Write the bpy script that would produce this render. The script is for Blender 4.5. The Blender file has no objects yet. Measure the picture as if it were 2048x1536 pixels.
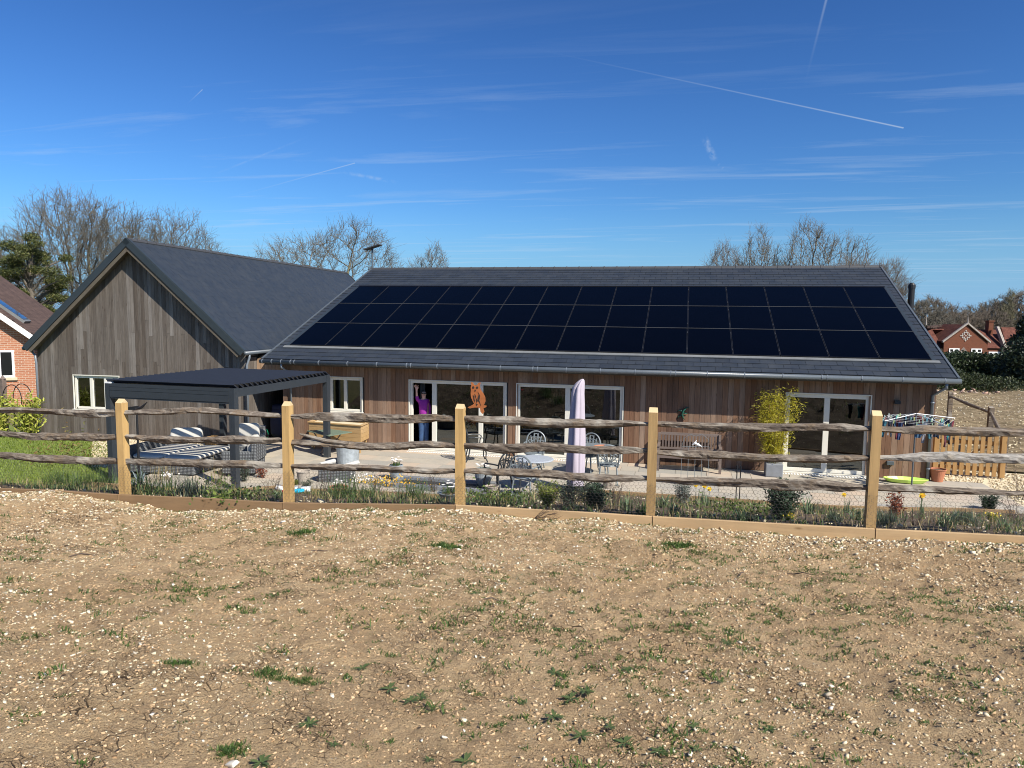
import bpy, bmesh, math, random
import numpy as np
from mathutils import Vector, Matrix
random.seed(7); rng = np.random.default_rng(11)
scene = bpy.context.scene
COL = scene.collection
rad = math.radians

# ---------------------------------------------------------------- camera
cam_d = bpy.data.cameras.new('camera'); cam = bpy.data.objects.new('camera', cam_d); COL.objects.link(cam)
cam_d.sensor_width = 36; cam_d.lens = 1428.2/2048*36; cam_d.clip_start = 0.05; cam_d.clip_end = 6000
CY, CP, CR = rad(-13.537), rad(5.407), rad(.672)
F_ = Vector((math.sin(CY)*math.cos(CP), math.cos(CY)*math.cos(CP), -math.sin(CP)))
R_ = Vector((math.cos(CY), -math.sin(CY), 0)); U_ = R_.cross(F_)
R2 = R_*math.cos(CR)+U_*math.sin(CR); U2 = -R_*math.sin(CR)+U_*math.cos(CR)
M = Matrix(((R2.x, U2.x, -F_.x, 0), (R2.y, U2.y, -F_.y, -18.832), (R2.z, U2.z, -F_.z, 3.849), (0, 0, 0, 1)))
cam.matrix_world = M
scene.camera = cam

# ---------------------------------------------------------------- light
SUN_AZ, SUN_EL = 57.0, 43.0           # azimuth to the right of straight behind the camera side (-y)
sv = Vector((math.sin(rad(SUN_AZ))*math.cos(rad(SUN_EL)), -math.cos(rad(SUN_AZ))*math.cos(rad(SUN_EL)), math.sin(rad(SUN_EL))))
sd = bpy.data.lights.new('sun', 'SUN'); so = bpy.data.objects.new('sun', sd); COL.objects.link(so)
sd.energy = 5.0; sd.angle = rad(.55); sd.color = (1, .94, .84)
so.rotation_euler = sv.to_track_quat('Z', 'Y').to_euler(); so.location = (0, -20, 30)
scene.view_settings.view_transform = 'Standard'; scene.view_settings.look = 'None'
scene.cycles.filter_width = 1.0
scene.view_settings.exposure = 0.62; scene.view_settings.gamma = 1

world = bpy.data.worlds.new('World'); scene.world = world; world.use_nodes = True
wn = world.node_tree; wn.nodes.clear()
def WN(t, **k):
    n = wn.nodes.new(t)
    for a, b in k.items(): setattr(n, a, b)
    return n
def wl(a, b): wn.links.new(a, b)
sky = WN('ShaderNodeTexSky', sky_type='NISHITA'); sky.sun_disc = False
sky.sun_elevation = rad(SUN_EL); sky.sun_rotation = rad(180-SUN_AZ)
sky.air_density = 1.1; sky.dust_density = 0.8; sky.ozone_density = 3.0; sky.altitude = 50
tc = WN('ShaderNodeTexCoord')
def wmath(op, a, b=None, c=None):
    n = WN('ShaderNodeMath', operation=op)
    for i, x in enumerate((a, b, c)):
        if x is None: continue
        if isinstance(x, (int, float)): n.inputs[i].default_value = x
        else: wl(x, n.inputs[i])
    return n.outputs[0]
def wvec(op, a, b=None):
    n = WN('ShaderNodeVectorMath', operation=op)
    for i, x in enumerate((a, b)):
        if x is None: continue
        if isinstance(x, (tuple, Vector)): n.inputs[i].default_value = tuple(x)
        else: wl(x, n.inputs[i])
    return n.outputs['Value'] if op in ('DOT_PRODUCT', 'LENGTH', 'DISTANCE') else n.outputs[0]
dirv = wvec('NORMALIZE', tc.outputs['Generated'])
sep = WN('ShaderNodeSeparateXYZ'); wl(dirv, sep.inputs[0])
# high cirrus layer: project the direction on a plane far above
zc = wmath('MAXIMUM', sep.outputs[2], 0.02)
cmb = WN('ShaderNodeCombineXYZ'); wl(wmath('DIVIDE', sep.outputs[0], zc), cmb.inputs[0]); wl(wmath('DIVIDE', sep.outputs[1], zc), cmb.inputs[1])
def cirrus(rot, sx, sy, lo, hi, amt, detail=9):
    mp = WN('ShaderNodeMapping'); mp.inputs['Rotation'].default_value = (0, 0, rad(rot)); mp.inputs['Scale'].default_value = (sx, sy, 1)
    wl(cmb.outputs[0], mp.inputs[0])
    nz = WN('ShaderNodeTexNoise'); nz.inputs['Scale'].default_value = 1; nz.inputs['Detail'].default_value = detail; nz.inputs['Roughness'].default_value = .62
    nz.inputs['Distortion'].default_value = .6
    wl(mp.outputs[0], nz.inputs['Vector'])
    mr = WN('ShaderNodeMapRange'); mr.inputs['From Min'].default_value = lo; mr.inputs['From Max'].default_value = hi; mr.inputs['To Max'].default_value = amt
    wl(nz.outputs[0], mr.inputs[0]); return mr.outputs[0]
cl = wmath('ADD', cirrus(8, .34, 1.9, .55, .80, .50, 12), cirrus(-25, .3, 1.5, .58, .8, .36, 12))
lowf = WN('ShaderNodeMapRange'); lowf.inputs['From Min'].default_value = .40; lowf.inputs['From Max'].default_value = .12
lowf.inputs['To Min'].default_value = .05; lowf.inputs['To Max'].default_value = 1; wl(sep.outputs[2], lowf.inputs[0])
cl = wmath('MULTIPLY', cl, lowf.outputs[0])
# vapour trails: thin lines on the sky between two world directions
def trail(a, b, w, amt, soft=0):
    global cl
    a = Vector(a).normalized(); b = Vector(b).normalized(); n = a.cross(b).normalized(); m = (a+b).normalized(); half = a.dot(m)
    t = (b-a).normalized(); hl = (b-a).dot(t)/2
    d = wmath('ABSOLUTE', wvec('DOT_PRODUCT', dirv, n))
    along = wvec('DOT_PRODUCT', dirv, t)
    r = WN('ShaderNodeMapRange'); r.interpolation_type = 'SMOOTHSTEP'; r.inputs['From Min'].default_value = w; r.inputs['From Max'].default_value = 0; wl(d, r.inputs[0])
    e = WN('ShaderNodeMapRange'); e.inputs['From Min'].default_value = -hl; e.inputs['From Max'].default_value = hl; e.clamp = False; wl(along, e.inputs[0])
    inside = wmath('MULTIPLY', wmath('GREATER_THAN', along, -hl), wmath('LESS_THAN', along, hl))
    en = WN('ShaderNodeMapRange'); en.interpolation_type = 'SMOOTHSTEP'; en.inputs['From Min'].default_value = hl; en.inputs['From Max'].default_value = hl*.45; wl(wmath('ABSOLUTE', along), en.inputs[0])
    fade = wmath('MULTIPLY', wmath('MULTIPLY', inside, e.outputs[0]), e.outputs[0]) if soft else en.outputs[0]
    if not soft:
        tn = WN('ShaderNodeTexNoise'); tn.inputs['Scale'].default_value = 130; tn.inputs['Detail'].default_value = 5; wl(dirv, tn.inputs['Vector']); tm = WN('ShaderNodeMapRange'); tm.inputs['From Min'].default_value = .35; tm.inputs['From Max'].default_value = .65; wl(tn.outputs[0], tm.inputs[0]); fade = wmath('MULTIPLY', fade, tm.outputs[0])
    front = wmath('GREATER_THAN', wvec('DOT_PRODUCT', dirv, m), 0)
    cl = wmath('ADD', cl, wmath('MULTIPLY', wmath('MULTIPLY', r.outputs[0], fade), wmath('MULTIPLY', front, amt)))
trail((-0.2332, 0.9094, 0.3444), (0.2408, 0.9441, 0.2251), 0.0013, 0.55, 1)
trail((0.1297, 0.952, 0.2772), (0.1458, 0.9171, 0.371), 0.0022, 0.28, 1)
trail((-0.5923, 0.7669, 0.2468), (-0.5733, 0.7746, 0.2671), 0.0009, 0.4, 1)
trail((-0.595, 0.7927, 0.1329), (-0.4273, 0.8823, 0.1975), 0.0011, 0.4, 1)
trail((0.0146, 0.9723, 0.2332), (0.0315, 0.9791, 0.2008), 0.006, 0.42, 0)
trail((0.0341, 0.9793, 0.1994), (0.0418, 0.9803, 0.1931), 0.003, 0.3, 0)
trail((-0.5816, 0.7956, 0.1697), (-0.4742, 0.8508, 0.2265), 0.002, 0.1, 0)
trail((-0.4483, 0.8742, 0.1865), (-0.3759, 0.91, 0.1753), 0.0035, 0.22, 0)
mixw = WN('ShaderNodeMix', data_type='RGBA'); wl(wmath('MINIMUM', cl, .8), mixw.inputs['Factor'])
gm = WN('ShaderNodeGamma'); gm.inputs['Gamma'].default_value = 1.45; wl(sky.outputs[0], gm.inputs[0])
tint = WN('ShaderNodeMix', data_type='RGBA', blend_type='MULTIPLY'); tint.inputs['Factor'].default_value = 1
wl(gm.outputs[0], tint.inputs['A']); tint.inputs['B'].default_value = (.222, .355, .495, 1)
hz = WN('ShaderNodeMapRange'); hz.interpolation_type = 'SMOOTHSTEP'; hz.inputs['From Min'].default_value = .16; hz.inputs['From Max'].default_value = 0; hz.inputs['To Max'].default_value = .75; wl(sep.outputs[2], hz.inputs[0])
hm_ = WN('ShaderNodeMix', data_type='RGBA'); wl(hz.outputs[0], hm_.inputs['Factor']); wl(tint.outputs['Result'], hm_.inputs['A']); hm_.inputs['B'].default_value = (2.2, 4.4, 7.3, 1)
wl(hm_.outputs['Result'], mixw.inputs['A']); mixw.inputs['B'].default_value = (4.6, 5.6, 6.8, 1)
bg = WN('ShaderNodeBackground'); bg.inputs['Strength'].default_value = .08; wl(mixw.outputs['Result'], bg.inputs[0])
wo = WN('ShaderNodeOutputWorld'); wl(bg.outputs[0], wo.inputs[0])

# ---------------------------------------------------------------- helpers
ORG = {}
def link(o): COL.objects.link(o); return o
def tag(o, label=None, cat=None, group=None, kind=None):
    if label: o['label'] = label
    if cat: o['category'] = cat
    if group: o['group'] = group
    if kind: o['kind'] = kind
    return o
def thing(name, label, cat, loc=(0, 0, 0), group=None):
    o = bpy.data.objects.new(name, None); link(o); o.location = loc; o.empty_display_size = .1
    ORG[o.name] = Vector(loc)
    return tag(o, label, cat, group)
def finish(name, me, m, parent, local, smooth=False):
    ms = m if isinstance(m, (list, tuple)) else [m]
    for x in ms: me.materials.append(x)
    if smooth: me.shade_smooth()
    o = bpy.data.objects.new(name, me); link(o)
    if parent is not None:
        o.parent = parent; off = ORG[parent.name]; ORG[o.name] = off
        if not local and off.length > 0: me.transform(Matrix.Translation(-off))
    else:
        ORG[o.name] = Vector((0, 0, 0))
        if not local and len(me.vertices):
            co = np.empty(len(me.vertices)*3, np.float32); me.vertices.foreach_get('co', co); co = co.reshape(-1, 3)
            c = Vector((float((co[:, 0].min()+co[:, 0].max())/2), float((co[:, 1].min()+co[:, 1].max())/2), float(co[:, 2].min())))
            me.transform(Matrix.Translation(-c)); o.location = c; ORG[o.name] = c
    return o
def npmesh(name, V, Fc, m, parent=None, local=False, smooth=False, mi=None):
    V = np.asarray(V, np.float32).reshape(-1, 3); Fc = np.asarray(Fc, np.int32); k = Fc.shape[1]
    me = bpy.data.meshes.new(name); me.vertices.add(len(V)); me.vertices.foreach_set('co', V.ravel())
    me.loops.add(Fc.size); me.loops.foreach_set('vertex_index', Fc.ravel())
    me.polygons.add(len(Fc)); me.polygons.foreach_set('loop_start', np.arange(0, Fc.size, k, dtype=np.int32))
    if mi is not None: me.polygons.foreach_set('material_index', np.asarray(mi, np.int32))
    me.update(calc_edges=True); me.validate()
    return finish(name, me, m, parent, local, smooth)
class MB:
    def __init__(s, T=None): s.v = []; s.f = []; s.m = []; s.T = T; s.cm = 0
    def add(s, pts, faces):
        b = len(s.v)
        for p in pts:
            p = s.T(*p) if s.T else p
            s.v.append(tuple(p))
        for f in faces: s.f.append([b+i for i in f]); s.m.append(s.cm)
    def hexa(s, p): s.add(p, [(0, 3, 2, 1), (4, 5, 6, 7), (0, 1, 5, 4), (1, 2, 6, 5), (2, 3, 7, 6), (3, 0, 4, 7)])
    def box(s, x0, x1, y0, y1, z0, z1):
        s.hexa([(x0, y0, z0), (x1, y0, z0), (x1, y1, z0), (x0, y1, z0), (x0, y0, z1), (x1, y0, z1), (x1, y1, z1), (x0, y1, z1)])
    def obox(s, c, sx, sy, sz, rz=0, rx=0, ry=0):
        R = Matrix.Rotation(rz, 3, 'Z') @ Matrix.Rotation(rx, 3, 'X') @ Matrix.Rotation(ry, 3, 'Y'); c = Vector(c)
        P = [c+R@Vector((a*sx/2, b*sy/2, d*sz/2)) for d in (-1, 1) for a, b in ((-1, -1), (1, -1), (1, 1), (-1, 1))]
        s.hexa(P)
    def tube(s, pts, r, n=8, caps=True, flat=1.0):
        pts = [Vector(p) for p in pts]; rs = r if isinstance(r, (list, tuple)) else [r]*len(pts)
        ring = []; up = None
        for i, p in enumerate(pts):
            t = (pts[min(i+1, len(pts)-1)]-pts[max(i-1, 0)])
            t = t.normalized() if t.length > 1e-9 else Vector((0, 0, 1))
            if up is None: up = Vector((0, 0, 1)) if abs(t.z) < .9 else Vector((1, 0, 0))
            a = t.cross(up); a = a.normalized() if a.length > 1e-6 else Vector((1, 0, 0)); b = a.cross(t).normalized(); up = b
            ring.append([p+a*rs[i]*math.cos(2*math.pi*k/n)+b*rs[i]*flat*math.sin(2*math.pi*k/n) for k in range(n)])
        P = [q for rg in ring for q in rg]; Fs = []
        for i in range(len(pts)-1):
            for k in range(n): Fs.append((i*n+k, i*n+(k+1) % n, (i+1)*n+(k+1) % n, (i+1)*n+k))
        if caps: Fs.append(tuple(range(n))[::-1]); Fs.append(tuple((len(pts)-1)*n+k for k in range(n)))
        s.add(P, Fs)
    def lathe(s, c, prof, n=20, caps=(True, False)):
        P = [(c[0]+r*math.cos(2*math.pi*k/n), c[1]+r*math.sin(2*math.pi*k/n), c[2]+z) for r, z in prof for k in range(n)]; Fs = []
        for i in range(len(prof)-1):
            for k in range(n): Fs.append((i*n+k, i*n+(k+1) % n, (i+1)*n+(k+1) % n, (i+1)*n+k))
        if caps[0]: Fs.append(tuple(range(n))[::-1])
        if caps[1]: Fs.append(tuple((len(prof)-1)*n+k for k in range(n)))
        s.add(P, Fs)
    def build(s, name, m, parent=None, local=False, smooth=False, bevel=0):
        me = bpy.data.meshes.new(name); me.from_pydata([tuple(v) for v in s.v], [], s.f)
        if any(s.m): me.polygons.foreach_set('material_index', s.m)
        me.update()
        o = finish(name, me, m, parent, local, smooth)
        if bevel: b = o.modifiers.new('b', 'BEVEL'); b.width = bevel; b.segments = 2; b.limit_method = 'ANGLE'
        return o
def copy_tree(o, parent=None):
    c = o.copy(); COL.objects.link(c); c.parent = parent; ORG[c.name] = Vector(c.location) if parent is None else ORG[parent.name]
    for ch in o.children:
        copy_tree(ch, c)
    return c
def clone(o, loc, rz=0, label=None, scale=1):
    c = copy_tree(o); c.location = loc; c.rotation_euler = (0, 0, rz); c.scale = (scale,)*3
    if label: c['label'] = label
    return c

# value noise for heights
def hashn(ix, iy, seed):
    h = (ix.astype(np.int64)*374761393+iy.astype(np.int64)*668265263+seed*1442695041) & 0x7fffffff
    h = ((h ^ (h >> 13))*1274126177) & 0x7fffffff
    return ((h ^ (h >> 16)) & 0xffff)/65535.0
def vnoise(x, y, seed=0):
    ix = np.floor(x); iy = np.floor(y); fx = x-ix; fy = y-iy; fx = fx*fx*(3-2*fx); fy = fy*fy*(3-2*fy)
    a = hashn(ix, iy, seed); b = hashn(ix+1, iy, seed); c = hashn(ix, iy+1, seed); d = hashn(ix+1, iy+1, seed)
    return (a*(1-fx)+b*fx)*(1-fy)+(c*(1-fx)+d*fx)*fy-.5
def fbm(x, y, s, o=4, seed=0, g=.5):
    r = 0; a = 1; f = 1/s
    for i in range(o): r = r+a*vnoise(x*f+i*17.3, y*f+i*9.1, seed+i); a *= g; f *= 2.03
    return r

# ---------------------------------------------------------------- materials
class NT:
    def __init__(s, name):
        s.m = bpy.data.materials.new(name); s.m.use_nodes = True; s.t = s.m.node_tree; s.t.nodes.clear()
        s.out = s.t.nodes.new('ShaderNodeOutputMaterial')
    def n(s, t, **k):
        x = s.t.nodes.new(t)
        for a, b in k.items():
            if a.startswith('i_'): x.inputs[a[2:].replace('_', ' ')].default_value = b
            else: setattr(x, a, b)
        return x
    def l(s, a, b): s.t.links.new(a, b)
    def val(s, x, inp):
        if hasattr(x, 'links') or isinstance(x, bpy.types.NodeSocket): s.l(x, inp)
        else: inp.default_value = x
    def math(s, op, a, b=0.0, clamp=False):
        x = s.n('ShaderNodeMath', operation=op, use_clamp=clamp); s.val(a, x.inputs[0]); s.val(b, x.inputs[1]); return x.outputs[0]
    def coord(s, scale=(1, 1, 1), rot=(0, 0, 0), kind='Object', loc=(0, 0, 0)):
        c = s.n('ShaderNodeTexCoord'); mp = s.n('ShaderNodeMapping'); mp.inputs['Scale'].default_value = scale; mp.inputs['Rotation'].default_value = rot; mp.inputs['Location'].default_value = loc
        s.l(c.outputs[kind], mp.inputs[0]); return mp.outputs[0]
    def noise(s, vec, scale, detail=4, rough=.55, dist=0):
        x = s.n('ShaderNodeTexNoise'); x.inputs['Scale'].default_value = scale; x.inputs['Detail'].default_value = detail; x.inputs['Roughness'].default_value = rough; x.inputs['Distortion'].default_value = dist
        s.l(vec, x.inputs['Vector']); return x.outputs[0]
    def vor(s, vec, scale, feature='F1', out='Distance', rnd=1):
        x = s.n('ShaderNodeTexVoronoi', feature=feature); x.inputs['Scale'].default_value = scale; x.inputs['Randomness'].default_value = rnd; s.l(vec, x.inputs['Vector']); return x.outputs[out]
    def mr(s, v, a, b, c=0.0, d=1.0, smooth=False):
        x = s.n('ShaderNodeMapRange'); s.val(v, x.inputs[0])
        if smooth: x.interpolation_type = 'SMOOTHSTEP'
        for i, q in enumerate((a, b, c, d)): x.inputs[1+i].default_value = q
        return x.outputs[0]
    def ramp(s, v, cols):
        x = s.n('ShaderNodeValToRGB'); e = x.color_ramp.elements
        while len(e) < len(cols): e.new(.5)
        for q, (p, c) in zip(e, cols): q.position = p; q.color = (*c, 1)
        s.l(v, x.inputs[0]); return x.outputs[0]
    def mix(s, f, a, b, mode='MIX'):
        x = s.n('ShaderNodeMix', data_type='RGBA', blend_type=mode); s.val(f, x.inputs['Factor'])
        for q, i in ((a, 'A'), (b, 'B')):
            if isinstance(q, tuple): x.inputs[i].default_value = (*q, 1) if len(q) == 3 else q
            else: s.l(q, x.inputs[i])
        return x.outputs['Result']
    def island(s): return s.n('ShaderNodeNewGeometry').outputs['Random Per Island']
    def orand(s): return s.n('ShaderNodeObjectInfo').outputs['Random']
    def bump(s, h, strength=.3, dist=.01, nrm=None):
        x = s.n('ShaderNodeBump'); x.inputs['Strength'].default_value = strength; x.inputs['Distance'].default_value = dist; s.l(h, x.inputs['Height'])
        if nrm is not None: s.l(nrm, x.inputs['Normal'])
        return x.outputs[0]
    def pbr(s, col, rough=.7, metal=0.0, nrm=None, spec=.5, coat=0, transl=0, emit=None):
        b = s.n('ShaderNodeBsdfPrincipled')
        if isinstance(col, tuple): b.inputs['Base Color'].default_value = (*col, 1)
        else: s.l(col, b.inputs['Base Color'])
        s.val(rough, b.inputs['Roughness']); s.val(metal, b.inputs['Metallic']); b.inputs['Specular IOR Level'].default_value = spec
        b.inputs['Coat Weight'].default_value = coat
        if nrm is not None: s.l(nrm, b.inputs['Normal'])
        o = b.outputs[0]
        if transl:
            t = s.n('ShaderNodeBsdfTranslucent'); mx = s.n('ShaderNodeMixShader'); mx.inputs[0].default_value = transl
            if isinstance(col, tuple): t.inputs[0].default_value = (*col, 1)
            else: s.l(col, t.inputs[0])
            s.l(o, mx.inputs[1]); s.l(t.outputs[0], mx.inputs[2]); o = mx.outputs[0]
        s.l(o, s.out.inputs[0]); return s.m
def plain(name, col, rough=.6, metal=0, var=.12, scale=6, spec=.5, bump=.15):
    t = NT(name); c = t.coord(); n = t.noise(c, scale, 6, .65); n2 = t.noise(c, scale*9, 3)
    a = tuple(x*(1-var) for x in col); b = tuple(min(1, x*(1+var)) for x in col)
    cc = t.mix(t.mr(n, .3, .7), a, b)
    return t.pbr(cc, t.mr(n2, .3, .7, rough-.06, min(1, rough+.08)), metal, t.bump(n2, bump, .004), spec)
def leafmat(name, cols, transl=.35, rough=.5):
    t = NT(name); n = t.island(); c = t.ramp(n, [(i/max(1, len(cols)-1), q) for i, q in enumerate(cols)])
    return t.pbr(c, rough, transl=transl, spec=.35)
def wood(name, cols, axis='z', streak=26, grain=.55, rough=.8, knots=True, fine=160, bumps=.35, stain=None):
    t = NT(name); sc = {'z': (1, 1, .06), 'x': (.06, 1, 1), 'y': (1, .06, 1)}[axis]
    isl = t.island(); addv = t.n('ShaderNodeVectorMath', operation='ADD'); c0 = t.coord()
    cm = t.n('ShaderNodeCombineXYZ'); 
    for i in range(3): t.l(t.math('MULTIPLY', isl, 37.0+i*11), cm.inputs[i])
    t.l(c0, addv.inputs[0]); t.l(cm.outputs[0], addv.inputs[1])
    mp = t.n('ShaderNodeMapping'); mp.inputs['Scale'].default_value = sc; t.l(addv.outputs[0], mp.inputs[0]); v = mp.outputs[0]
    g = t.noise(v, streak, 8, .7, .4); f = t.noise(v, fine, 4, .6)
    base = t.ramp(isl, [(i/max(1, len(cols)-1), q) for i, q in enumerate(cols)])
    dark = t.mix(1.0, base, (1-grain, 1-grain, 1-grain), 'MULTIPLY')
    c = t.mix(t.mr(g, .36, .62), dark, base)
    c = t.mix(t.mr(f, .3, .75, 0, .5), c, t.mix(.5, base, (1, 1, 1), 'MULTIPLY'))
    lg = t.noise(addv.outputs[0], 1.7, 4, .6)
    c = t.mix(t.mr(lg, .35, .7, 0, .35), c, t.mix(1.0, c, (.62, .58, .55), 'MULTIPLY'))
    if knots:
        mk = t.n('ShaderNodeMapping'); mk.inputs['Scale'].default_value = tuple(7*(x if x == 1 else .34) for x in sc); t.l(addv.outputs[0], mk.inputs[0])
        k = t.vor(mk.outputs[0], 1.0); kk = t.mr(k, .0, .16, .75, 0, True)
        c = t.mix(kk, c, t.mix(1.0, base, (.35, .27, .2), 'MULTIPLY'))
    if stain: c = t.mix(t.mr(t.noise(addv.outputs[0], 5, 5, .7), .55, .75, 0, .6), c, stain)
    return t.pbr(c, rough, 0, t.bump(t.math('ADD', g, t.math('MULTIPLY', f, .5)), bumps, .004), .3)

M_ = {}
M_['clad_grey'] = wood('weathered_grey_cladding', [(.105, .084, .068), (.14, .118, .098), (.17, .145, .122), (.11, .088, .07), (.15, .126, .104), (.24, .215, .19), (.125, .103, .085)], 'z', 24, .5)
M_['clad_brown'] = wood('brown_cladding', [(.22, .118, .068), (.26, .155, .096), (.18, .09, .05), (.28, .185, .125), (.145, .08, .05), (.32, .22, .155), (.245, .14, .082)], 'z', 24, .42)
M_['membrane'] = plain('dark_membrane', (.02, .017, .015))
M_['frame'] = plain('pale_window_frame', (.66, .63, .54), .4, var=.03, bump=.02)
M_['verge'] = plain('dark_verge_trim', (.028, .036, .04), .38, var=.1, bump=.03)
M_['soffit'] = wood('timber_fascia', [(.11, .09, .066), (.13, .108, .08)], 'y', 14, .3)
M_['gutter'] = plain('grey_gutter', (.085, .098, .108), .32, 0, .08, bump=.02)
M_['pipe'] = plain('grey_downpipe', (.16, .18, .2), .35, 0, .08, bump=.02)
M_['pergola'] = plain('anthracite_metal', (.03, .036, .042), .42, 0, .08, bump=.02)
M_['louvre'] = plain('anthracite_louvre', (.022, .026, .036), .4, 0, .08, bump=.02)
def slate(name, cols, rough=.5):
    t = NT(name); c = t.ramp(t.island(), [(i/(len(cols)-1), q) for i, q in enumerate(cols)]); v = t.coord()
    n = t.noise(v, 3, 6, .65); n2 = t.noise(v, 60, 4)
    c = t.mix(t.mr(n, .35, .7, 0, .15), c, (.06, .065, .07))
    return t.pbr(c, t.mr(n, .3, .7, rough-.08, rough+.1), 0, t.bump(n2, .25, .003), .5)
M_['slate'] = slate('blue_grey_slate', [(.020, .025, .032), (.026, .032, .040), (.030, .036, .044), (.023, .029, .037), (.028, .033, .041)], .5)
M_['slate_wing'] = slate('wing_slate', [(.019, .026, .036), (.021, .028, .038), (.020, .027, .037)], .6)
M_['lead'] = plain('lead_flashing', (.16, .165, .16), .5, 0, .2, 2)
M_['ridge'] = plain('ridge_tile', (.05, .05, .052), .6)
t = NT('solar_glass'); v = t.coord(); 
M_['pv'] = t.pbr(t.mix(t.mr(t.noise(v, 1.2, 3), .3, .7), (.0006, .0007, .0014), (.0009, .001, .002)), .22, 0, None, .06)
M_['pvframe'] = plain('panel_edge', (.02, .02, .021), .45, .3)
M_['pvrail'] = plain('panel_rail', (.075, .075, .07), .5, .2); M_['pvclamp'] = plain('panel_clamp', (.035, .035, .035), .5, .2)
t = NT('window_glass')
gl = t.n('ShaderNodeBsdfGlossy'); gl.inputs['Roughness'].default_value = .015; gl.inputs['Color'].default_value = (.95, 1, 1, 1)
tr = t.n('ShaderNodeBsdfTransparent'); tr.inputs[0].default_value = (.45, .48, .47, 1)
fr = t.n('ShaderNodeFresnel'); fr.inputs[0].default_value = 1.6; mx = t.n('ShaderNodeMixShader')
t.l(t.math('MULTIPLY', t.math('ADD', fr.outputs[0], .04), 1.25, True), mx.inputs[0]); t.l(tr.outputs[0], mx.inputs[1]); t.l(gl.outputs[0], mx.inputs[2]); t.l(mx.outputs[0], t.out.inputs[0])
M_['glass'] = t.m
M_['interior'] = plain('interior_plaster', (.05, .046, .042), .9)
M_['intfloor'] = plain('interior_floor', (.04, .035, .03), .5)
M_['post'] = wood('fresh_softwood_post', [(.56, .36, .14), (.50, .32, .13)], 'z', 14, .34, .75, True, 90, .35)
M_['postcap'] = wood('post_cap_sunlit', [(.62, .47, .26), (.6, .45, .24)], 'x', 20, .15)  # paler than the shafts: sunlight on the top facets is put into the colour
M_['board_new'] = wood('fresh_gravel_board', [(.44, .30, .155), (.50, .345, .185), (.47, .32, .17)], 'x', 9, .25)
M_['post_b'] = wood('darker_softwood_post', [(.43, .28, .12), (.46, .30, .13)], 'z', 14, .34, .75, True, 90, .35)  # slightly darker post wood, used on the right-hand posts
M_['board'] = wood('treated_gravel_board', [(.30, .195, .10), (.26, .165, .085), (.36, .24, .125), (.33, .225, .13)], 'x', 9, .25)
def railmat(name, cols):
    t = NT(name); v = t.coord((.12, 1, 1)); v1 = t.coord()
    g = t.noise(v, 34, 9, .75, .8); p = t.noise(v1, 5, 6, .7, .5); q = t.noise(v1, 2.2, 3); s = t.noise(v, 130, 4, .7)
    c = t.ramp(g, [(.33, cols[0]), (.48, cols[1]), (.66, cols[2])])
    c = t.mix(t.mr(p, .52, .66, 0, .8), c, cols[3]); c = t.mix(t.mr(q, .56, .66, 0, .7), c, cols[4])
    c = t.mix(t.mr(s, .55, .7, 0, .55), c, (.045, .035, .028))
    return t.pbr(c, .85, 0, t.bump(t.math('ADD', g, t.math('MULTIPLY', s, .5)), .9, .012), .2)
M_['rail'] = railmat('weathered_chestnut_rail', [(.025, .019, .015), (.13, .102, .078), (.31, .265, .21), (.20, .14, .085), (.38, .345, .285)])
M_['rail_pale'] = railmat('silver_split_rail', [(.1, .085, .07), (.3, .275, .24), (.46, .43, .38), (.33, .28, .21), (.4, .37, .33)])
M_['wire'] = plain('galvanised_wire', (.1, .09, .08), .5, .5)
def pave(name):
    t = NT(name); v = t.coord(); n = t.noise(v, 2.4, 6, .65, .6); n2 = t.noise(v, 30, 5, .7)
    c = t.ramp(t.island(), [(0, (.42, .36, .27)), (.2, (.34, .31, .255)), (.4, (.47, .40, .30)), (.55, (.28, .27, .235)), (.7, (.42, .37, .30)), (.85, (.49, .37, .26)), (1, (.35, .33, .28))])
    c = t.mix(t.mr(n, .35, .68, 0, .5), c, (.29, .27, .23)); c = t.mix(t.mr(n2, .45, .75, 0, .3), c, (.55, .48, .37))
    return t.pbr(c, .75, 0, t.bump(n2, .3, .004), .35)
M_['paving'] = pave('sandstone_paving')
M_['mortar'] = plain('pale_mortar', (.3, .28, .24), .9)
t = NT('bed_soil'); v = t.coord(); n = t.noise(v, 3, 8, .7); n2 = t.noise(v, 26, 6, .75)
c = t.mix(t.mr(n, .35, .65), (.085, .06, .042), (.17, .13, .095)); c = t.mix(t.mr(n2, .55, .72, 0, .8), c, (.26, .21, .15))
c = t.mix(t.mr(t.vor(v, 28), .0, .14, .8, 0), c, (.42, .38, .3))
M_['soil'] = t.pbr(c, .95, 0, t.bump(n2, 1, .04), .1)
t = NT('field_soil'); v = t.coord(); a = t.noise(v, .55, 6, .6); b = t.noise(v, 4.5, 8, .7); d = t.noise(v, 38, 6, .75); e = t.noise(v, 150, 3, .7)
c = t.ramp(a, [(.35, (.50, .34, .18)), (.52, (.59, .42, .235)), (.68, (.52, .36, .195))])
c = t.mix(t.mr(b, .45, .68, 0, .5), c, (.30, .195, .115)); c = t.mix(t.mr(b, .48, .3, 0, .4), c, (.54, .41, .26))
c = t.mix(t.mr(d, .52, .72, 0, .55), c, (.58, .46, .30)); c = t.mix(t.mr(e, .5, .64, 0, .7), c, (.14, .09, .045))  # fine dark specks paint in small shadows between the soil crumbs
wv = t.n('ShaderNodeVectorMath', operation='ADD'); t.l(v, wv.inputs[0])
nn = t.n('ShaderNodeTexNoise'); nn.inputs['Scale'].default_value = 9; nn.inputs['Detail'].default_value = 4; t.l(v, nn.inputs['Vector'])
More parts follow.
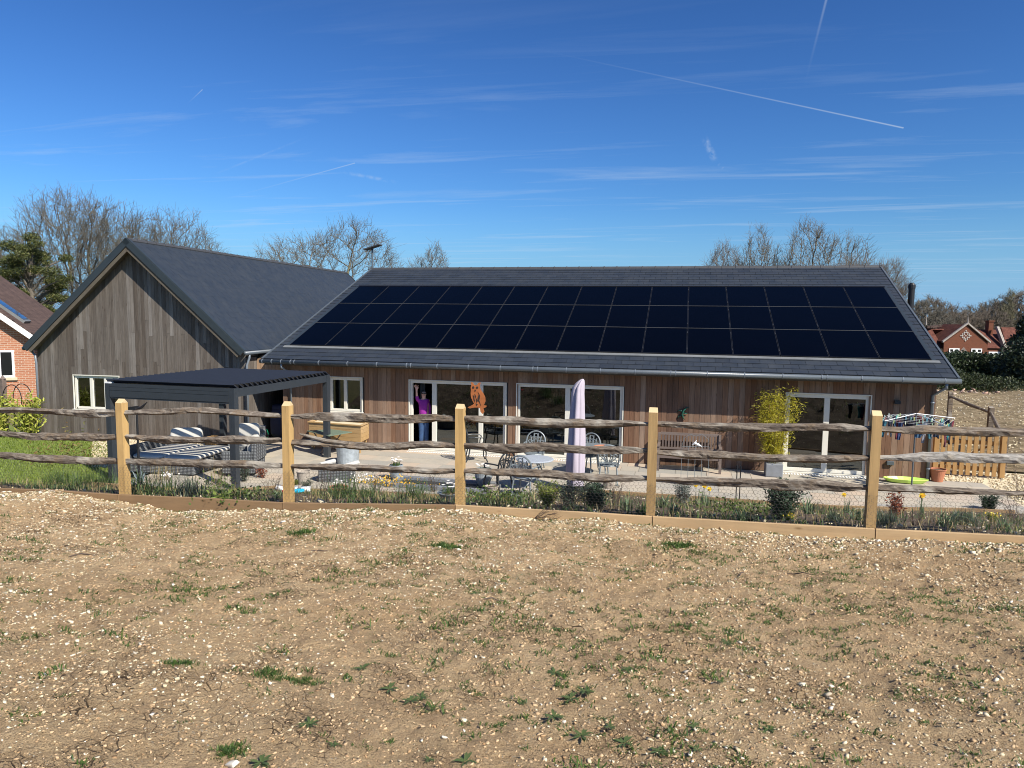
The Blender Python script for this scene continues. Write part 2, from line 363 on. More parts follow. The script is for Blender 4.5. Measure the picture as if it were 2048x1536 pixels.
sc_ = t.n('ShaderNodeVectorMath', operation='SCALE'); sc_.inputs[3].default_value = .07; t.l(nn.outputs['Color'], sc_.inputs[0]); t.l(sc_.outputs[0], wv.inputs[1])
cr = t.vor(wv.outputs[0], 15, 'DISTANCE_TO_EDGE'); cr2 = t.vor(wv.outputs[0], 34, 'DISTANCE_TO_EDGE')
msk = t.math('MULTIPLY', t.mr(t.noise(v, 1.1, 3), .50, .62), t.mr(t.noise(v, 6, 2), .42, .55)); msk2 = t.mr(t.noise(v, 2.3, 3), .52, .64)
k1 = t.math('MULTIPLY', t.mr(cr, .015, .045, .85, 0), msk); k2 = t.math('MULTIPLY', t.mr(cr2, .015, .05, .8, 0), msk2); kk = t.math('MAXIMUM', k1, k2)
c = t.mix(kk, c, (.05, .032, .02))
fl = t.vor(v, 46); flm = t.math('MULTIPLY', t.mr(fl, .13, .19, 1, 0), t.mr(t.noise(v, 3.1, 4), .45, .6)); c = t.mix(flm, c, (.56, .49, .38))
hgt = t.math('SUBTRACT', t.math('ADD', t.math('ADD', t.math('MULTIPLY', b, 1.3), d), t.math('MULTIPLY', flm, .35)), t.math('MULTIPLY', kk, 1.2))
M_['field'] = t.pbr(c, .95, 0, t.bump(hgt, 1, .05), .12)
def stones(name, cols):
    t = NT(name); c = t.ramp(t.island(), cols); v = t.coord(); n = t.noise(v, 60, 4, .7)
    return t.pbr(t.mix(t.mr(n, .4, .7, 0, .4), c, (.3, .24, .17)), .8, 0, t.bump(n, .4, .004), .3)
M_['stones'] = stones('field_stones', [(0, (.52, .42, .25)), (.3, (.60, .50, .32)), (.55, (.68, .58, .39)), (.78, (.76, .68, .5)), (.86, (.34, .28, .2)), (.97, (.84, .79, .66)), (1, (.5, .28, .14))])
M_['gravelst'] = stones('cream_gravel', [(0, (.5, .4, .25)), (.5, (.62, .52, .34)), (1, (.75, .68, .52))])
M_['weed'] = leafmat('weed_green', [(.038, .075, .016), (.06, .11, .02), (.10, .15, .028), (.045, .088, .018)], .3)
M_['rosette'] = leafmat('rosette_green', [(.07, .105, .035), (.095, .13, .045), (.055, .085, .028)], .25)
M_['lawn'] = leafmat('lawn_green', [(.16, .22, .03), (.2, .27, .04), (.24, .28, .05)], .4)
M_['lawnbase'] = plain('lawn_ground', (.13, .17, .03), .9, var=.3, scale=12)
M_['twig'] = plain('bare_twigs', (.13, .115, .088), .85, var=.25)
M_['bark'] = plain('tree_bark', (.12, .1, .075), .9, var=.35, scale=3, bump=.8)
M_['bark_green'] = plain('mossy_bark', (.14, .125, .07), .9, var=.35, scale=3, bump=.8)
M_['twig_brown'] = plain('brown_twigs', (.145, .115, .085), .85, var=.25)
M_['black'] = plain('black_metal', (.012, .012, .013), .45)
M_['castmetal'] = plain('cast_aluminium', (.20, .225, .23), .5, .25, .25, 20)
M_['castdark'] = plain('dark_cast_aluminium', (.03, .033, .035), .45, .3, .2, 20)
M_['zinc'] = plain('galvanised_zinc', (.36, .4, .42), .45, .3, .25, 9)
M_['terracotta'] = plain('terracotta', (.42, .16, .08), .8)
M_['cream_pot'] = plain('weathered_clay', (.36, .31, .25), .85, var=.2)
M_['cushion'] = plain('pale_grey_cushion', (.50, .48, .43), .9, var=.06, scale=30)
M_['rattan'] = None
t = NT('grey_rattan'); v = t.coord(); w1 = t.n('ShaderNodeTexWave', bands_direction='Z'); w1.inputs['Scale'].default_value = 9; t.l(v, w1.inputs[0])
w2 = t.n('ShaderNodeTexWave', bands_direction='X'); w2.inputs['Scale'].default_value = 9; t.l(v, w2.inputs[0]); w3 = t.math('MULTIPLY', w1.outputs[1], w2.outputs[1])
M_['rattan'] = t.pbr(t.mix(t.mr(w3, .1, .6), (.05, .052, .055), (.22, .23, .23)), .7, 0, t.bump(w3, .8, .01))
M_['greencover'] = plain('sage_tabletop', (.13, .17, .12), .6)
M_['planterwood'] = wood('planter_timber', [(.5, .33, .15), (.44, .28, .12), (.55, .38, .2)], 'x', 9, .25)
M_['lilac'] = plain('lilac_cover', (.44, .385, .43), .85, var=.06, scale=4, bump=.3)
M_['teak'] = wood('weathered_teak', [(.16, .12, .1), (.2, .155, .13), (.14, .105, .09)], 'x', 20, .3)
M_['rust'] = plain('rusty_steel', (.36, .115, .032), .8, .1, .25, 12)
M_['white'] = plain('white_paint', (.78, .78, .76), .5, var=.05)
M_['lime'] = plain('lime_plastic', (.48, .68, .12), .4)
M_['navy'] = plain('navy_cover', (.02, .025, .06), .7)
M_['hose'] = plain('green_hose', (.01, .28, .14), .35)
M_['yellowpetal'] = plain('yellow_petals', (.85, .62, .03), .6)
M_['whitepetal'] = plain('white_petals', (.8, .76, .7), .6)
M_['orangepetal'] = plain('orange_petals', (.75, .4, .02), .6)
M_['slatecoping'] = plain('grey_coping', (.2, .21, .22), .5, var=.15)
M_['gate'] = wood('gate_timber', [(.46, .27, .1), (.4, .23, .085), (.5, .31, .13)], 'z', 12, .25)
M_['skin'] = plain('skin', (.62, .36, .27), .5, var=.05)
M_['purple'] = plain('purple_knit', (.28, .02, .27), .85, var=.15)
M_['denim'] = plain('blue_denim', (.03, .07, .16), .85, var=.25)
M_['hair'] = plain('brown_hair', (.09, .05, .03), .6, var=.3)
def brick(name, c1, c2, mortar, scale=1):
    t = NT(name); v = t.coord(kind='Object', rot=(rad(90), 0, 0)); b = t.n('ShaderNodeTexBrick'); b.inputs['Scale'].default_value = 1
    b.inputs['Color1'].default_value = (*c1, 1); b.inputs['Color2'].default_value = (*c2, 1); b.inputs['Mortar'].default_value = (*mortar, 1)
    b.inputs['Brick Width'].default_value = .225*scale; b.inputs['Row Height'].default_value = .075*scale; b.inputs['Mortar Size'].default_value = .008*scale; b.inputs['Bias'].default_value = -.1
    t.l(v, b.inputs['Vector']); n = t.noise(t.coord(), 1.5, 5); c = t.mix(t.mr(n, .3, .7, 0, .35), b.outputs[0], c1)
    return t.pbr(c, .85, 0, t.bump(b.outputs[1], -.4, .01), .2)
M_['brick'] = brick('orange_brick', (.40, .165, .09), (.31, .115, .06), (.5, .42, .33))
M_['brick_red'] = brick('red_brick', (.16, .052, .026), (.125, .042, .022), (.13, .075, .052), 1.3)
def tiles(name, c1, c2, w=.16, h=.1):
    t = NT(name); c = t.coord(kind='UV'); b = t.n('ShaderNodeTexBrick'); b.inputs['Scale'].default_value = 1
    b.inputs['Color1'].default_value = (*c1, 1); b.inputs['Color2'].default_value = (*c2, 1); b.inputs['Mortar'].default_value = tuple(x*.35 for x in c1)+(1,)
    b.inputs['Brick Width'].default_value = w; b.inputs['Row Height'].default_value = h; b.inputs['Mortar Size'].default_value = .008
    t.l(c, b.inputs['Vector']); n = t.noise(t.coord(), 2.5, 6, .7)
    return t.pbr(t.mix(t.mr(n, .4, .68, 0, .6), b.outputs[0], tuple(x*1.6 for x in c2)), .85, 0, t.bump(b.outputs[1], -.6, .015), .2)
M_['browntile'] = tiles('brown_plain_tiles', (.075, .05, .042), (.095, .062, .05))
M_['redtile'] = tiles('red_clay_tiles', (.075, .026, .018), (.12, .045, .03), .35, .22)

# ================================================================ GROUND
PX = [-7.28, -4.88, -2.62, -.32, 2.05]; PY = [-10.85, -10.75, -10.6, -10.5, -10.42]
def fy(x): return np.interp(x, [-30]+PX+[30], [-11.8]+PY+[-9.5])
BX = [-9.3, -8.3, -7.3, -6.15, -4.93, -3.8, -2.7, -1.45, -.32, .79, 2.04, 2.85, 3.56]
BT = [1.385, 1.41, 1.41, 1.44, 1.45, 1.50, 1.55, 1.56, 1.565, 1.575, 1.59, 1.605, 1.62]
BB = [1.30, 1.31, 1.275, 1.28, 1.30, 1.36, 1.40, 1.42, 1.43, 1.44, 1.475, 1.48, 1.49]
def btop(x): return np.interp(x, BX, BT)
def bbot(x): return np.interp(x, BX, BB)
def ye(x): return np.interp(x, [-30, -9.5, -8.2, -6.9, -3.3, -2.6, 3.4, 6, 30], [-6.3, -6.1, -5.1, -4.85, -4.6, -3.35, -3.3, -2.7, -2.0])
def gz(x, y):
    x = np.asarray(x, float); y = np.asarray(y, float); yf = fy(x); e = ye(x)
    zf = bbot(x)+.02; field = zf+(2.28-zf)*np.clip((yf-y)/8.0, 0, 1)**.95+.02*np.clip(yf-y-8, 0, 50)
    tt = np.clip((y-yf)/(e-yf), 0, 1); bed = (btop(x)-.035)*(1-tt)-.02*tt
    z = np.where(y < yf, field, bed)
    far = np.clip((y-45)/35, 0, 1); z = np.where(y > 45, -3.2*far, z)
    right = np.clip((x-9.0)/6, 0, 1)*np.clip((6-y)/8, 0, 1)*np.where(y > yf, 1, 0)*.55
    return z+right*np.where(y < 8, 1, 0)
def grid(xs, ys, zf):
    X, Y = np.meshgrid(xs, ys); Z = zf(X, Y); nx = len(xs); ny = len(ys)
    V = np.stack([X, Y, Z], -1).reshape(-1, 3); i = np.arange((ny-1)*(nx-1)); r = i//(nx-1); c = i % (nx-1); a = r*nx+c
    return V, np.stack([a, a+1, a+nx+1, a+nx], 1)
def ax(*segs):
    out = []
    for a, b, n in segs: out += list(np.linspace(a, b, n, endpoint=False))
    return np.array(out+[segs[-1][1]])
t = NT('meadow'); v = t.coord(); a = t.noise(v, .12, 6, .65); b = t.noise(v, 2.5, 6, .7)
c = t.ramp(a, [(.35, (.11, .13, .04)), (.5, (.2, .17, .09)), (.65, (.13, .12, .055))]); c = t.mix(t.mr(b, .4, .7, 0, .6), c, (.07, .08, .03))
M_['meadow'] = t.pbr(c, .95, 0, t.bump(b, .6, .05), .1)
xs = ax((-900, -60, 14), (-60, -16, 22), (-16, 12, 56), (12, 60, 24), (60, 900, 14)); ys = ax((-400, -40, 10), (-40, -20, 10), (-20, 12, 64), (12, 60, 24), (60, 1500, 20))
V, Fc = grid(xs, ys, lambda X, Y: gz(X, Y)-.10)
tag(npmesh('ground', V, Fc, M_['meadow'], smooth=True), kind='structure')
# the stony field the camera stands in
xs = np.arange(-13, 7.01, .026); tt = np.linspace(0, 1, 330)
yy = -19.6+(1-(1-tt)**1.0)*9.2
def fieldz(X, Y):
    z = gz(X, Y); LY = -12.2; z = z+fbm(X, Y, 1.6, 3, 5)*.10+fbm(X, Y, .42, 3, 9)*.05+np.abs(fbm(X, Y, .13, 3, 3))*.045+fbm(X, Y, .045, 2, 31)*.016
    led = np.clip(1-np.abs(X-(-.25))/.9, 0, 1)*np.exp(-((Y-(LY+.06*np.sin(X*9)))/.07)**2); z = z+led*(.05+.09*np.abs(fbm(X, Y, .07, 3, 19))); near = np.clip(1-np.abs(Y-(fy(X)-.55))/.5, 0, 1); return z+near*(.03+.05*fbm(X, Y, .3, 3, 77))
X, T = np.meshgrid(xs, np.linspace(0, 1, 350)); Y = -19.6+(fy(X)-.01+19.6)*T; Z = fieldz(X, Y)
V = np.stack([X, Y, Z], -1).reshape(-1, 3); nx = len(xs); i = np.arange(349*(nx-1)); a = (i//(nx-1))*nx+i % (nx-1)
tag(npmesh('stony_field', V, np.stack([a, a+1, a+nx+1, a+nx], 1), M_['field'], smooth=True), kind='structure')
def field_h(x, y): return fieldz(np.asarray(x, float), np.asarray(y, float))
# planting bed
xs = np.arange(-13, 12, .07); X, T = np.meshgrid(xs, np.linspace(0, 1, 90)); e = ye(X); f = fy(X)+.03; Y = f+(e-f)*T
Z = gz(X, Y)+.01+fbm(X, Y, .5, 4, 4)*.08*np.clip(T*8, 0, 1)*np.clip((1-T)*6, 0, 1)
V = np.stack([X, Y, Z], -1).reshape(-1, 3); nx = len(xs); i = np.arange(89*(nx-1)); a = (i//(nx-1))*nx+i % (nx-1)
tag(npmesh('planting_bed', V, np.stack([a, a+1, a+nx+1, a+nx], 1), M_['soil'], smooth=True), kind='structure')
def bed_h(x, y): return float(gz(x, y))+.01
def sheet(name, poly, z, m, kind='structure'):
    mb = MB(); mb.add([(x, y, z) for x, y in poly], [tuple(range(len(poly)))]); return tag(mb.build(name, m), kind=kind)
sheet('lawn', [(-40, -6.25), (-13.0, -6.2), (-13.0, -4.2), (-16.6, -.75), (-19.8, -1.05), (-40, 12)], .008, M_['lawnbase'])
sheet('path_gravel', [(-14.2, -4.3), (-12.2, -4.3), (-12.2, -.35), (-17.2, -.7), (-16.9, -1.5)], .014, M_['gravelst'])
sheet('side_gravel', [(7.0, -2.2), (9.6, -2.2), (9.6, 1.6), (5.9, 1.6), (5.9, .1), (7.0, .1)], .012, M_['gravelst'])
t = NT('rough_field'); v = t.coord(); a = t.noise(t.coord((.35, 1.6, 1)), 1.2, 8, .75); b = t.noise(t.coord((.6, 1.6, 1)), 6, 6, .8)
c = t.ramp(a, [(.35, (.24, .175, .10)), (.5, (.36, .28, .17)), (.66, (.17, .13, .07))]); c = t.mix(t.mr(b, .46, .56, 0, .85), c, (.12, .09, .05))
M_['rough'] = t.pbr(c, .95, 0, t.bump(b, 1, .08), .1)
V, Fc = grid(np.linspace(5.9, 46, 160), np.linspace(1.6, 27.5, 110), lambda X, Y: .0+fbm(X, Y, 2.5, 4, 8)*.3+.12)
tag(npmesh('rear_field', V, Fc, M_['rough'], smooth=True), kind='structure')
# terrace of sandstone slabs
mb = MB(); y = -6.0; r = random.Random(3)
def slabs(y0, y1, x0, x1):
    y = y0; 
    while y < y1-.05:
        h = r.choice((.6, .6, .45)); h = min(h, y1-y); x = x0-r.random()*.5
        while x < x1:
            w = r.choice((.6, .9, .9, .45, .75)); a = max(x, x0); b = min(x+w, x1)
            if b-a > .06 and y > float(ye((a+b)/2))-.02 and not (a < -3.9 and b > -6.4 and y+h > -4.2 and y < -3.42):
                dz = r.uniform(-.002, .002); mb.box(a+.005, b-.005, y+.005, y+h-.005, -.03, .030+dz)
            x += w
        y += h
slabs(-6.0, -.02, -12.2, 7.0)
tag(mb.build('terrace', M_['paving']), kind='structure')
mb = MB(); P = [(x, float(ye(x))+.02) for x in np.linspace(-12.2, 7.0, 60)]; P += [(7.0, .1), (-12.2, .1)]
mb.add([(x, y, .018) for x, y in P], [tuple(range(len(P)))]); tag(mb.build('terrace_joints', M_['mortar']), kind='structure')

# ================================================================ MAIN HOUSE
house = thing('timber_house', 'long low brown timber clad house with slate roof full of solar panels', 'house', (-2.8, 6, 0))
XL, XR = -11.35, 5.85; PIT = rad(22.228); OV, ZE, SL = .515, 2.553, 8.082
OPEN = [(-9.98, -8.97, 1.05, 2.03), (-7.5, -4.71, .06, 2.02), (-4.38, -1.535, .06, 2.02), (2.52, 4.44, .06, 2.02)]
def pieces(x0, x1, z0, z1, ops):
    out = []; xs = sorted({x0, x1}|{o[0] for o in ops}|{o[1] for o in ops})
    for a, b in zip(xs, xs[1:]):
        o = [q for q in ops if q[0] < (a+b)/2 < q[1]]
        if not o: out.append((a, b, z0, z1))
        else:
            if o[0][2] > z0: out.append((a, b, z0, o[0][2]))
            out.append((a, b, o[0][3], z1))
    return out
mb = MB()
WT = 2.66
for a, b, c, d in pieces(XL, XR, 0, WT, OPEN): mb.box(a, b, .0, .22, c, d)
mb.box(XL, XL+.22, .22, 14.3, 0, 2.6); mb.box(XR-.22, XR, .22, 14.3, 0, 2.6); mb.box(XL, XR, 14.3, 14.5, 0, 2.6)
for xx in (XL, XR-.22):
    ridge = ZE+math.tan(PIT)*(7.0+OV)-.12
    mb.hexa([(xx, .22, 2.6), (xx+.22, .22, 2.6), (xx+.22, 7.0, 2.6), (xx, 7.0, 2.6), (xx, .23, 2.62), (xx+.22, .23, 2.62), (xx+.22, 7.0, ridge), (xx, 7.0, ridge)])
    mb.hexa([(xx, 7.0, 2.6), (xx+.22, 7.0, 2.6), (xx+.22, 14.3, 2.6), (xx, 14.3, 2.6), (xx, 7.0, ridge), (xx+.22, 7.0, ridge), (xx+.22, 14.2, 2.62), (xx, 14.2, 2.62)])
mb.build('wall', M_['membrane'], house)
mb = MB(); r = random.Random(5); x = XL
while x < XR:
    w = .137; b = min(x+w, XR); cx = (x+b)/2; segs = [(.04, WT)]
    for o in OPEN:
        if o[0]-.03 < cx < o[1]+.03:
            segs = [s for s in ((.04, o[2]-.03), (o[3]+.03, WT)) if s[1]-s[0] > .05]
    for z0, z1 in segs:
        p = r.uniform(.018, .024); mb.box(x+.003, b-.003, -p, -.001, z0, z1)
    x = b
mb.build('cladding', M_['clad_brown'], house)
mbr, mbl = MB(), MB(); r = random.Random(6); y = .0
while y < 14.2:
    b = min(y+.137, 14.3); zt = min(ZE+math.tan(PIT)*(min(y, 14-y)+OV)-.14, 5.4); zt = max(zt, 2.5)
    for xx, s, mb in ((XR, 1, mbr), (XL, -1, mbl)):
        p = r.uniform(.018, .024)*s; mb.box(min(xx+.001*s, xx+p), max(xx+.001*s, xx+p), y+.003, b-.003, .04, zt)
    y = b
mbr.build('side_cladding', M_['clad_brown'], house); mbl.build('side_cladding', M_['clad_brown'], house)
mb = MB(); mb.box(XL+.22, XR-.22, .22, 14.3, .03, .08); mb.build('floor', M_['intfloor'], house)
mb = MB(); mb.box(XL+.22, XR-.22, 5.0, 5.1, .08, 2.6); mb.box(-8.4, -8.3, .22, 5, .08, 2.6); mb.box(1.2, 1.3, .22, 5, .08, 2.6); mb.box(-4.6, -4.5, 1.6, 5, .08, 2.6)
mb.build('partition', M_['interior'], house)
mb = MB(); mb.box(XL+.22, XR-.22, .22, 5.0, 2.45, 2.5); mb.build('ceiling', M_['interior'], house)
# windows and doors
def glazed(name, x0, x1, z0, z1, bars, parent, fm=None, T=None, fw=.07, glass=True, openpane=None, depth=.09, sill=False):
    fm = fm or M_['frame']; mb = MB(T)
    y0, y1 = .02, .02+depth
    mb.box(x0, x0+fw, y0, y1, z0, z1); mb.box(x1-fw, x1, y0, y1, z0, z1); mb.box(x0+fw, x1-fw, y0, y1, z1-fw, z1); mb.box(x0+fw, x1-fw, y0, y1, z0, z0+fw)
    for bx, bw in bars: mb.box(bx-bw/2, bx+bw/2, y0-.004, y1-.004, z0+fw, z1-fw)
    # thin weather trim round the opening
    mb.box(x0-.03, x0-.001, -.03, .015, z0-.02, z1+.03); mb.box(x1+.001, x1+.03, -.03, .015, z0-.02, z1+.03); mb.box(x0-.001, x1+.001, -.03, .015, z1+.001, z1+.03)
    if sill: mb.box(x0-.05, x1+.05, -.075, .018, z0-.05, z0-.003)
    f = mb.build(name, fm, parent, bevel=.004)
    edges = [x0+fw]+[q for bx, bw in bars for q in (bx-bw/2, bx+bw/2)]+[x1-fw]
    for k in range(0, len(edges), 2):
        if openpane == k//2: continue
        mb = MB(T); yy = y0+depth*.5
        mb.box(edges[k]+.001, edges[k+1]-.001, yy, yy+.004, z0+fw+.001, z1-fw-.001); g = mb.build('pane', M_['glass'], f)
    return f
glazed('window', *OPEN[0][:2], *OPEN[0][2:], [(-9.5, .09)], house, sill=True)
f = glazed('glazed_door', *OPEN[1][:2], *OPEN[1][2:], [(-6.78, .13), (-5.42, .12)], house, openpane=0)
glazed('glazed_door', *OPEN[2][:2], *OPEN[2][2:], [(-3.0, .13)], house)
glazed('glazed_door', *OPEN[3][:2], *OPEN[3][2:], [(3.47, .13)], house, fw=.09)
# pale thresholds
for o in OPEN[1:]: mb = MB(); mb.box(o[0]-.02, o[1]+.02, -.07, .018, .032, .058); mb.build('threshold', M_['frame'], house)
# interior curtain by the open door
mb = MB(); pts = []
for k in range(12): pts.append((-7.42+k*.013, .60+.03*math.sin(k*1.9)))
for (a, b) in zip(pts, pts[1:]): mb.hexa([(a[0], a[1], .1), (b[0], b[1], .1), (b[0], b[1]+.01, .1), (a[0], a[1]+.01, .1), (a[0], a[1], 2.3), (b[0], b[1], 2.3), (b[0], b[1]+.01, 2.3), (a[0], a[1]+.01, 2.3)])
mb.build('curtain', plain('grey_curtain', (.2, .21, .2), .9), house)
# soffit, fascia
mb = MB(); mb.box(-11.78, 6.1, -.46, .0, 2.40, 2.425); mb.box(-11.78, 6.1, -.485, -.461, 2.38, 2.53); mb.build('fascia', M_['soffit'], house)
# roof deck
cs, sn = math.cos(PIT), math.sin(PIT)
def RF(x, s, h=0): return (x, -OV+s*cs-h*sn, ZE+s*sn+h*cs)
yr = -OV+SL*cs; zr = ZE+SL*sn
def RB(x, s, h=0): return (x, 2*yr-(-OV+s*cs)+h*sn, ZE+s*sn+h*cs)
x0, x1 = -11.831, 6.154
mb = MB(lambda x, s, h: RF(x, s, h)); mb.box(x0+.02, x1-.02, 0.02, SL, -.12, -.006)
mb.T = lambda x, s, h: RB(x, s, h); mb.box(x0+.02, x1-.02, 0.02, SL, -.12, -.006)
roof = mb.build('roof', M_['membrane'], house)
def slates(T, xa, xb, sa, sb, w, ex, skip=None, seed=1, lift=.012):
    mb = MB(T); r = random.Random(seed); n = int(round((sb-sa)/ex)); ex = (sb-sa)/n
    for i in range(n):
        s0 = sa+i*ex; s1 = s0+ex+.03; x = xa-(w/2 if i % 2 else 0)
        while x < xb:
            a = max(x, xa)+.0035; b = min(x+w, xb)-.0035; x += w
            if b-a < .03: continue
            if skip and skip((a+b)/2, s0+ex/2): continue
            h = lift+r.uniform(-.0015, .0015); h2 = .003
            s1c = min(s1, sb)
            mb.add([(a, s0, 0), (b, s0, 0), (a, s0, h), (b, s0, h), (a, s1c, h2), (b, s1c, h2)], [(0, 1, 3, 2), (2, 3, 5, 4), (0, 2, 4), (1, 5, 3)])
    return mb
pnx0, pns0, pc, prr = -11.433, .888, 1.15, 1.708
inpv = lambda x, s: pnx0+.05 < x < pnx0+15*pc-.05 and pns0+.1 < s < pns0+3*prr-.1
slates(RF, x0, x1, 0, SL-.05, .36, .245, inpv, 2, .016).build('slates', M_['slate'], roof)
slates(RB, x0, x1, 0, SL-.05, .6, .49, None, 3).build('rear_slates', M_['slate'], roof)
# verge trims and flashings
for xa, xb in ((x0-.02, x0+.03), (x1-.03, x1+.02)):
    mb = MB(RF); mb.box(xa, xb, -.02, SL, -.14, .03); mb.T = RB; mb.box(xa, xb, -.02, SL, -.14, .03); mb.build('verge', M_['gutter'], roof)
mb = MB(RF); mb.box(pnx0-.16, pnx0+15*pc+.16, pns0-.13, pns0-.005, .013, .028); mb.build('flashing', M_['lead'], roof)
mb = MB(RF); mb.box(pnx0+15*pc+.005, pnx0+15*pc+.10, pns0, pns0+3*prr+.1, .016, .024); mb.build('flashing', M_['verge'], roof); mb = MB(RF); mb.box(pnx0-.14, pnx0-.02, pns0-.12, pns0+3*prr+.02, .016, .024); mb.build('flashing', M_['verge'], roof)
mb = MB(RF); mb.box(pnx0-.02, pnx0+15*pc+.02, pns0-.004, pns0+3*prr+.03, .002, .014); mb.box(pnx0-.02, pnx0+15*pc+.02, pns0+3*prr+.0, pns0+3*prr+.05, .015, .06)
mb.build('panel_tray', M_['black'], roof)
# ridge tiles
mb = MB(); x = x0-.03
while x < x1:
    b = min(x+.45, x1+.04); mb.tube([(x, yr, zr-.035), (b-.03, yr, zr-.035)], .085, 10); mb.tube([(b-.035, yr, zr-.033), (b, yr, zr-.033)], .095, 10); x = b
mb.build('ridge_tiles', M_['ridge'], roof)
# panels
def panel_mesh():
    me = bpy.data.meshes.new('solar_panel'); mb = MB(); W, H, z0, z1 = 1.134, 1.69, .018, .05
    mb.cm = 0; mb.box(.012, W-.012, .012, H-.012, z0+.004, z1-.002)
    mb.cm = 2
    for yy in (.28, 1.36): mb.box(W+.001, W+.015, yy, yy+.09, z0, z1+.003)
    mb.cm = 1
    mb.box(0, W, 0, .012, z0, z1+.001); mb.box(0, W, H-.012, H, z0, z1+.001); mb.box(0, .010, .012, H-.012, z0, z1); mb.box(W-.010, W, .012, H-.012, z0, z1)
    me.from_pydata(mb.v, [], mb.f); me.polygons.foreach_set('material_index', mb.m); me.materials.append(M_['pv']); me.materials.append(M_['pvframe']); me.materials.append(M_['pvclamp']); me.update(); return me
pm = panel_mesh(); off = ORG[house.name]
for i in range(3):
    for k in range(15):
        o = bpy.data.objects.new('solar_panel', pm); link(o); o.parent = house
        px, py, pz = RF(pnx0+k*pc+.008, pns0+i*prr+.008, 0); o.location = Vector((px, py, pz))-off; o.rotation_euler = (PIT, 0, 0)
for i in (1, 2): mb = MB(RF); mb.box(pnx0, pnx0+15*pc, pns0+i*prr-.011, pns0+i*prr+.006, .03, .054); mb.build('panel_rail', M_['pvrail'], roof)
# gutter
gy, gzz = -OV-.065, ZE-.07
gut = MB(); gut.tube([(x0-.03, gy, gzz), (x1+.03, gy, gzz)], .062, 12); gut = gut.build('gutter', M_['gutter'], house, smooth=True)
mb = MB(); x = x0+.05; k = 0
while x < x1+.03:
    mb.tube([(x, gy, gzz), (x+.022, gy, gzz)], .068, 12)
    if k % 4 == 3: mb.tube([(x+.12, gy, gzz), (x+.142, gy, gzz)], .068, 12)
    x += .88 if k > 2 else .3; k += 1
mb.build('gutter_bracket', M_['pipe'], gut)
def downpipe(x, wy, zt, parent, T=None, ox=0, oy=-.5, r_=.034, brackets=True):
    mb = MB(T); mb.tube([(x+ox, wy+oy, zt), (x+ox, wy+oy, zt-.12), (x, wy-.07, zt-.36), (x, wy-.07, .06)], r_, 10)
    for z in (.3, 1.1, 1.9): mb.tube([(x, wy-.07, z), (x, wy-.07, z+.04)], r_+.01, 10)
    return mb.build('downpipe', M_['pipe'], parent, smooth=True)
downpipe(5.78, 0, 2.45, house, ox=.12, oy=-.56); downpipe(-11.2, 0, 2.45, house, oy=-.56)
# flue on the far side wall
mb = MB(); mb.tube([(6.45, 4.55, 2.2), (6.45, 4.55, 4.86)], .085, 14); mb.tube([(6.45, 4.55, 4.80), (6.45, 4.55, 4.9), (6.45, 4.55, 4.97)], [.1, .1, .05], 14); mb.box(6.0, 6.4, 4.5, 4.6, 3.2, 3.26)
mb.build('flue', M_['black'], house, smooth=False)
# flat panel antenna on a pole
mb = MB(); mb.tube([(-11.87, 7.11, 5.4), (-11.87, 7.11, 6.38)], .035, 8); ant = mb.build('antenna_pole', M_['gutter'], house)
mb = MB(); mb.obox((-11.85, 7.11, 6.45), .66, .36, .045, 0, 0, rad(-17)); mb.tube([(-11.87, 7.11, 6.33), (-11.87, 7.11, 6.42)], .035, 8); mb.build('antenna', M_['ridge'], ant)
mb = MB(); mb.tube([(-12.95, 9.4, 5.15), (-12.88, 9.3, 5.17)], .16, 14); mb.build('dish', M_['white'], ant)
# little fittings on the wall
mb = MB(); mb.box(4.87, 5.03, -.09, -.02, .36, .46); mb.build('outdoor_socket', M_['gutter'], house, bevel=.01)
mb = MB(); mb.box(4.95, 5.08, -.12, -.02, 1.86, 1.94); mb.build('wall_lamp', M_['black'], house)

# ================================================================ GABLED WING
WA = rad(3.453); WO = Vector((-19.61, -1.10, 0)); Au = Vector((math.cos(WA), math.sin(WA), 0)); Bv = Vector((-math.sin(WA), math.cos(WA), 0))
def W3(u, v, z): return WO+Au*u+Bv*v+Vector((0, 0, z))
wing = thing('gabled_wing', 'grey weathered timber gable with steep dark slate roof left of the long house', 'house', tuple(W3(3.6, 7, 0)))
SP, ZEW, ZRW, WL = 7.27, 2.761, 5.968, 15.9
tp = (ZRW-ZEW)/(SP/2)
ua, ub, va = .12, 7.15, .35
def roofz(u): return ZEW+tp*min(u, SP-u)
wo = [(1.36, 2.93, .85, 1.88)]
mb = MB(W3)
for a, b, c, d in pieces(ua, ub, 0, 2.62, wo): mb.box(a, b, va, va+.2, c, d)
m = SP/2; mb.hexa([(ua, va, 2.62), (m, va, 2.62), (m, va+.2, 2.62), (ua, va+.2, 2.62), (ua, va, 2.64), (m, va, ZRW-.2), (m, va+.2, ZRW-.2), (ua, va+.2, 2.64)])
mb.hexa([(m, va, 2.62), (ub, va, 2.62), (ub, va+.2, 2.62), (m, va+.2, 2.62), (m, va, ZRW-.2), (ub, va, 2.64), (ub, va+.2, 2.64), (m, va+.2, ZRW-.2)])
mb.box(ua, ua+.2, va+.2, WL-.4, 0, 2.6); mb.box(ub-.2, ub, va+.2, WL-.4, 0, 2.6); mb.box(ua, ub, WL-.4, WL-.2, 0, 2.6)
mb.hexa([(ua, WL-.4, 2.6), (ub, WL-.4, 2.6), (ub, WL-.2, 2.6), (ua, WL-.2, 2.6), (m-.01, WL-.4, ZRW-.2), (m+.01, WL-.4, ZRW-.2), (m+.01, WL-.2, ZRW-.2), (m-.01, WL-.2, ZRW-.2)])
mb.build('wall', M_['membrane'], wing)
mb = MB(W3); r = random.Random(15); u = ua
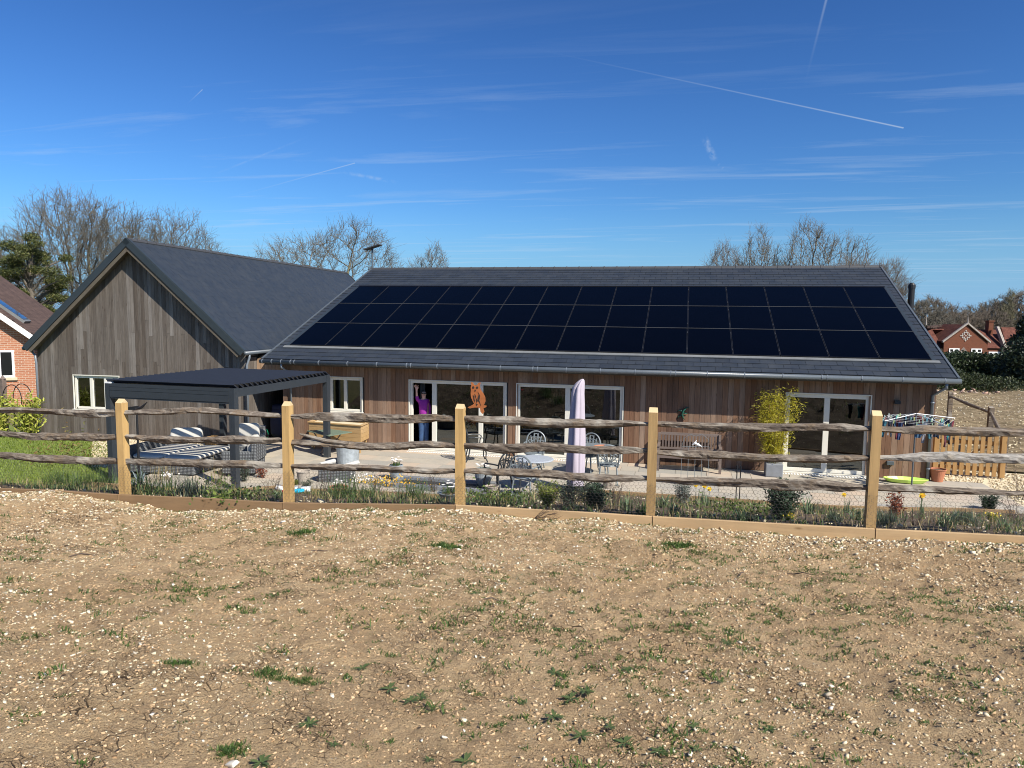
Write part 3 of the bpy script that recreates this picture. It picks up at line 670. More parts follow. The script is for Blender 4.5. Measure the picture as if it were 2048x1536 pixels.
while u < ub:
    b = min(u+.118, ub); a_, b_ = u+.003, b-.003; za, zb = roofz(a_)-.14, roofz(b_)-.14; cu = (u+b)/2; p = va-r.uniform(.018, .026)
    segs = [(.05, None)]
    if wo[0][0]-.02 < cu < wo[0][1]+.02: segs = [(.05, wo[0][2]-.04), (wo[0][3]+.03, None)]
    for z0, z1 in segs:
        if z1 is not None: mb.box(a_, b_, p, va-.001, z0, z1); continue
        cut = r.uniform(2.6, 3.9) if r.random() < .75 else None
        if r.random() < .25: cut = r.uniform(1.95, 2.4)
        if cut and cut > z0+.15 and cut < min(za, zb)-.1:
            mb.box(a_, b_, p, va-.001, z0, cut-.002); z0 = cut+.002; p2 = va-r.uniform(.018, .026)
        else: p2 = p
        mb.hexa([(a_, p2, z0), (b_, p2, z0), (b_, va-.001, z0), (a_, va-.001, z0), (a_, p2, za), (b_, p2, zb), (b_, va-.001, zb), (a_, va-.001, za)])
    u = b
# right hand side wall boards
v = va
while v < WL-.5:
    p = r.uniform(.018, .024); mb.box(ub+.001, ub+p, v+.003, v+.134, .05, 2.55); mb.box(ua-p, ua-.001, v+.003, v+.134, .05, 2.55); v += .137
mb.build('cladding', M_['clad_grey'], wing)
glazed('window', wo[0][0], wo[0][1], wo[0][2], wo[0][3], [(1.94, .1), (2.42, .07)], wing, T=lambda x, y, z: W3(x, va+y, z), sill=True)
mb = MB(W3); mb.box(ua+.2, ub-.2, 3.0, 3.1, .03, 2.6); mb.box(ua+.2, ub-.2, va+.2, 3, 2.5, 2.55); mb.build('partition', M_['interior'], wing)
PW = math.atan(tp); cw, sw = math.cos(PW), math.sin(PW); SW = (SP/2)/cw
def WR(x, s, h=0): return W3(SP-s*cw+h*sw, x, ZEW+s*sw+h*cw)
def WLf(x, s, h=0): return W3(s*cw-h*sw, x, ZEW+s*sw+h*cw)
mb = MB(WR); mb.box(.03, WL, .02, SW, -.1, -.006); mb.T = WLf; mb.box(.03, WL, .02, SW, -.1, -.006)
wroof = mb.build('roof', M_['membrane'], wing)
a = slates(WR, .02, WL, 0, SW-.04, .3, .24, None, 8, .004); a.build('slates', M_['slate_wing'], wroof)
a = slates(WLf, .02, WL, 0, SW-.04, .6, .48, None, 9); a.build('rear_slates', M_['slate_wing'], wroof)
mb = MB(WR); mb.box(-.03, .03, -.03, SW+.02, -.15, .035); mb.box(-.012, .10, -.03, SW, .0151, .05); mb.T = WLf; mb.box(-.03, .03, -.03, SW+.02, -.15, .035); mb.box(-.012, .1, -.03, SW, .0151, .05)
mb.T = WR; mb.box(WL-.02, WL+.04, -.03, SW, -.15, .035)
mb.build('verge', M_['verge'], wroof)
mb = MB(WR); mb.box(.0, .05, .02, SW-.06, -.26, -.155); mb.box(.05, va-.03, .02, SW-.1, -.17, -.15); mb.T = WLf; mb.box(.0, .05, .02, SW-.06, -.26, -.155); mb.box(.05, va-.03, .02, SW-.1, -.17, -.15)
mb.build('bargeboard', M_['soffit'], wroof)
mb = MB(); v = .0
while v < WL:
    b = min(v+.42, WL); mb.tube([W3(SP/2, v, ZRW-.03), W3(SP/2, b-.03, ZRW-.03)], .08, 8); mb.tube([W3(SP/2, b-.03, ZRW-.028), W3(SP/2, b, ZRW-.028)], .09, 8); v = b
mb.build('ridge_tiles', M_['ridge'], wroof)
mb = MB(); mb.tube([W3(SP+.05, .0, ZEW-.06), W3(SP+.05, WL, ZEW-.06)], .06, 10); mb.tube([W3(-.05, .0, ZEW-.06), W3(-.05, WL, ZEW-.06)], .06, 10)
mb.build('gutter', M_['gutter'], wing, smooth=True)
mb = MB(); mb.tube([W3(SP+.05, .25, ZEW-.08), W3(SP+.05, .25, ZEW-.2), W3(SP-.02, .22, ZEW-.42), W3(SP-.02, .22, .05)], .034, 10); mb.build('downpipe', M_['pipe'], wing, smooth=True)
mb = MB(); mb.tube([W3(-.05, .3, ZEW-.08), W3(-.04, .28, ZEW-.15), W3(.14, .22, ZEW-.28), W3(.17, .22, ZEW-.5), W3(.17, .22, .05)], .034, 10); mb.build('downpipe', M_['pipe'], wing, smooth=True)
# link between the two
lk = thing('link_wall', 'short timber link above the dark store recess between the two roofs', 'wall', (-12, .5, 0))
mb = MB(); mb.box(-12.5, -11.37, .25, .35, 1.95, 2.55); mb.box(-12.6, -11.3, 3.0, 3.1, 0, 2.6); mb.box(-12.6, -11.3, .36, 3.0, 2.5, 2.6); mb.build('backing', M_['membrane'], lk)
mb = MB(); x = -12.5
while x < -11.4: mb.box(x+.003, x+.12, .225, .249, 1.95, 2.5); x += .125
mb.build('cladding', wood('orange_cladding', [(.4, .26, .16), (.46, .31, .2)], 'z', 20, .3), lk)
mb = MB(); mb.box(-11.48, -11.352, -.03, .1, .04, 2.4); mb.build('corner_post', M_['clad_brown'], lk)

# ================================================================ FENCE
fence = thing('post_and_rail_fence', 'three rail fence of split weathered rails and fresh square posts with wire netting', 'fence', (-2.6, -10.6, 1.4))
ALLP = [(-9.62, -10.95, 1.38, 2.66)]+[(x, y, b, t) for (x, y, b, t) in [(-7.28, -10.85, 1.41, 2.686), (-4.88, -10.75, 1.44, 2.735), (-2.62, -10.6, 1.55, 2.775), (-.32, -10.5, 1.565, 2.815), (2.05, -10.42, 1.60, 2.87)]]+[(4.45, -10.33, 1.65, 2.93)]
for i, (x, y, b, tp_) in enumerate(ALLP):
    h = .051; d = .055; r = random.Random(i); lean = r.uniform(-.006, .006); mb = MB()
    z1 = tp_-.045
    def c4(z, e=0, lx=0): return [(x-h+e+lx, y-d+e, z), (x+h-e+lx, y-d+e, z), (x+h-e+lx, y+d-e, z), (x-h+e+lx, y+d-e, z)]
    mb.hexa(c4(b-.4)+c4(z1, 0, lean))
    mb.cm = 1
    q = c4(z1+.0005, 0, lean); a1, a2 = (x-h+.004+lean, y+.006, tp_+.008), (x+h-.004+lean, y+.006, tp_+.008)
    mb.add(q+[a1, a2], [(0, 1, 5, 4), (2, 3, 4, 5), (1, 2, 5), (3, 0, 4)])
    mb.build('post', [M_['post_b' if i > 3 else 'post'], M_['postcap']], fence, bevel=.0015)
RL = {'0t': [(-9.21, 2.469, 0.04), (-8.4, 2.487, 0.035), (-7.8, 2.474, 0.053), (-7.35, 2.506, 0.047)],
      '0m': [(-9.23, 2.148, 0.031), (-8.62, 2.121, 0.049), (-8.02, 2.142, 0.044), (-7.71, 2.156, 0.053), (-7.36, 2.177, 0.031)],
      '0l': [(-9.25, 1.833, 0.04), (-8.44, 1.823, 0.053), (-7.83, 1.823, 0.048), (-7.38, 1.847, 0.039)],
      '1t': [(-7.14, 2.514, 0.034), (-6.56, 2.544, 0.041), (-6.3, 2.579, 0.04), (-5.75, 2.57, 0.036), (-5.33, 2.559, 0.04), (-4.92, 2.56, 0.025)],
      '1m': [(-7.16, 2.181, 0.03), (-6.72, 2.172, 0.05), (-6.13, 2.189, 0.04), (-5.69, 2.21, 0.058), (-5.2, 2.228, 0.042), (-4.95, 2.248, 0.027)],
      '1l': [(-7.15, 1.853, 0.042), (-6.58, 1.866, 0.049), (-5.99, 1.88, 0.05), (-5.42, 1.902, 0.048), (-4.95, 1.907, 0.028)],
      '2t': [(-4.79, 2.553, 0.025), (-4.46, 2.566, 0.048), (-4.04, 2.566, 0.051), (-3.52, 2.572, 0.05), (-3.13, 2.589, 0.053), (-2.88, 2.598, 0.04), (-2.68, 2.599, 0.034)],
      '2m': [(-4.79, 2.22, 0.035), (-4.38, 2.225, 0.042), (-3.91, 2.211, 0.046), (-3.45, 2.218, 0.045), (-3.07, 2.269, 0.042), (-2.68, 2.279, 0.029)],
      '2l': [(-4.82, 1.913, 0.025), (-4.38, 1.917, 0.042), (-3.78, 1.936, 0.038), (-3.26, 1.944, 0.039), (-2.94, 1.937, 0.036), (-2.68, 1.953, 0.026)],
      '3t': [(-2.57, 2.608, 0.026), (-2.25, 2.593, 0.047), (-1.83, 2.6, 0.049), (-1.4, 2.596, 0.052), (-0.93, 2.601, 0.052), (-0.7, 2.618, 0.039), (-0.4, 2.628, 0.022)],
      '3m': [(-2.56, 2.269, 0.032), (-2.07, 2.268, 0.056), (-1.64, 2.296, 0.051), (-1.16, 2.294, 0.045), (-0.93, 2.292, 0.046), (-0.58, 2.308, 0.042), (-0.39, 2.308, 0.026)],
      '3l': [(-2.56, 1.955, 0.029), (-2.06, 1.97, 0.041), (-1.63, 1.975, 0.047), (-1.15, 1.959, 0.044), (-0.92, 1.954, 0.044), (-0.66, 1.972, 0.04), (-0.38, 1.992, 0.03)],
      '4t': [(-0.28, 2.635, 0.032), (0.03, 2.633, 0.035), (0.37, 2.627, 0.049), (0.58, 2.634, 0.046), (1.06, 2.649, 0.045), (1.53, 2.672, 0.042), (1.79, 2.679, 0.037), (1.97, 2.68, 0.03)],
      '4m': [(-0.27, 2.308, 0.026), (0.1, 2.29, 0.048), (0.43, 2.301, 0.047), (0.76, 2.294, 0.045), (1.19, 2.3, 0.041), (1.71, 2.326, 0.045), (1.99, 2.354, 0.028)],
      '4l': [(-0.26, 1.98, 0.026), (0.11, 1.98, 0.042), (0.5, 1.993, 0.043), (0.77, 2.002, 0.045), (1.15, 2.0, 0.057), (1.51, 2.016, 0.056), (1.77, 2.008, 0.046), (2.0, 2.023, 0.028)],
      '5t': [(2.1, 2.679, 0.032), (2.29, 2.672, 0.03), (2.49, 2.685, 0.047), (2.78, 2.687, 0.043), (3.07, 2.687, 0.043), (3.49, 2.699, 0.036)],
      '5m': [(2.11, 2.361, 0.027), (2.36, 2.377, 0.037), (2.56, 2.395, 0.052), (2.94, 2.412, 0.054), (3.5, 2.426, 0.053)],
      '5l': [(2.12, 2.025, 0.033), (2.43, 2.027, 0.039), (2.73, 2.035, 0.039), (3.02, 2.035, 0.03), (3.53, 2.054, 0.024)]}
def rail(pts, y0f, pale, seed, ends=(1, 1)):
    r = random.Random(seed); P = []
    xs_ = [p[0] for p in pts]; n = max(24, int((xs_[-1]-xs_[0])/.045)); X = np.linspace(xs_[0], xs_[-1], n)
    zc = np.interp(X, xs_, [p[1] for p in pts]); hh = np.interp(X, xs_, [p[2] for p in pts])
    # smooth
    for _ in range(2): zc[1:-1] = (zc[:-2]+zc[1:-1]*2+zc[2:])/4; hh[1:-1] = (hh[:-2]+hh[1:-1]*2+hh[2:])/4
    s = seed*7.7
    mb = MB(); ns = 10; V = []
    for i, x in enumerate(X):
        e = min(i, n-1-i)/(n*.10); e = min(1, e)
        yc = y0f(x)+.025*float(vnoise(np.array(x*1.7+s), np.array(s)))*1.4; zz = zc[i]+.012*float(vnoise(np.array(x*3+s), np.array(3.3+s)))*1.2
        for k in range(ns):
            an = 2*math.pi*k/ns+.3
            # cleft section: flat-ish lower front, rounded bark top
            rr = 1+.16*math.cos(2*an+s)+.13*math.cos(3*an+s*2+x*.5)
            nz_ = 1+.5*float(vnoise(np.array(x*5+s), np.array(k*1.37+s)))+.42*float(vnoise(np.array(x*17+s), np.array(k*2.1+s)))
            rad_y = (.048*e+.022*(1-e))*rr*nz_; rad_z = hh[i]*(1.06+.26*(nz_-1)*2)*(1 if e > .9 else .97)
            V.append((x, yc+rad_y*math.cos(an), zz+rad_z*math.sin(an)*(.9+.1*rr*nz_)))
    Fc = []
    for i in range(n-1):
        for k in range(ns): Fc.append((i*ns+k, i*ns+(k+1) % ns, (i+1)*ns+(k+1) % ns, (i+1)*ns+k))
    Fc.append(tuple(range(ns))[::-1]); Fc.append(tuple((n-1)*ns+k for k in range(ns)))
    mb.add(V, Fc)
    return mb.build('rail', M_['rail_pale'] if pale else M_['rail'], fence)
yfun = lambda x: float(fy(np.array(x)))-.0
for i, (k, pts) in enumerate(RL.items()):
    # run each rail into the mortices of its two posts
    pts = list(pts)
    if k[0] != '0': pts = [(pts[0][0]-.09, pts[0][1], pts[0][2]*.85)]+pts
    else: pts = [(-9.6, pts[0][1]-.01, .03)]+pts
    if k[0] != '5': pts = pts+[(pts[-1][0]+.07, pts[-1][1], pts[-1][2]*.85)]
    else: pts = pts+[(4.4, pts[-1][1]+.03, .03)]
    rail(pts, yfun, k == '5m', i+1)
# broken branch end sticking up from the middle rail
mb = MB(); mb.tube([(-4.05, -10.72, 2.235), (-4.35, -10.74, 2.262), (-4.62, -10.75, 2.315), (-4.70, -10.76, 2.335)], [.03, .026, .02, .012], 8); mb.build('rail_branch', M_['rail'], fence)
# gravel boards: one per bay
bx = [(-9.6, -7.3), (-7.3, -4.9), (-4.9, -2.645), (-2.645, -.29), (-.29, 2.09), (2.09, 4.5)]
for i, (a, b) in enumerate(bx):
    mb = MB(); n = 12; X = np.linspace(a+.003, b-.003, n)
    V = []
    for x in X:
        yc = yfun(x)-.06; zt = float(np.interp(x, BX, BT)); zb = zt-.26
        V += [(x, yc-.045, zb), (x, yc, zb), (x, yc, zt), (x, yc-.045, zt)]
    Fc = [(0, 1, 2, 3), tuple((n-1)*4+k for k in (3, 2, 1, 0))]
    for j in range(n-1):
        for k in range(4): Fc.append((j*4+k, j*4+(k+1) % 4, (j+1)*4+(k+1) % 4, (j+1)*4+k))
    mb.add(V, Fc); mb.build('gravel_board', M_['board_new' if i > 2 else 'board'], fence, bevel=.004)
# chicken wire
def prisms(P0, P1, r0, r1, n=3):
    P0 = np.asarray(P0, float); P1 = np.asarray(P1, float); d = P1-P0; L = np.linalg.norm(d, axis=1, keepdims=True)+1e-9; t = d/L
    up = np.where(np.abs(t[:, 2:3]) < .9, np.array([[0, 0, 1.]]), np.array([[1., 0, 0]])); a = np.cross(t, up); a /= np.linalg.norm(a, axis=1, keepdims=True)+1e-9; b = np.cross(t, a)
    r0 = np.broadcast_to(np.asarray(r0, float), (len(P0),))[:, None]; r1 = np.broadcast_to(np.asarray(r1, float), (len(P0),))[:, None]
    V = np.empty((len(P0), 2*n, 3)); 
    for k in range(n):
        c, s = math.cos(2*math.pi*k/n), math.sin(2*math.pi*k/n); off = a*c+b*s; V[:, k] = P0+off*r0; V[:, n+k] = P1+off*r1
    base = (np.arange(len(P0))*2*n)[:, None]; F = []
    for k in range(n): F.append(base+np.array([[k, (k+1) % n, n+(k+1) % n, n+k]]))
    return V.reshape(-1, 3), np.stack(F, 1).reshape(-1, 4)
for (a, b), lowkey in zip(bx, ['0l', '1l', '2l', '3l', '4l', '5l']):
    P0, P1 = [], []; W = .05; H = .058; rp = RL[lowkey]; 
    rows = 12; zt = lambda x: float(np.interp(x, [p[0] for p in rp], [p[1] for p in rp]))-.0
    nx_ = int((b-a)/W)
    r = np.random.default_rng(4)
    def pt(i, j, hi):
        x = a+i*W/2; z0 = float(btop(x))+.0; z1 = zt(x); fr_ = (j+hi*.35)/rows
        z = z0+(z1-z0)*fr_; yy = float(fy(x))-.068+.012*math.sin(x*5+j*.4)*(1-fr_)+ (0.045*max(0, fr_-.85)/.15)
        sag = .0; return (x+.006*math.sin(j*1.7+x*9), yy, z)
    for j in range(rows):
        for i in range(2*nx_):
            up_ = (i+j) % 2
            p = pt(i, j, .5 if up_ else -.5); q = pt(i+1, j, -.5 if up_ else .5); P0.append(p); P1.append(q)
            if up_ and j < rows-1: P0.append(p); P1.append(pt(i, j+1, -.5))
    V, Fq = prisms(P0, P1, .0013, .0013); npmesh('wire_mesh', V, Fq, M_['wire'], fence)
# owl of cut rusty steel fixed to the post
OX, OY, OZ = -2.44, -10.59, 2.72
def flat_outline(name, polys, T, th, m, parent=None, holes=()):
    mb = MB()
    for pl in polys:
        n = len(pl); A = [T(x, z, -th/2) for x, z in pl]; Bk = [T(x, z, th/2) for x, z in pl]
        mb.add(A+Bk, [tuple(range(n)), tuple(range(2*n-1, n-1, -1))]+[(i, n+i, n+(i+1) % n, (i+1) % n) for i in range(n)])
    return mb.build(name, m, parent)
owl = thing('owl_ornament', 'flat rusty orange steel owl ornament perched beside the middle fence post', 'garden ornament', (OX, OY, OZ))
To = lambda x, z, d: (OX-.0+(x-.5)*.34, OY+d, OZ-.03+z*.34)
body = [(.46, .97), (.41, 1.05), (.33, 1.07), (.355, .97), (.33, .88), (.34, .78), (.33, .68), (.34, .55), (.39, .42), (.46, .3), (.40, .25), (.30, .2), (.22, .16), (.3, .12), (.46, .16), (.6, .17), (.68, .14), (.70, .02), (.78, -.06), (.84, .03), (.80, .15), (.9, .19), (.93, .24), (.82, .26), (.88, .4), (.87, .55), (.80, .68), (.72, .78), (.68, .86), (.67, .96), (.70, 1.07), (.61, 1.05), (.56, .97), (.51, .95)]
flat_outline('body', [body], To, .006, M_['rust'], owl)
dk = plain('cut_out_shadow', (.03, .02, .015), .9)
def disc(cx, cz, r_, n=10, sx=1, sz=1): return [(cx+r_*sx*math.cos(2*math.pi*k/n), cz+r_*sz*math.sin(2*math.pi*k/n)) for k in range(n)]
flat_outline('eye', [disc(.43, .88, .042)], lambda x, z, d: To(x, z, d-.0055), .003, dk, owl); flat_outline('eye', [disc(.575, .88, .042)], lambda x, z, d: To(x, z, d-.0055), .003, dk, owl)
flat_outline('feathers', [[(.60, .74), (.66, .6), (.64, .40), (.72, .24), (.66, .42), (.685, .6)], [(.42, .62), (.47, .55), (.45, .47)], [(.49, .66), (.54, .56), (.50, .46)], [(.44, .5), (.5, .42), (.48, .34)], [(.55, .5), (.60, .4), (.55, .33)], [(.53, .32), (.6, .28), (.56, .22)], [(.62, .62), (.66, .5), (.62, .36), (.6, .5)], [(.50, .82), (.53, .77), (.50, .72), (.48, .77)]], lambda x, z, d: To(x, z, d-.0055), .003, dk, owl)

# ================================================================ PERGOLA
pg = thing('pergola', 'dark grey metal pergola with louvred roof over the garden sofa', 'pergola', (-10.8, -3.7, 0))
PA, PB_, PC_, PD = Vector((-12.64, -5.45, 0)), Vector((-9.27, -5.55, 0)), Vector((-9.13, -1.55, 0)), Vector((-12.82, -1.3, 0))
ex = (PB_-PA).normalized(); ez = Vector((0, 0, 1)); eyy = Vector((-ex.y, ex.x, 0)); PWd = (PB_-PA).length; PDp = (PC_-PB_).length; ZT = 2.25
def PG(u, v, z): return PA+ex*u+eyy*v+ez*z
for (u, v) in ((0, 0), (PWd-.14, 0), (0, PDp-.14), (PWd-.14, PDp-.14)):
    mb = MB(PG); mb.box(u, u+.14, v, v+.14, 0.02, ZT-.001); mb.box(u-.004, u+.144, v-.004, v+.144, .02, .10); mb.box(u+.066, u+.074, v-.003, v+.0, .1, ZT-.02); mb.build('post', M_['pergola'], pg, bevel=.006)
mb = MB(PG); mb.box(.141, PWd-.141, .02, .13, ZT-.16, ZT); mb.box(.141, PWd-.141, PDp-.13, PDp-.02, ZT-.16, ZT); mb.build('beam', M_['pergola'], pg)
for u in (.02, PWd-.12):
    mb = MB(PG); mb.box(u, u+.1, .141, PDp-.141, ZT-.19, ZT-.012); mb.build('beam', M_['pergola'], pg)
mb = MB(PG); mb.box(.141, PWd-.141, -.012, .018, ZT-.30, ZT-.155); mb.box(.141, PWd-.141, -.016, .018, ZT-.15, ZT-.075); mb.box(.141, PWd-.141, -.012, .018, ZT-.07, ZT+.0); mb.box(.15, PWd-.15, .0, .04, ZT-.335, ZT-.305)
mb.build('screen_box', M_['pergola'], pg)
n = 22
for i in range(n):
    v = .1+i*(PDp-.2)/(n-1); mb = MB(); c = PG(PWd/2, v, ZT+.035); mb.obox(c, PWd-.04, .175, .022, math.atan2(ex.y, ex.x), rad(-33)); mb.build('louvre', M_['louvre'], pg)
mb = MB(PG); mb.box(-.0, .14, -.0, .14, ZT, ZT+.03); mb.build('cap', M_['white'], pg)

# ================================================================ GARDEN FURNITURE
def cushion(mb, c, sx, sy, sz, rz=0, rx=0):
    R = Matrix.Rotation(rz, 3, 'Z') @ Matrix.Rotation(rx, 3, 'X'); c = Vector(c); n = 7; P = []
    def f(a, e=.22): return math.copysign(abs(a)**e, a)
    N1, N2 = 16, 8
    for j in range(N2+1):
        ph = -math.pi/2+math.pi*j/N2
        for i in range(N1):
            th = 2*math.pi*i/N1
            P.append(c+R@Vector((sx/2*f(math.cos(ph), .35)*f(math.cos(th), .3), sy/2*f(math.cos(ph), .35)*f(math.sin(th), .3), sz/2*f(math.sin(ph), .5))))
    Fc = [(j*N1+i, j*N1+(i+1) % N1, (j+1)*N1+(i+1) % N1, (j+1)*N1+i) for j in range(N2) for i in range(N1)]
    mb.add(P, Fc)
sofa = thing('garden_sofa', 'grey rattan corner sofa with pale cushions striped by louvre shadows under the pergola', 'sofa', (-11.9, -4.2, .03))
mb = MB(); mb.obox((-12.0, -3.75, .20), 1.75, 1.75, .30, rad(3)); mb.obox((-12.86, -3.8, .42), .1, 1.75, .5, rad(3)); mb.build('base', M_['rattan'], sofa, bevel=.02)
for dx in (-.43, .43):
    mb = MB(); cushion(mb, (-12.0+dx, -3.75, .41), .86, 1.72, .12, rad(3)); mb.build('seat_cushion', M_['cushion'], sofa, smooth=True)
mb = MB(); cushion(mb, (-12.55, -2.9, .66), .8, .22, .4, rad(20), rad(-18)); mb.build('back_cushion', M_['cushion'], sofa, smooth=True)
def armchair(loc, rz, label, name='garden_armchair'):
    t_ = thing(name, label, 'armchair', loc)
    R = Matrix.Rotation(rz, 3, 'Z'); L = Vector(loc); T = lambda x, y, z: R@Vector((x, y, z))+L
    mb = MB(T); mb.box(-.4, .4, -.38, .38, .06, .34); mb.box(-.4, -.28, -.38, .38, .341, .58); mb.box(.28, .4, -.38, .38, .341, .58); mb.box(-.4, .4, .30, .42, .341, .82); mb.build('frame', M_['rattan'], t_, bevel=.02)
    mb = MB(T); cushion(mb, (0, -.03, .42), .56, .64, .16); mb.build('seat_cushion', M_['cushion'], t_, smooth=True)
    mb = MB(T); cushion(mb, (0, .24, .68), .56, .16, .46); mb.build('back_cushion', M_['cushion'], t_, smooth=True)
    return t_
armchair((-11.15, -2.35, .03), rad(20), 'grey rattan armchair with pale cushions at the back of the pergola')
armchair((-10.2, -3.9, .03), rad(-75), 'grey rattan armchair side on at the right edge of the pergola')
tb = thing('coffee_table', 'low grey rattan coffee table behind the corner sofa', 'table', (-11.7, -2.0, .03))
mb = MB(); mb.box(-12.1, -11.3, -2.3, -1.75, .06, .36); mb.build('base', M_['rattan'], tb, bevel=.02); mb = MB(); mb.box(-12.13, -11.27, -2.33, -1.72, .362, .385); mb.build('table_top', M_['glass'], tb)
# low planter crate in brick colour behind sofa
pl = thing('timber_crate', 'small reddish timber log crate on the gravel behind the sofa', 'crate', (-12.6, -1.6, .02))
mb = MB()
for k in range(5): mb.box(-12.85+k*.12, -12.76+k*.12, -1.8, -1.5, .02, .42)
mb.build('slats', M_['gate'], pl); mb = MB(); mb.box(-12.88, -12.24, -1.82, -1.801, .1, .18); mb.box(-12.88, -12.24, -1.82, -1.801, .3, .38); mb.build('batten', M_['gate'], pl)
# dark pole stand
st = thing('pole_stand', 'thin black pole with a dark folded head beside the left fence post', 'garden stand', (-11.55, -5.75, .02))
mb = MB(); mb.tube([(-11.55, -5.75, .02), (-11.55, -5.75, 1.72)], [.028, .022], 10); mb.tube([(-11.55, -5.75, .9), (-11.55, -5.75, 1.0)], .034, 10); mb.lathe((-11.55, -5.75, .02), [(.18, 0), (.18, .02), (.05, .05)], 16); mb.build('pole', M_['black'], st)
mb = MB(); mb.tube([(-11.7, -5.78, 1.78), (-11.58, -5.75, 1.74), (-11.45, -5.72, 1.78), (-11.32, -5.70, 1.90)], [.04, .07, .06, .015], 8, flat=.5); mb.obox((-11.63, -5.76, 1.74), .2, .12, .12, 0, 0, rad(-10)); mb.build('head', M_['black'], st)
# raised timber planter
rp = thing('raised_planter', 'tall new timber planter box on legs full of pale gravel against the house', 'planter', (-9.4, -.55, .03))
def PLF(x, y, z): return (-10.25+x*.985-y*.1, -.75+x*-.12+y, z)
mb = MB(PLF)
for k in range(4): mb.box(0, 1.72, 0, .04, .36+k*.11, .465+k*.11); mb.box(0, 1.72, .62, .66, .36+k*.11, .465+k*.11); mb.box(-.001, .04, .041, .619, .36+k*.11, .465+k*.11); mb.box(1.68, 1.721, .041, .619, .36+k*.11, .465+k*.11)
mb.build('box', M_['planterwood'], rp, bevel=.003)
mb = MB(PLF); mb.box(-.03, 1.75, -.03, .05, .803, .83); mb.box(-.03, 1.75, .61, .69, .803, .83); mb.box(-.03, .05, .051, .609, .803, .83); mb.box(1.67, 1.75, .051, .609, .803, .83); mb.build('rim', M_['planterwood'], rp)
mb = MB(PLF); mb.box(.042, 1.678, .042, .618, .7, .785); mb.build('gravel_fill', M_['gravelst'], rp)
for x in (.06, 1.6):
    for y in (.06, .54): mb = MB(PLF); mb.box(x, x+.07, y, y+.07, .03, .359); mb.build('leg', M_['planterwood'], rp)
# green folding table
gt = thing('folding_table', 'sage green tabletop on crossed twig like legs in front of the timber planter', 'table', (-9.3, -1.3, .03))
mb = MB(); P = [(-10.0, -1.3, .66), (-9.1, -1.75, .64), (-8.75, -1.1, .66), (-9.5, -.9, .67)]; mb.hexa([(a, b, c-.02) for a, b, c in P]+P); mb.build('table_top', M_['greencover'], gt)
for a, b in (((-9.8, -1.3, .64), (-9.2, -1.5, .03)), ((-9.1, -1.6, .64), (-9.6, -1.3, .03)), ((-9.0, -1.2, .64), (-9.5, -1.1, .03)), ((-9.6, -1.0, .64), (-9.1, -1.15, .03))): mb = MB(); mb.tube([a, b], .016, 6); mb.build('leg', M_['teak'], gt)

# cast metal chair and table ------------------------------------------------
def arc(cx, cz, r, a0, a1, n=12, sx=1): return [(cx+sx*r*math.cos(rad(a0+(a1-a0)*i/n)), cz+r*math.sin(rad(a0+(a1-a0)*i/n))) for i in range(n+1)]
def castchair(label, loc, rz, m, group):
    t_ = thing('patio_chair', label, 'chair', (0, 0, 0), group)
    by = lambda z: .20+(z-.42)*.22
    mb = MB(); 
    fr = [(-.21, .40)]+[(-.235, .60)]+arc(0, .70, .235, 175, 5, 14)+[(.235, .60), (.21, .40)]
    mb.tube([(x, by(z), z) for x, z in fr], .019, 6); mb.build('back_frame', m, t_, local=True)
    mb = MB()
    for a in (-60, -36, -12, 12, 36, 60):
        s = math.sin(rad(a)); c = math.cos(rad(a)); P = []
        for k in range(9):
            q = k/8; P.append((s*(.05+.17*q)*1.05+.02*math.sin(q*3.1)*(1 if a > 0 else -1), .50+.36*q*c*1.05+.02))
        mb.tube([(x, by(z), z) for x, z in P], .0125, 5)
    for cx, cz, r_ in ((-.12, .56, .055), (.12, .56, .055), (-.07, .74, .05), (.07, .74, .05), (0, .83, .045), (-.15, .68, .035), (.15, .68, .035)):
        mb.tube([(x, by(z), z) for x, z in arc(cx, cz, r_, 0, 360, 12)], .0105, 5)
    mb.tube([(-.2, by(.49), .49), (.2, by(.49), .49)], .014, 5)
    mb.build('back_panel', m, t_, local=True)
    mb = MB(); mb.tube([(.24*math.cos(rad(a)), -.01+.23*math.sin(rad(a)), .43) for a in range(0, 361, 20)], .019, 6, caps=False)
    for k in range(-4, 5):
        w = math.sqrt(max(0, .22**2-(k*.05)**2)); mb.box(k*.05-.015, k*.05+.015, -w, w-.01, .424, .434); mb.box(-w, w, k*.05-.015, k*.05+.015, .4345, .442)
    mb.build('seat', m, t_, local=True)
    for sx in (-1, 1):
        mb = MB(); mb.tube([(sx*.17, -.18, .42), (sx*.2, -.23, .25), (sx*.2, -.22, .1), (sx*.23, -.27, .0)], [.019, .018, .015, .018], 6); mb.build('leg', m, t_, local=True)
        mb = MB(); mb.tube([(sx*.18, .19, .42), (sx*.2, .22, .25), (sx*.2, .25, .1), (sx*.22, .32, .0)], [.019, .018, .015, .018], 6); mb.build('leg', m, t_, local=True)
        mb = MB(); mb.tube([(sx*.235, by(.66), .66), (sx*.27, .08, .67), (sx*.27, -.12, .66), (sx*.26, -.17, .62), (sx*.24, -.13, .52), (sx*.22, -.12, .43)], .016, 6); mb.build('arm', m, t_, local=True)
    t_.location = loc; t_.rotation_euler = (0, 0, rz); return t_
G1 = 'cast metal chairs on the terrace'; TZ = .032
ch = castchair('dark cast metal chair side on in front of the owl door', (-5.25, -.95, TZ), rad(115), M_['castdark'], G1)
cg = castchair('grey cast metal chair facing away behind the round table', (-3.55, -1.6, TZ), rad(5), M_['castmetal'], G1)
clone(cg, (-1.62, -2.45, TZ), rad(186), 'grey cast metal chair right of the covered parasol with its fan back showing')
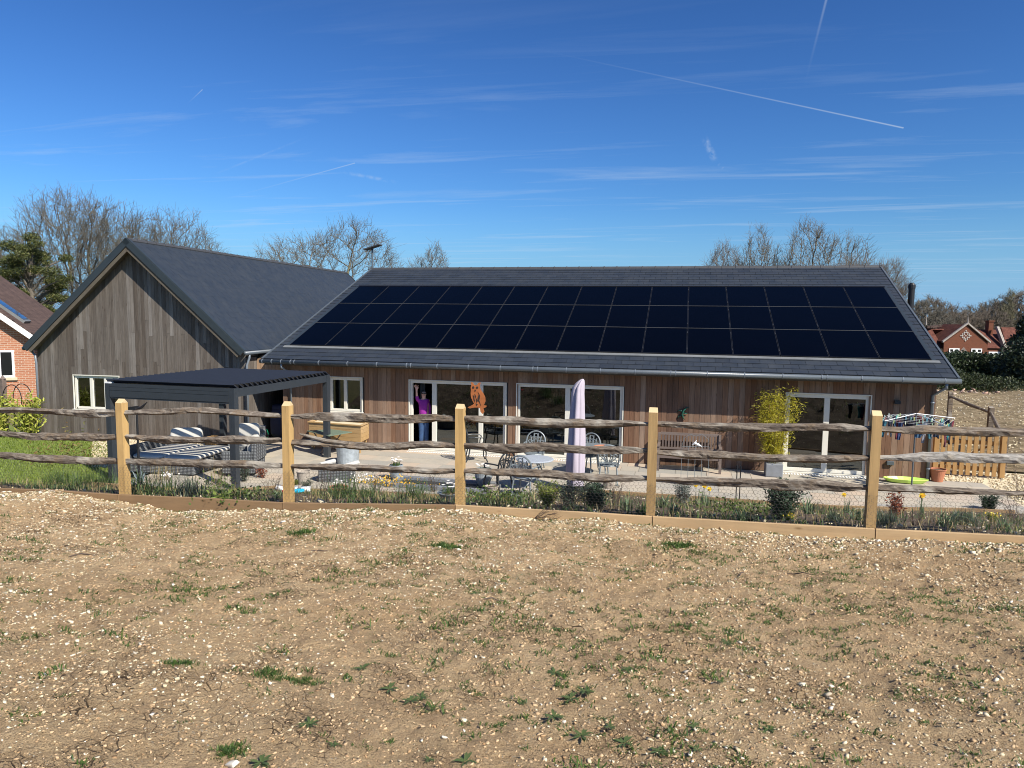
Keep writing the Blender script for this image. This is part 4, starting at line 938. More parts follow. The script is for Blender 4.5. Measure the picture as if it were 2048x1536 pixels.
clone(cg, (-2.25, -1.5, TZ), rad(-15), 'grey cast metal chair half hidden behind the covered parasol')
clone(cg, (-3.2, -5.0+.75, TZ), rad(172), 'grey cast metal chair nearest the fence with its fan back turned to it')
clone(ch, (-3.85, -4.05, TZ), rad(-120), 'dark cast metal chair left of the round table with arched back')
tb = thing('patio_table', 'round pale grey cast metal table left of the covered parasol', 'table', (-2.98, -3.35, TZ))
mb = MB(); mb.lathe((-3.13, -3.6, 0), [(.02, .70), (.40, .70), (.42, .71), (.42, .725), (.40, .735), (.0, .74)], 36); mb.build('table_top', plain('pale_stone_top', (.36, .39, .42), .45, var=.2, scale=30), tb)
for k in range(4):
    a = rad(45+90*k); mb = MB(); mb.tube([(-3.13+.05*math.cos(a), -3.6+.05*math.sin(a), .69), (-3.13+.2*math.cos(a), -3.6+.2*math.sin(a), .45), (-3.13+.1*math.cos(a), -3.6+.1*math.sin(a), .25), (-3.13+.32*math.cos(a), -3.6+.32*math.sin(a), TZ)], .016, 6); mb.build('leg', M_['castmetal'], tb)
t2 = thing('dining_table', 'oval dark cast metal dining table to the right of the covered parasol', 'table', (-1.9, -1.9, TZ))
mb = MB(); mb.lathe((-2.0, -1.75, 0), [(.02, .70), (.5, .70), (.52, .715), (.5, .735), (0, .74)], 30); mb.build('table_top', M_['castmetal'], t2)
for k in range(4):
    a = rad(45+90*k); mb = MB(); mb.tube([(-2.0+.3*math.cos(a), -1.75+.3*math.sin(a), .69), (-2.0+.4*math.cos(a), -1.75+.4*math.sin(a), TZ)], .018, 6); mb.build('leg', M_['castmetal'], t2)
tr_ = thing('serving_tray', 'reddish oval tray lying on the dining table', 'tray', (-1.95, -1.8, .742)); mb = MB(); mb.lathe((-1.8, -1.9, .742), [(.0, .0), (.2, 0), (.24, .035), (.235, .035), (.19, .01), (0, .01)], 24, caps=(False, False)); mb.build('dish', M_['terracotta'], tr_)
# covered parasol
pa = thing('covered_parasol', 'tall closed parasol wrapped in a pale lilac cover', 'parasol', (-2.24, -3.45, TZ))
prof = [(.16, .2, 0, .5), (.3, .19, 0, .5), (.5, .225, .0, .75), (.8, .225, .0, .8), (1.2, .215, .01, .8), (1.6, .20, .01, .8), (1.95, .18, .015, .8), (2.2, .165, .015, .85), (2.33, .15, .03, .9), (2.42, .11, .065, .9), (2.49, .06, .10, .8), (2.515, .02, .115, .8)]
mb = MB(); N = 64; V = []
for j, (z, w, cx, fl) in enumerate(prof):
    w *= .72
    for k in range(N):
        a = 2*math.pi*k/N; c_, s_ = math.cos(a-rad(45)), math.sin(a-rad(45)); rr = w*(1.02/((abs(c_)**5+abs(s_)**5)**.2))*(1+.05*math.cos(6*a-z*1.8)+.03*math.cos(11*a+z*4)-.22*math.exp(-((a-rad(247))/.12)**2)-.16*math.exp(-((a-rad(300))/.08)**2))
        V.append((-2.24+cx+rr*math.cos(a), -3.45+rr*math.sin(a)*.95, z))
mb.add(V, [(j*N+k, j*N+(k+1) % N, (j+1)*N+(k+1) % N, (j+1)*N+k) for j in range(len(prof)-1) for k in range(N)]+[tuple((len(prof)-1)*N+k for k in range(N))]); cv = mb.build('cover', M_['lilac'], pa, smooth=True)
mb = MB(); mb.lathe((-2.24, -3.45, TZ), [(.26, 0), (.26, .07), (.05, .1), (.03, .3)], 24); mb.tube([(-2.24, -3.45, .1), (-2.24, -3.45, 1)], .024, 8); mb.build('base', M_['castdark'], pa)
# bench
bn = thing('garden_bench', 'weathered teak slatted bench against the timber wall', 'bench', (.2, -.5, TZ))
mb = MB()
for y in (-.72, -.62, -.52, -.42, -.32): mb.box(-.52, .92, y-.04, y+.04, .42, .445)
mb.box(-.52, .92, -.77, -.761, .36, .43); mb.build('seat', M_['teak'], bn)
mb = MB(); mb.box(-.52, .92, -.20, -.165, .86, .93); mb.box(-.52, .92, -.25, -.215, .50, .55)
for k in range(19): mb.box(-.48+k*.0755, -.44+k*.0755, -.222, -.20, .545, .87)
mb.build('backrest', M_['teak'], bn)
for x in (-.58, .92):
    mb = MB(); mb.box(x, x+.06, -.78, -.72, TZ, .64); mb.build('leg', M_['teak'], bn); mb = MB(); mb.box(x, x+.06, -.25, -.19, TZ, .92); mb.build('leg', M_['teak'], bn)
    mb = MB(); mb.box(x-.005, x+.065, -.80, -.251, .642, .67); mb.build('arm', M_['teak'], bn)
# wall ornament
orn = thing('lizard_ornament', 'small dark green leaping creature ornament fixed to the wall above the bench', 'wall ornament', (0, -.03, 1.35))
mb = MB(); mb.tube([(.17, -.05, 1.57), (.1, -.06, 1.56), (.03, -.07, 1.49), (.0, -.07, 1.40), (.02, -.06, 1.31), (.07, -.05, 1.25)], [.012, .035, .05, .055, .04, .012], 8, flat=.5); mb.tube([(.02, -.06, 1.46), (-.08, -.05, 1.49), (-.12, -.04, 1.44)], [.022, .016, .008], 6); mb.tube([(0, -.06, 1.36), (-.09, -.05, 1.33), (-.1, -.04, 1.26)], [.022, .016, .008], 6); mb.tube([(.04, -.06, 1.42), (.13, -.05, 1.40)], [.02, .008], 6)
mb.build('body', plain('glazed_green', (.02, .09, .06), .2), orn, smooth=True)

# ================================================================ POTS
def pot(name, label, cat, loc, prof, m, n=24, soil=None, group=None):
    t_ = thing(name, label, cat, loc, group); mb = MB(); mb.lathe(loc, prof, n); mb.build('pot' if 'pot' in name else 'body', m, t_, smooth=False)
    if soil: mb = MB(); mb.lathe(loc, [(0.001, soil[1]-.01), (soil[0], soil[1])], 16, caps=(True, False)); mb.lathe(loc, [(soil[0], soil[1]), (.001, soil[1]+.02)], 16, caps=(False, True)); mb.build('compost', M_['soil'], t_)
    return t_
def leaves(C, D, L, Wd, nrm=None):
    C = np.asarray(C, float); D = np.asarray(D, float); D = D/(np.linalg.norm(D, axis=1, keepdims=True)+1e-9); L = np.asarray(L)[:, None] if np.ndim(L) else L; Wd = np.asarray(Wd)[:, None] if np.ndim(Wd) else Wd
    N_ = rng.normal(size=C.shape) if nrm is None else nrm; S = np.cross(D, N_); S /= np.linalg.norm(S, axis=1, keepdims=True)+1e-9; U = np.cross(S, D)
    V = np.stack([C, C+D*L*.5+S*Wd*.5+U*Wd*.15, C+D*L, C+D*L*.5-S*Wd*.5+U*Wd*.15], 1); b = (np.arange(len(C))*4)[:, None]
    return V.reshape(-1, 3), np.concatenate([b+np.array([[0, 1, 2]]), b+np.array([[0, 2, 3]])], 1).reshape(-1, 3)
def blades(B, az, lean, H, W, droop=.5):
    B = np.asarray(B, float); n = len(B); az = np.asarray(az); d = np.stack([np.cos(az), np.sin(az), np.zeros(n)], 1); s = np.stack([-np.sin(az), np.cos(az), np.zeros(n)], 1)
    H = np.asarray(H)[:, None]*np.ones((n, 1)); W = W*np.ones((n, 1)) if np.ndim(W) == 0 else np.asarray(W)[:, None]; lean = np.asarray(lean)[:, None]*np.ones((n, 1))
    up = np.array([[0, 0, 1.]]); m = B+up*H*.6*np.cos(lean*.6)+d*H*.6*np.sin(lean*.6); tpp = m+up*H*.4*np.cos(lean*(1+droop))+d*H*.4*np.sin(lean*(1+droop))
    V = np.stack([B-s*W/2, B+s*W/2, m-s*W*.42, m+s*W*.42, tpp], 1); b = (np.arange(n)*5)[:, None]
    return V.reshape(-1, 3), np.concatenate([b+np.array([[0, 1, 3]]), b+np.array([[0, 3, 2]]), b+np.array([[2, 3, 4]])], 1).reshape(-1, 3)
def merge(*parts):
    V = []; Fs = []; o = 0
    for v, f in parts: V.append(v); Fs.append(np.asarray(f)+o); o += len(v)
    return np.concatenate(V), np.concatenate(Fs)
tubp = lambda r0, r1, h: [(r0, 0), (r1*.98, h*.93), (r1*1.05, h*.94), (r1*1.05, h), (r1*.96, h), (r1*.94, h*.88), (.01, h*.86)]
bowl = lambda r, h: [(r*.45, 0), (r*.75, h*.2), (r, h*.55), (r*1.0, h*.85), (r*.92, h), (r*.86, h), (r*.86, h*.9), (.01, h*.88)]
pot('zinc_tub', 'large round galvanised tub beside the pergola post', 'tub', (-8.35, -2.15, TZ), tubp(.27, .3, .5), M_['zinc'], soil=(.27, .45))
gb = thing('rattan_box', 'low grey rattan seat with two pale rolled arms in front of the zinc tub', 'storage box', (-7.7, -4.0, TZ)); mb = MB(); mb.obox((-7.7, -4.0, .2), .72, .5, .33, rad(8)); mb.build('box', M_['rattan'], gb, bevel=.015)
for dx in (-.3, .3): mb = MB(); mb.tube([(-7.7+dx, -4.25, .42), (-7.6+dx, -3.75, .42)], .055, 10); mb.build('arm', M_['cushion'], gb)
pot('bucket', 'grey plastic bucket behind the second fence post', 'bucket', (-8.25, -4.55, TZ), tubp(.11, .15, .3), M_['cream_pot'])
pot('round_pot', 'pale blue grey round pot of white flowers left on the open terrace', 'plant pot', (-6.45, -3.5, TZ), bowl(.17, .34), M_['zinc'], soil=(.14, .29))
pot('round_pot', 'larger pale blue grey round pot just right of the middle fence post', 'plant pot', (-4.3, -3.6, TZ), bowl(.2, .4), M_['zinc'], soil=(.16, .34))
pot('clay_pot', 'weathered beige clay pot with a spindly shrub near the first metal chair', 'plant pot', (-3.85, -4.55, .02), tubp(.10, .14, .27), M_['cream_pot'], soil=(.11, .24))
pot('stone_pot', 'small pale pot under the grey chair right of the parasol', 'plant pot', (-1.55, -2.95, TZ), tubp(.12, .16, .22), M_['cream_pot'], soil=(.12, .2))
pot('clay_pot', 'terracotta pot at the foot of the picket gate', 'plant pot', (6.0, -.05, TZ), tubp(.12, .18, .3), M_['terracotta'], soil=(.15, .27))
pot('flower_bowl', 'shallow terracotta bowl of cream flowers on the bed behind the second post', 'plant pot', (-7.15, -5.0, .02), tubp(.14, .2, .13), M_['terracotta'], soil=(.17, .11))
pot('metal_trough', 'dark shallow bowl of white flowers by the base of the middle post', 'plant pot', (-3.3, -9.0, 1.14), tubp(.1, .17, .12), M_['castmetal'], soil=(.14, .1))
def flowers_on(t_, c, r_, h, m, n=14, s=.022, stem=True, green=True):
    C = np.array([(c[0]+r_*math.cos(a)*q, c[1]+r_*math.sin(a)*q, c[2]+h*random.uniform(.6, 1.1)) for a, q in ((random.uniform(0, 6.3), math.sqrt(random.random())) for _ in range(n))])
    parts = []
    for k in range(6): d = np.tile([[math.cos(k*1.05), math.sin(k*1.05), .35]], (n, 1)); parts.append(leaves(C, d, s*1.5, s, np.tile([[0, 0, 1.]], (n, 1))))
    V, Fc = merge(*parts); npmesh('flower', V, Fc, m, t_)
    if green:
        n2 = n*5; B = np.tile([c], (n2, 1))+rng.normal(size=(n2, 3))*[r_*.4, r_*.4, 0]; V, Fc = blades(B, rng.uniform(0, 6.3, n2), rng.uniform(.1, .8, n2), rng.uniform(.5, 1, n2)*h, .008); npmesh('leaves', V, Fc, M_['weed'], t_)
def by_name(lbl): return [o for o in COL.objects if o.get('label') and lbl in o['label']][0]
flowers_on(by_name('pot of white flowers left'), (-6.45, -3.5, .34), .14, .17, M_['whitepetal'], 16, .03)
flowers_on(by_name('larger pale blue grey round pot'), (-4.3, -3.6, .38), .16, .15, M_['whitepetal'], 16, .03)
flowers_on(by_name('shallow terracotta bowl'), (-7.15, -5.0, .12), .15, .14, M_['whitepetal'], 12, .035)
flowers_on(by_name('dark shallow bowl'), (-3.3, -9.0, 1.24), .14, .17, M_['whitepetal'], 14, .025)
# pond
pd = thing('pond', 'long low rectangular pond with grey stone coping and dark water at the terrace edge', 'pond', (-5.15, -3.8, .02))
mb = MB(); mb.box(-6.4, -3.9, -3.50, -3.36, .02, .10); mb.box(-6.4, -3.9, -4.22, -4.08, .02, .10); mb.box(-6.4, -6.26, -4.079, -3.501, .02, .10); mb.box(-4.04, -3.9, -4.079, -3.501, .02, .10); mb.build('coping', M_['slatecoping'], pd, bevel=.004)
t = NT('pond_water'); mb = MB(); mb.add([(-6.26, -4.08, .035), (-4.04, -4.08, .035), (-4.04, -3.5, .035), (-6.26, -3.5, .035)], [(0, 1, 2, 3)]); mb.build('water', t.pbr((.008, .012, .012), .03, spec=.5), pd)
# drain gratings
for a, b in ((-7.5, -4.71), (-4.38, -1.54), (2.4, 4.4)):
    mb = MB(); x = a
    while x < b: mb.box(x, x+.035, -.27, -.13, .0325, .036); x += .07
    dg = tag(mb.build('drain_grating', M_['white']), {-7.5: 'pale slotted drain strip in front of the open sliding door', -4.38: 'pale slotted drain strip in front of the glazed doors behind the parasol', 2.4: 'pale slotted drain strip in front of the right hand glazed door'}[a], 'drain grating')
# bed edging sleepers
eg = thing('timber_edging', 'low timber board edging between the planting bed and the terrace', 'edging', (-3, -4.5, 0))
X_ = np.concatenate([np.linspace(-12.4, -9.5, 4), np.linspace(-8.2, -3.3, 6), np.linspace(-2.6, 6.6, 9)])
for a, b in zip(X_, X_[1:]):
    ya, yb = float(ye(a)), float(ye(b)); mb = MB(); h = .16 if a < -9 else .07; mb.hexa([(a, ya-.045, -.1), (b, yb-.045, -.1), (b, yb, -.1), (a, ya, -.1), (a, ya-.045, h), (b, yb-.045, h), (b, yb, h), (a, ya, h)]); mb.build('edge_board', M_['board'], eg)
# hose reel, covers in the recess
hr = thing('hose_reel', 'green garden hose wound on a black reel by the dark recess', 'hose reel', (-11.95, -.5, TZ))
mb = MB(); 
for k in range(8): mb.tube([(-12.08+k*.035, -.5+.19*math.cos(a), .32+.19*math.sin(a)) for a in np.linspace(0, 6.283, 19)], .018, 6, caps=False)
mb.tube([(-12.08, -.69, .32), (-12.3, -.75, .3), (-12.42, -.7, .12), (-12.3, -.9, .05)], .012, 6); mb.build('hose', M_['hose'], hr, smooth=True)
mb = MB(); mb.tube([(-12.13, -.5, .32), (-11.78, -.5, .32)], .12, 12); 
for x in (-12.13, -11.79): mb.tube([(x, -.75, .03), (x, -.5, .58), (x, -.25, .03)], .014, 6)
mb.tube([(-12.13, -.5, .58), (-11.79, -.5, .58)], .014, 6); mb.build('reel_frame', M_['black'], hr)
bq = thing('covered_barbecue', 'bulky barbecue under a dark navy cover in the shaded recess', 'barbecue', (-11.65, .9, TZ)); mb = MB(); cushion(mb, (-12.0, .8, .5), .62, .6, .95); cushion(mb, (-12.0, .8, .95), .55, .5, .25); mb.build('cover', M_['navy'], bq, smooth=True)
mb = MB(); mb.lathe((-11.5, .55, TZ), [(.03, 0), (.03, .9)], 6); mb.build('leg', M_['black'], bq)
# yellow grass/gravel etc: coloured toys in the bed
for nm, lb, c, p in (('toy_dish', 'bright cyan plastic dish lying in the planting bed', (.02, .45, .65), (-6.35, -8.0)), ('toy_ball', 'small red plastic toy in the bed just below the cyan dish', (.6, .05, .06), (-6.25, -8.5))):
    z = bed_h(*p); o = MB(); o.lathe((p[0], p[1], z+.05), [(.03, 0), (.10 if 'cyan' in lb else .07, .03), (.10 if 'cyan' in lb else .07, .05), (.02, .06)], 14, caps=(True, True)); tag(o.build(nm, plain(nm, c, .4)), lb, 'toy')
# rotary airer with washing
ra = thing('clothes_airer', 'low rotary clothes airer hung with small washing in front of the house corner', 'clothes airer', (5.12, -1.2, TZ))
mb = MB(); mb.tube([(5.12, -1.2, TZ), (5.12, -1.2, 1.78)], .018, 8); mb.build('pole', M_['gutter'], ra)
arms = [rad(20+90*k) for k in range(4)]
for a in arms:
    mb = MB(); mb.tube([(5.12, -1.2, 1.78), (5.12+.95*math.cos(a), -1.2+.95*math.sin(a), 1.62+.06*math.sin(a*3))], .009, 6); mb.build('arm', M_['white'], ra)
mb = MB()
for q in (.35, .5, .65, .8, .93):
    P = [(5.12+q*math.cos(a), -1.2+q*math.sin(a), 1.77-.15*q) for a in arms]; P.append(P[0])
    mb.tube(P, .0022, 3)
mb.build('line', M_['white'], ra)
cols = [(.02, .03, .06), (.015, .015, .02), (.03, .12, .16), (.13, .02, .03), (.03, .05, .12), (.02, .02, .03), (.05, .12, .2), (.3, .3, .32), (.02, .03, .05), (.1, .02, .03), (.04, .05, .07), (.02, .2, .22)]
r = random.Random(4); cloth = [plain('cloth', c, .9) for c in cols]; k = 0
for i, a in enumerate(arms):
    b = arms[(i+1) % 4]
    for j in range(7):
        q = .93 if j % 2 == 0 else .7; tt_ = .06+j*.13; pa_ = Vector((5.12+q*math.cos(a), -1.2+q*math.sin(a), 1.77-.15*q)); pb_ = Vector((5.12+q*math.cos(b), -1.2+q*math.sin(b), 1.77-.15*q))
        d = (pb_-pa_).normalized(); c0 = pa_.lerp(pb_, tt_); w = r.uniform(.09, .2); h = r.uniform(.2, .5); mb = MB(); V = []; nn_ = Vector((-d.y, d.x, 0))
        for jj in range(5):
            for kk in range(4): V.append(c0+d*(kk/3*w*(1-.12*jj+.03*r.random()))+Vector((0, 0, -h*jj/4))+nn_*(.02*math.sin(kk*2+jj)+r.uniform(-.006, .006)))
        V2 = [v+nn_*.006 for v in V]
        Fc = [(jj*4+kk, jj*4+kk+1, jj*4+kk+5, jj*4+kk+4) for jj in range(4) for kk in range(3)]; mb.add(V+V2, Fc+[tuple(20+x for x in f_[::-1]) for f_ in Fc])
        nm = tag(mb.build('washing', cloth[k % 12]), ['dark sock', 'black top', 'teal cloth', 'red garment', 'navy garment', 'dark pants', 'blue garment', 'grey cloth', 'dark navy cloth', 'maroon sock', 'charcoal cloth', 'turquoise cloth'][k % 12]+' pegged on the airer, '+['nearest', 'left', 'far', 'right'][i]+' side', 'washing', 'washing pegged on the rotary airer'); k += 1
# pegs
mb = MB(); 
for _ in range(40):
    a = arms[r.randrange(4)]; b = a+rad(90); q = r.choice((.5, .7, .93)); s_ = r.random(); c = Vector((5.12+q*math.cos(a), -1.2+q*math.sin(a), 1.78-.15*q)).lerp(Vector((5.12+q*math.cos(b), -1.2+q*math.sin(b), 1.78-.15*q)), s_); mb.box(c.x-.006, c.x+.006, c.y-.01, c.y+.01, c.z-.045, c.z+.03)
mb.build('peg', leafmat('peg_colours', [(.1, .4, .7), (.6, .75, .2), (.8, .8, .8), (.1, .5, .4)], 0), ra)
# lime plastic shell
ls = thing('lime_tray', 'lime green plastic tray lying by the house corner', 'tray', (5.2, -.45, TZ)); mb = MB(); V = []
for (s_, h) in ((.0, .02), (.8, .02), (1, .1), (.95, .11), (.75, .04)):
    for k in range(20): V.append((5.2+.5*s_*math.cos(k*.314), -.45+.2*s_*math.sin(k*.314), TZ+h))
mb.add(V, [(j*20+k, j*20+(k+1) % 20, (j+1)*20+(k+1) % 20, (j+1)*20+k) for j in range(4) for k in range(20)]); mb.build('tray', M_['lime'], ls)
# wire sculpture, stakes
wsx = thing('wire_sculpture', 'thin wire house outline with a small white bird in front of the bench', 'garden ornament', (.35, -2.2, TZ)); mb = MB()
for x in (.02, .17, .32, .47, .62): mb.tube([(x, -2.2, .03), (x, -2.2, .95)], .005, 5)
mb.tube([(.02, -2.2, .95), (.06, -2.2, 1.12), (.2, -2.2, 1.22), (.32, -2.2, 1.18), (.45, -2.2, 1.24), (.6, -2.2, 1.12), (.62, -2.2, .95), (.02, -2.2, .93)], .005, 5); mb.build('frame', M_['castmetal'], wsx)
mb = MB(); mb.tube([(.24, -2.2, .97), (.3, -2.2, 1.02), (.37, -2.2, .99), (.46, -2.2, .95)], [.008, .03, .03, .006], 8); mb.tube([(.3, -2.2, 1.02), (.34, -2.2, 1.09)], [.02, .006], 6); mb.build('bird', M_['white'], wsx)
for dx, lb in ((0, 'left one of a pair of thin black garden stakes'), (.07, 'right one of a pair of thin black garden stakes')):
    mb = MB(); mb.tube([(1.15+dx, -3.5, .0), (1.15+dx, -3.5, .78), (1.14+dx, -3.5, .82)], [.012, .012, .018], 6); tag(mb.build('garden_stake', M_['black']), lb+' at the bed edge', 'stake')
# picket gate
gate = thing('picket_gate', 'orange timber picket gate standing open at the corner of the house', 'gate', (6.8, .8, .02))
for k in range(9): mb = MB(); x = 6.30+k*.145; mb.box(x, x+.09, .76, .785, .06, 1.06); mb.build('picket', M_['gate'], gate)
mb = MB(); mb.box(6.28, 7.58, .786, .82, .2, .29); mb.box(6.28, 7.58, .786, .82, .84, .93); mb.build('rail', M_['gate'], gate)
mb = MB(); mb.hexa([(6.32, .821, .29), (6.42, .821, .29), (6.42, .85, .29), (6.32, .85, .29), (7.4, .821, .84), (7.5, .821, .84), (7.5, .85, .84), (7.4, .85, .84)]); mb.build('brace', M_['gate'], gate)
for x in (6.14, 7.62): mb = MB(); mb.box(x, x+.11, .74, .86, .0, 1.16); mb.build('gate_post', M_['gate'], gate)
# rear fence
rf = thing('rear_fence', 'short weathered post and rail fence running back from the gate to the field', 'fence', (8.8, 5, .1))
RP = [(8.0, 1.6, .08), (9.3, 6.0, .25), (9.95, 11.5, .2), (10.6, 17.5, .2)][:3]
for x, y, z in RP: mb = MB(); mb.hexa([(x-.07, y-.07, z-.2), (x+.07, y-.07, z-.2), (x+.07, y+.07, z-.2), (x-.07, y+.07, z-.2), (x-.07, y-.07, z+.95), (x+.07, y-.07, z+.95), (x+.07, y+.07, z+1.0), (x-.07, y+.07, z+1.0)]); mb.build('post', M_['rail'], rf)
for (a, b) in zip(RP, RP[1:]):
    for h in (.80,): mb = MB(); m_ = ((a[0]+b[0])/2, (a[1]+b[1])/2, (a[2]+b[2])/2+h-.02); mb.tube([(a[0], a[1], a[2]+h), m_, (b[0], b[1], b[2]+h)], [.04, .06, .04], 7); mb.build('rail', M_['rail'], rf)

# ================================================================ PLANTS
PLANTS = [('fern', -15.28, -4.04, 0.77, 'low ferny bronze plant on the lawn at the far left'),
('grass', -13.35, -6.10, 0.42, 'leafy green clump nearest the left edge in the bed'),
('grass', -12.71, -6.11, 0.44, 'green grassy clump left of the leftmost post'),
('grass', -12.16, -6.04, 0.46, 'dense green clump touching the leftmost post'),
('grass', -7.38, -10.38, 0.37, 'thick green grassy mound just right of the leftmost post'),
('agave', -11.87, -5.33, 0.36, 'blue grey spiky plant behind the grassy mound'),
('dry', -11.48, -5.05, 0.52, 'yellow green feathery plant before the sofa'),
('white', -7.99, -9.16, 0.29, 'tall white flower head above the green mound'),
('grass', -6.63, -10.41, 0.32, 'green grassy clump below the sofa'),
('low', -7.97, -8.10, 0.26, 'brownish low herb in the bed below the pergola'),
('dry', -9.91, -5.23, 0.69, 'straw coloured dry stalks below the pergola'),
('dark', -9.69, -4.68, 0.55, 'dark leafy tuft behind the dry stalks'),
('low', -5.76, -10.62, 0.09, 'small leafy plant at the base board'),
('lime', -5.96, -10.63, 0.11, 'small lime leaved plant by the base board'),
('red', -9.50, -4.26, 0.35, 'orange red heather beside the white stones'),
('twig', -6.11, -9.17, 0.40, 'reddish twiggy shrub left of the second post'),
('strap', -5.58, -9.88, 0.17, 'short iris leaves left of the second post'),
('yellowg', -8.39, -4.63, 0.16, 'yellow low plant right of the second post'),
('dark', -7.86, -5.13, 0.35, 'grey green bush right of the second post'),
('twig', -5.78, -8.23, 0.55, 'dark upright twiggy shrub in front of the rattan box'),
('grass', -5.23, -8.50, 0.42, 'grey green grassy mound in the second bay'),
('grass', -5.10, -7.94, 0.29, 'bright green tuft in the second bay'),
('whitem', -7.08, -4.05, 0.18, 'white candytuft left of the orange flowers'),
('orange', -6.35, -4.14, 0.16, 'strip of orange yellow primroses by the pond'),
('pinkm', -5.78, -5.30, 0.12, 'low pinkish heather cushion beneath the orange flowers'),
('twig', -5.26, -7.25, 0.62, 'bare upright rose stems by the orange flowers'),
('grass', -4.48, -7.31, 0.42, 'large arching green grass clump left of the middle post'),
('twig', -5.21, -4.34, 0.55, 'thin bare stems behind the arching grass clump'),
('twig', -4.80, -4.70, 0.28, 'small twiggy plant beside the middle post'),
('twig', -4.27, -4.74, 0.32, 'dark reddish twiggy plant right of the middle post'),
('low', -2.75, -9.05, 0.16, 'low bright green leaves right of the middle post'),
('low', -2.39, -9.39, 0.15, 'low yellow green leaves before the nearest chair'),
('strap', -2.14, -9.39, 0.14, 'short dark iris leaves before the nearest chair'),
('yellowg', -1.69, -9.71, 0.37, 'upright yellow green bush in front of the round table'),
('dark', -1.34, -10.07, 0.42, 'dark blue green bush below the parasol'),
('bush', -1.06, -9.72, 0.39, 'rounded grey green bush right of the parasol'),
('twig', -0.84, -9.16, 0.51, 'red brown twiggy shrub left of the fourth post'),
('strap', -0.68, -9.51, 0.21, 'bright strap leaved clump left of the fourth post'),
('strap', -0.20, -8.89, 0.28, 'strap leaved clump just right of the fourth post'),
('lav', 0.06, -6.87, 0.43, 'grey lavender below the bench'),
('strap', -0.05, -9.74, 0.16, 'small strap leaves beneath the lavender'),
('daff', 0.37, -6.39, 0.39, 'pair of yellow daffodils below the bench'),
('daff', 0.47, -7.38, 0.35, 'single daffodil right of the pair'),
('low', 0.62, -8.70, 0.13, 'low green mat below the bamboo'),
('strap', 0.72, -10.31, 0.16, 'grey strap leaves by the base board'),
('low', 1.04, -8.47, 0.13, 'low bright green patch left of the dark bush'),
('bush', 1.26, -9.43, 0.53, 'dark glossy evergreen bush below the french door'),
('yellowg', 1.34, -9.56, 0.09, 'small yellow flowered plant at the foot of the dark bush'),
('strap', 1.86, -7.76, 0.30, 'grassy iris leaves right of the dark bush'),
('twig', 2.14, -7.10, 0.23, 'thin stems in the fourth bay'),
('daff', 2.71, -6.36, 0.38, 'single daffodil left of the fifth post'),
('strap', 2.28, -8.81, 0.20, 'green leaves beside the fifth post'),
('grass', 1.89, -9.41, 0.16, 'small tuft of grass in the fourth bay'),
('grass', 2.44, -9.50, 0.23, 'grey green tuft right of the fifth post'),
('red', 3.13, -7.39, 0.45, 'reddish nandina right of the fifth post'),
('daff', 3.75, -6.48, 0.41, 'clump of tall daffodils in the last bay'),
('twig', 2.92, -9.04, 0.22, 'low twiggy plant beneath the daffodils'),
('strap', 3.25, -9.14, 0.31, 'iris fan in the last bay'),
('grass', 3.85, -7.97, 0.24, 'grassy tuft in the last bay'),
('yellowg', 4.63, -6.81, 0.14, 'low yellow flowers in the last bay'),
('bush', 6.15, -2.62, 0.35, 'small dark teal bush at the right'),
('twig', 4.94, -6.80, 0.47, 'red brown twiggy shrub at the right edge'),
('strap', 3.95, -8.90, 0.19, 'leaves by the base board at the right edge'),
('twig', 7.24, -1.39, 0.98, 'tall bare thorny stems at the right edge'),
('dark', 0.81, -10.29, 0.12, 'dark tuft against the base board'),
('grass', -0.39, -10.33, 0.13, 'small tuft at the foot of the fourth post')]
LM = dict(grass=leafmat('clump_green', [(.05, .095, .025), (.08, .135, .035), (.12, .17, .05), (.06, .11, .04)], .3),
 greygrass=leafmat('grey_green', [(.09, .12, .07), (.13, .16, .1)], .3), dry=leafmat('straw_stalks', [(.42, .33, .17), (.3, .22, .1), (.22, .2, .06)], .3),
 strap=leafmat('strap_green', [(.09, .14, .06), (.14, .2, .1), (.2, .26, .14)], .3), low=leafmat('mat_green', [(.08, .12, .025), (.12, .17, .035), (.06, .09, .025)], .3),
 bush=leafmat('bush_green', [(.02, .04, .022), (.035, .06, .03), (.05, .08, .045)], .15), dark=leafmat('dark_leaves', [(.03, .05, .03), (.06, .085, .05), (.09, .12, .08)], .2),
 yellowg=leafmat('yellow_green_leaves', [(.18, .22, .03), (.26, .3, .05), (.12, .16, .03)], .3), red=leafmat('red_leaves', [(.22, .05, .03), (.3, .09, .03), (.13, .04, .035)], .25),
 twigleaf=leafmat('sparse_leaves', [(.1, .07, .04), (.08, .1, .04), (.16, .09, .05)], .2), agave=leafmat('blue_leaves', [(.2, .26, .27), (.28, .34, .35)], .1),
 lav=leafmat('lavender_leaves', [(.15, .17, .14), (.2, .22, .18)], .2), lime=leafmat('lime_leaves', [(.35, .42, .1), (.25, .33, .08)], .3), bronze=leafmat('bronze_leaves', [(.2, .16, .05), (.12, .13, .04), (.25, .14, .06)], .3),
 stem=plain('plant_stem', (.09, .06, .045), .8, var=.3), pink=leafmat('pink_heath', [(.3, .2, .18), (.22, .15, .12), (.12, .13, .07)], .2))
def rdirs(n, up=.3):
    d = rng.normal(size=(n, 3)); d[:, 2] = np.abs(d[:, 2])*.7+up; return d/np.linalg.norm(d, axis=1, keepdims=True)
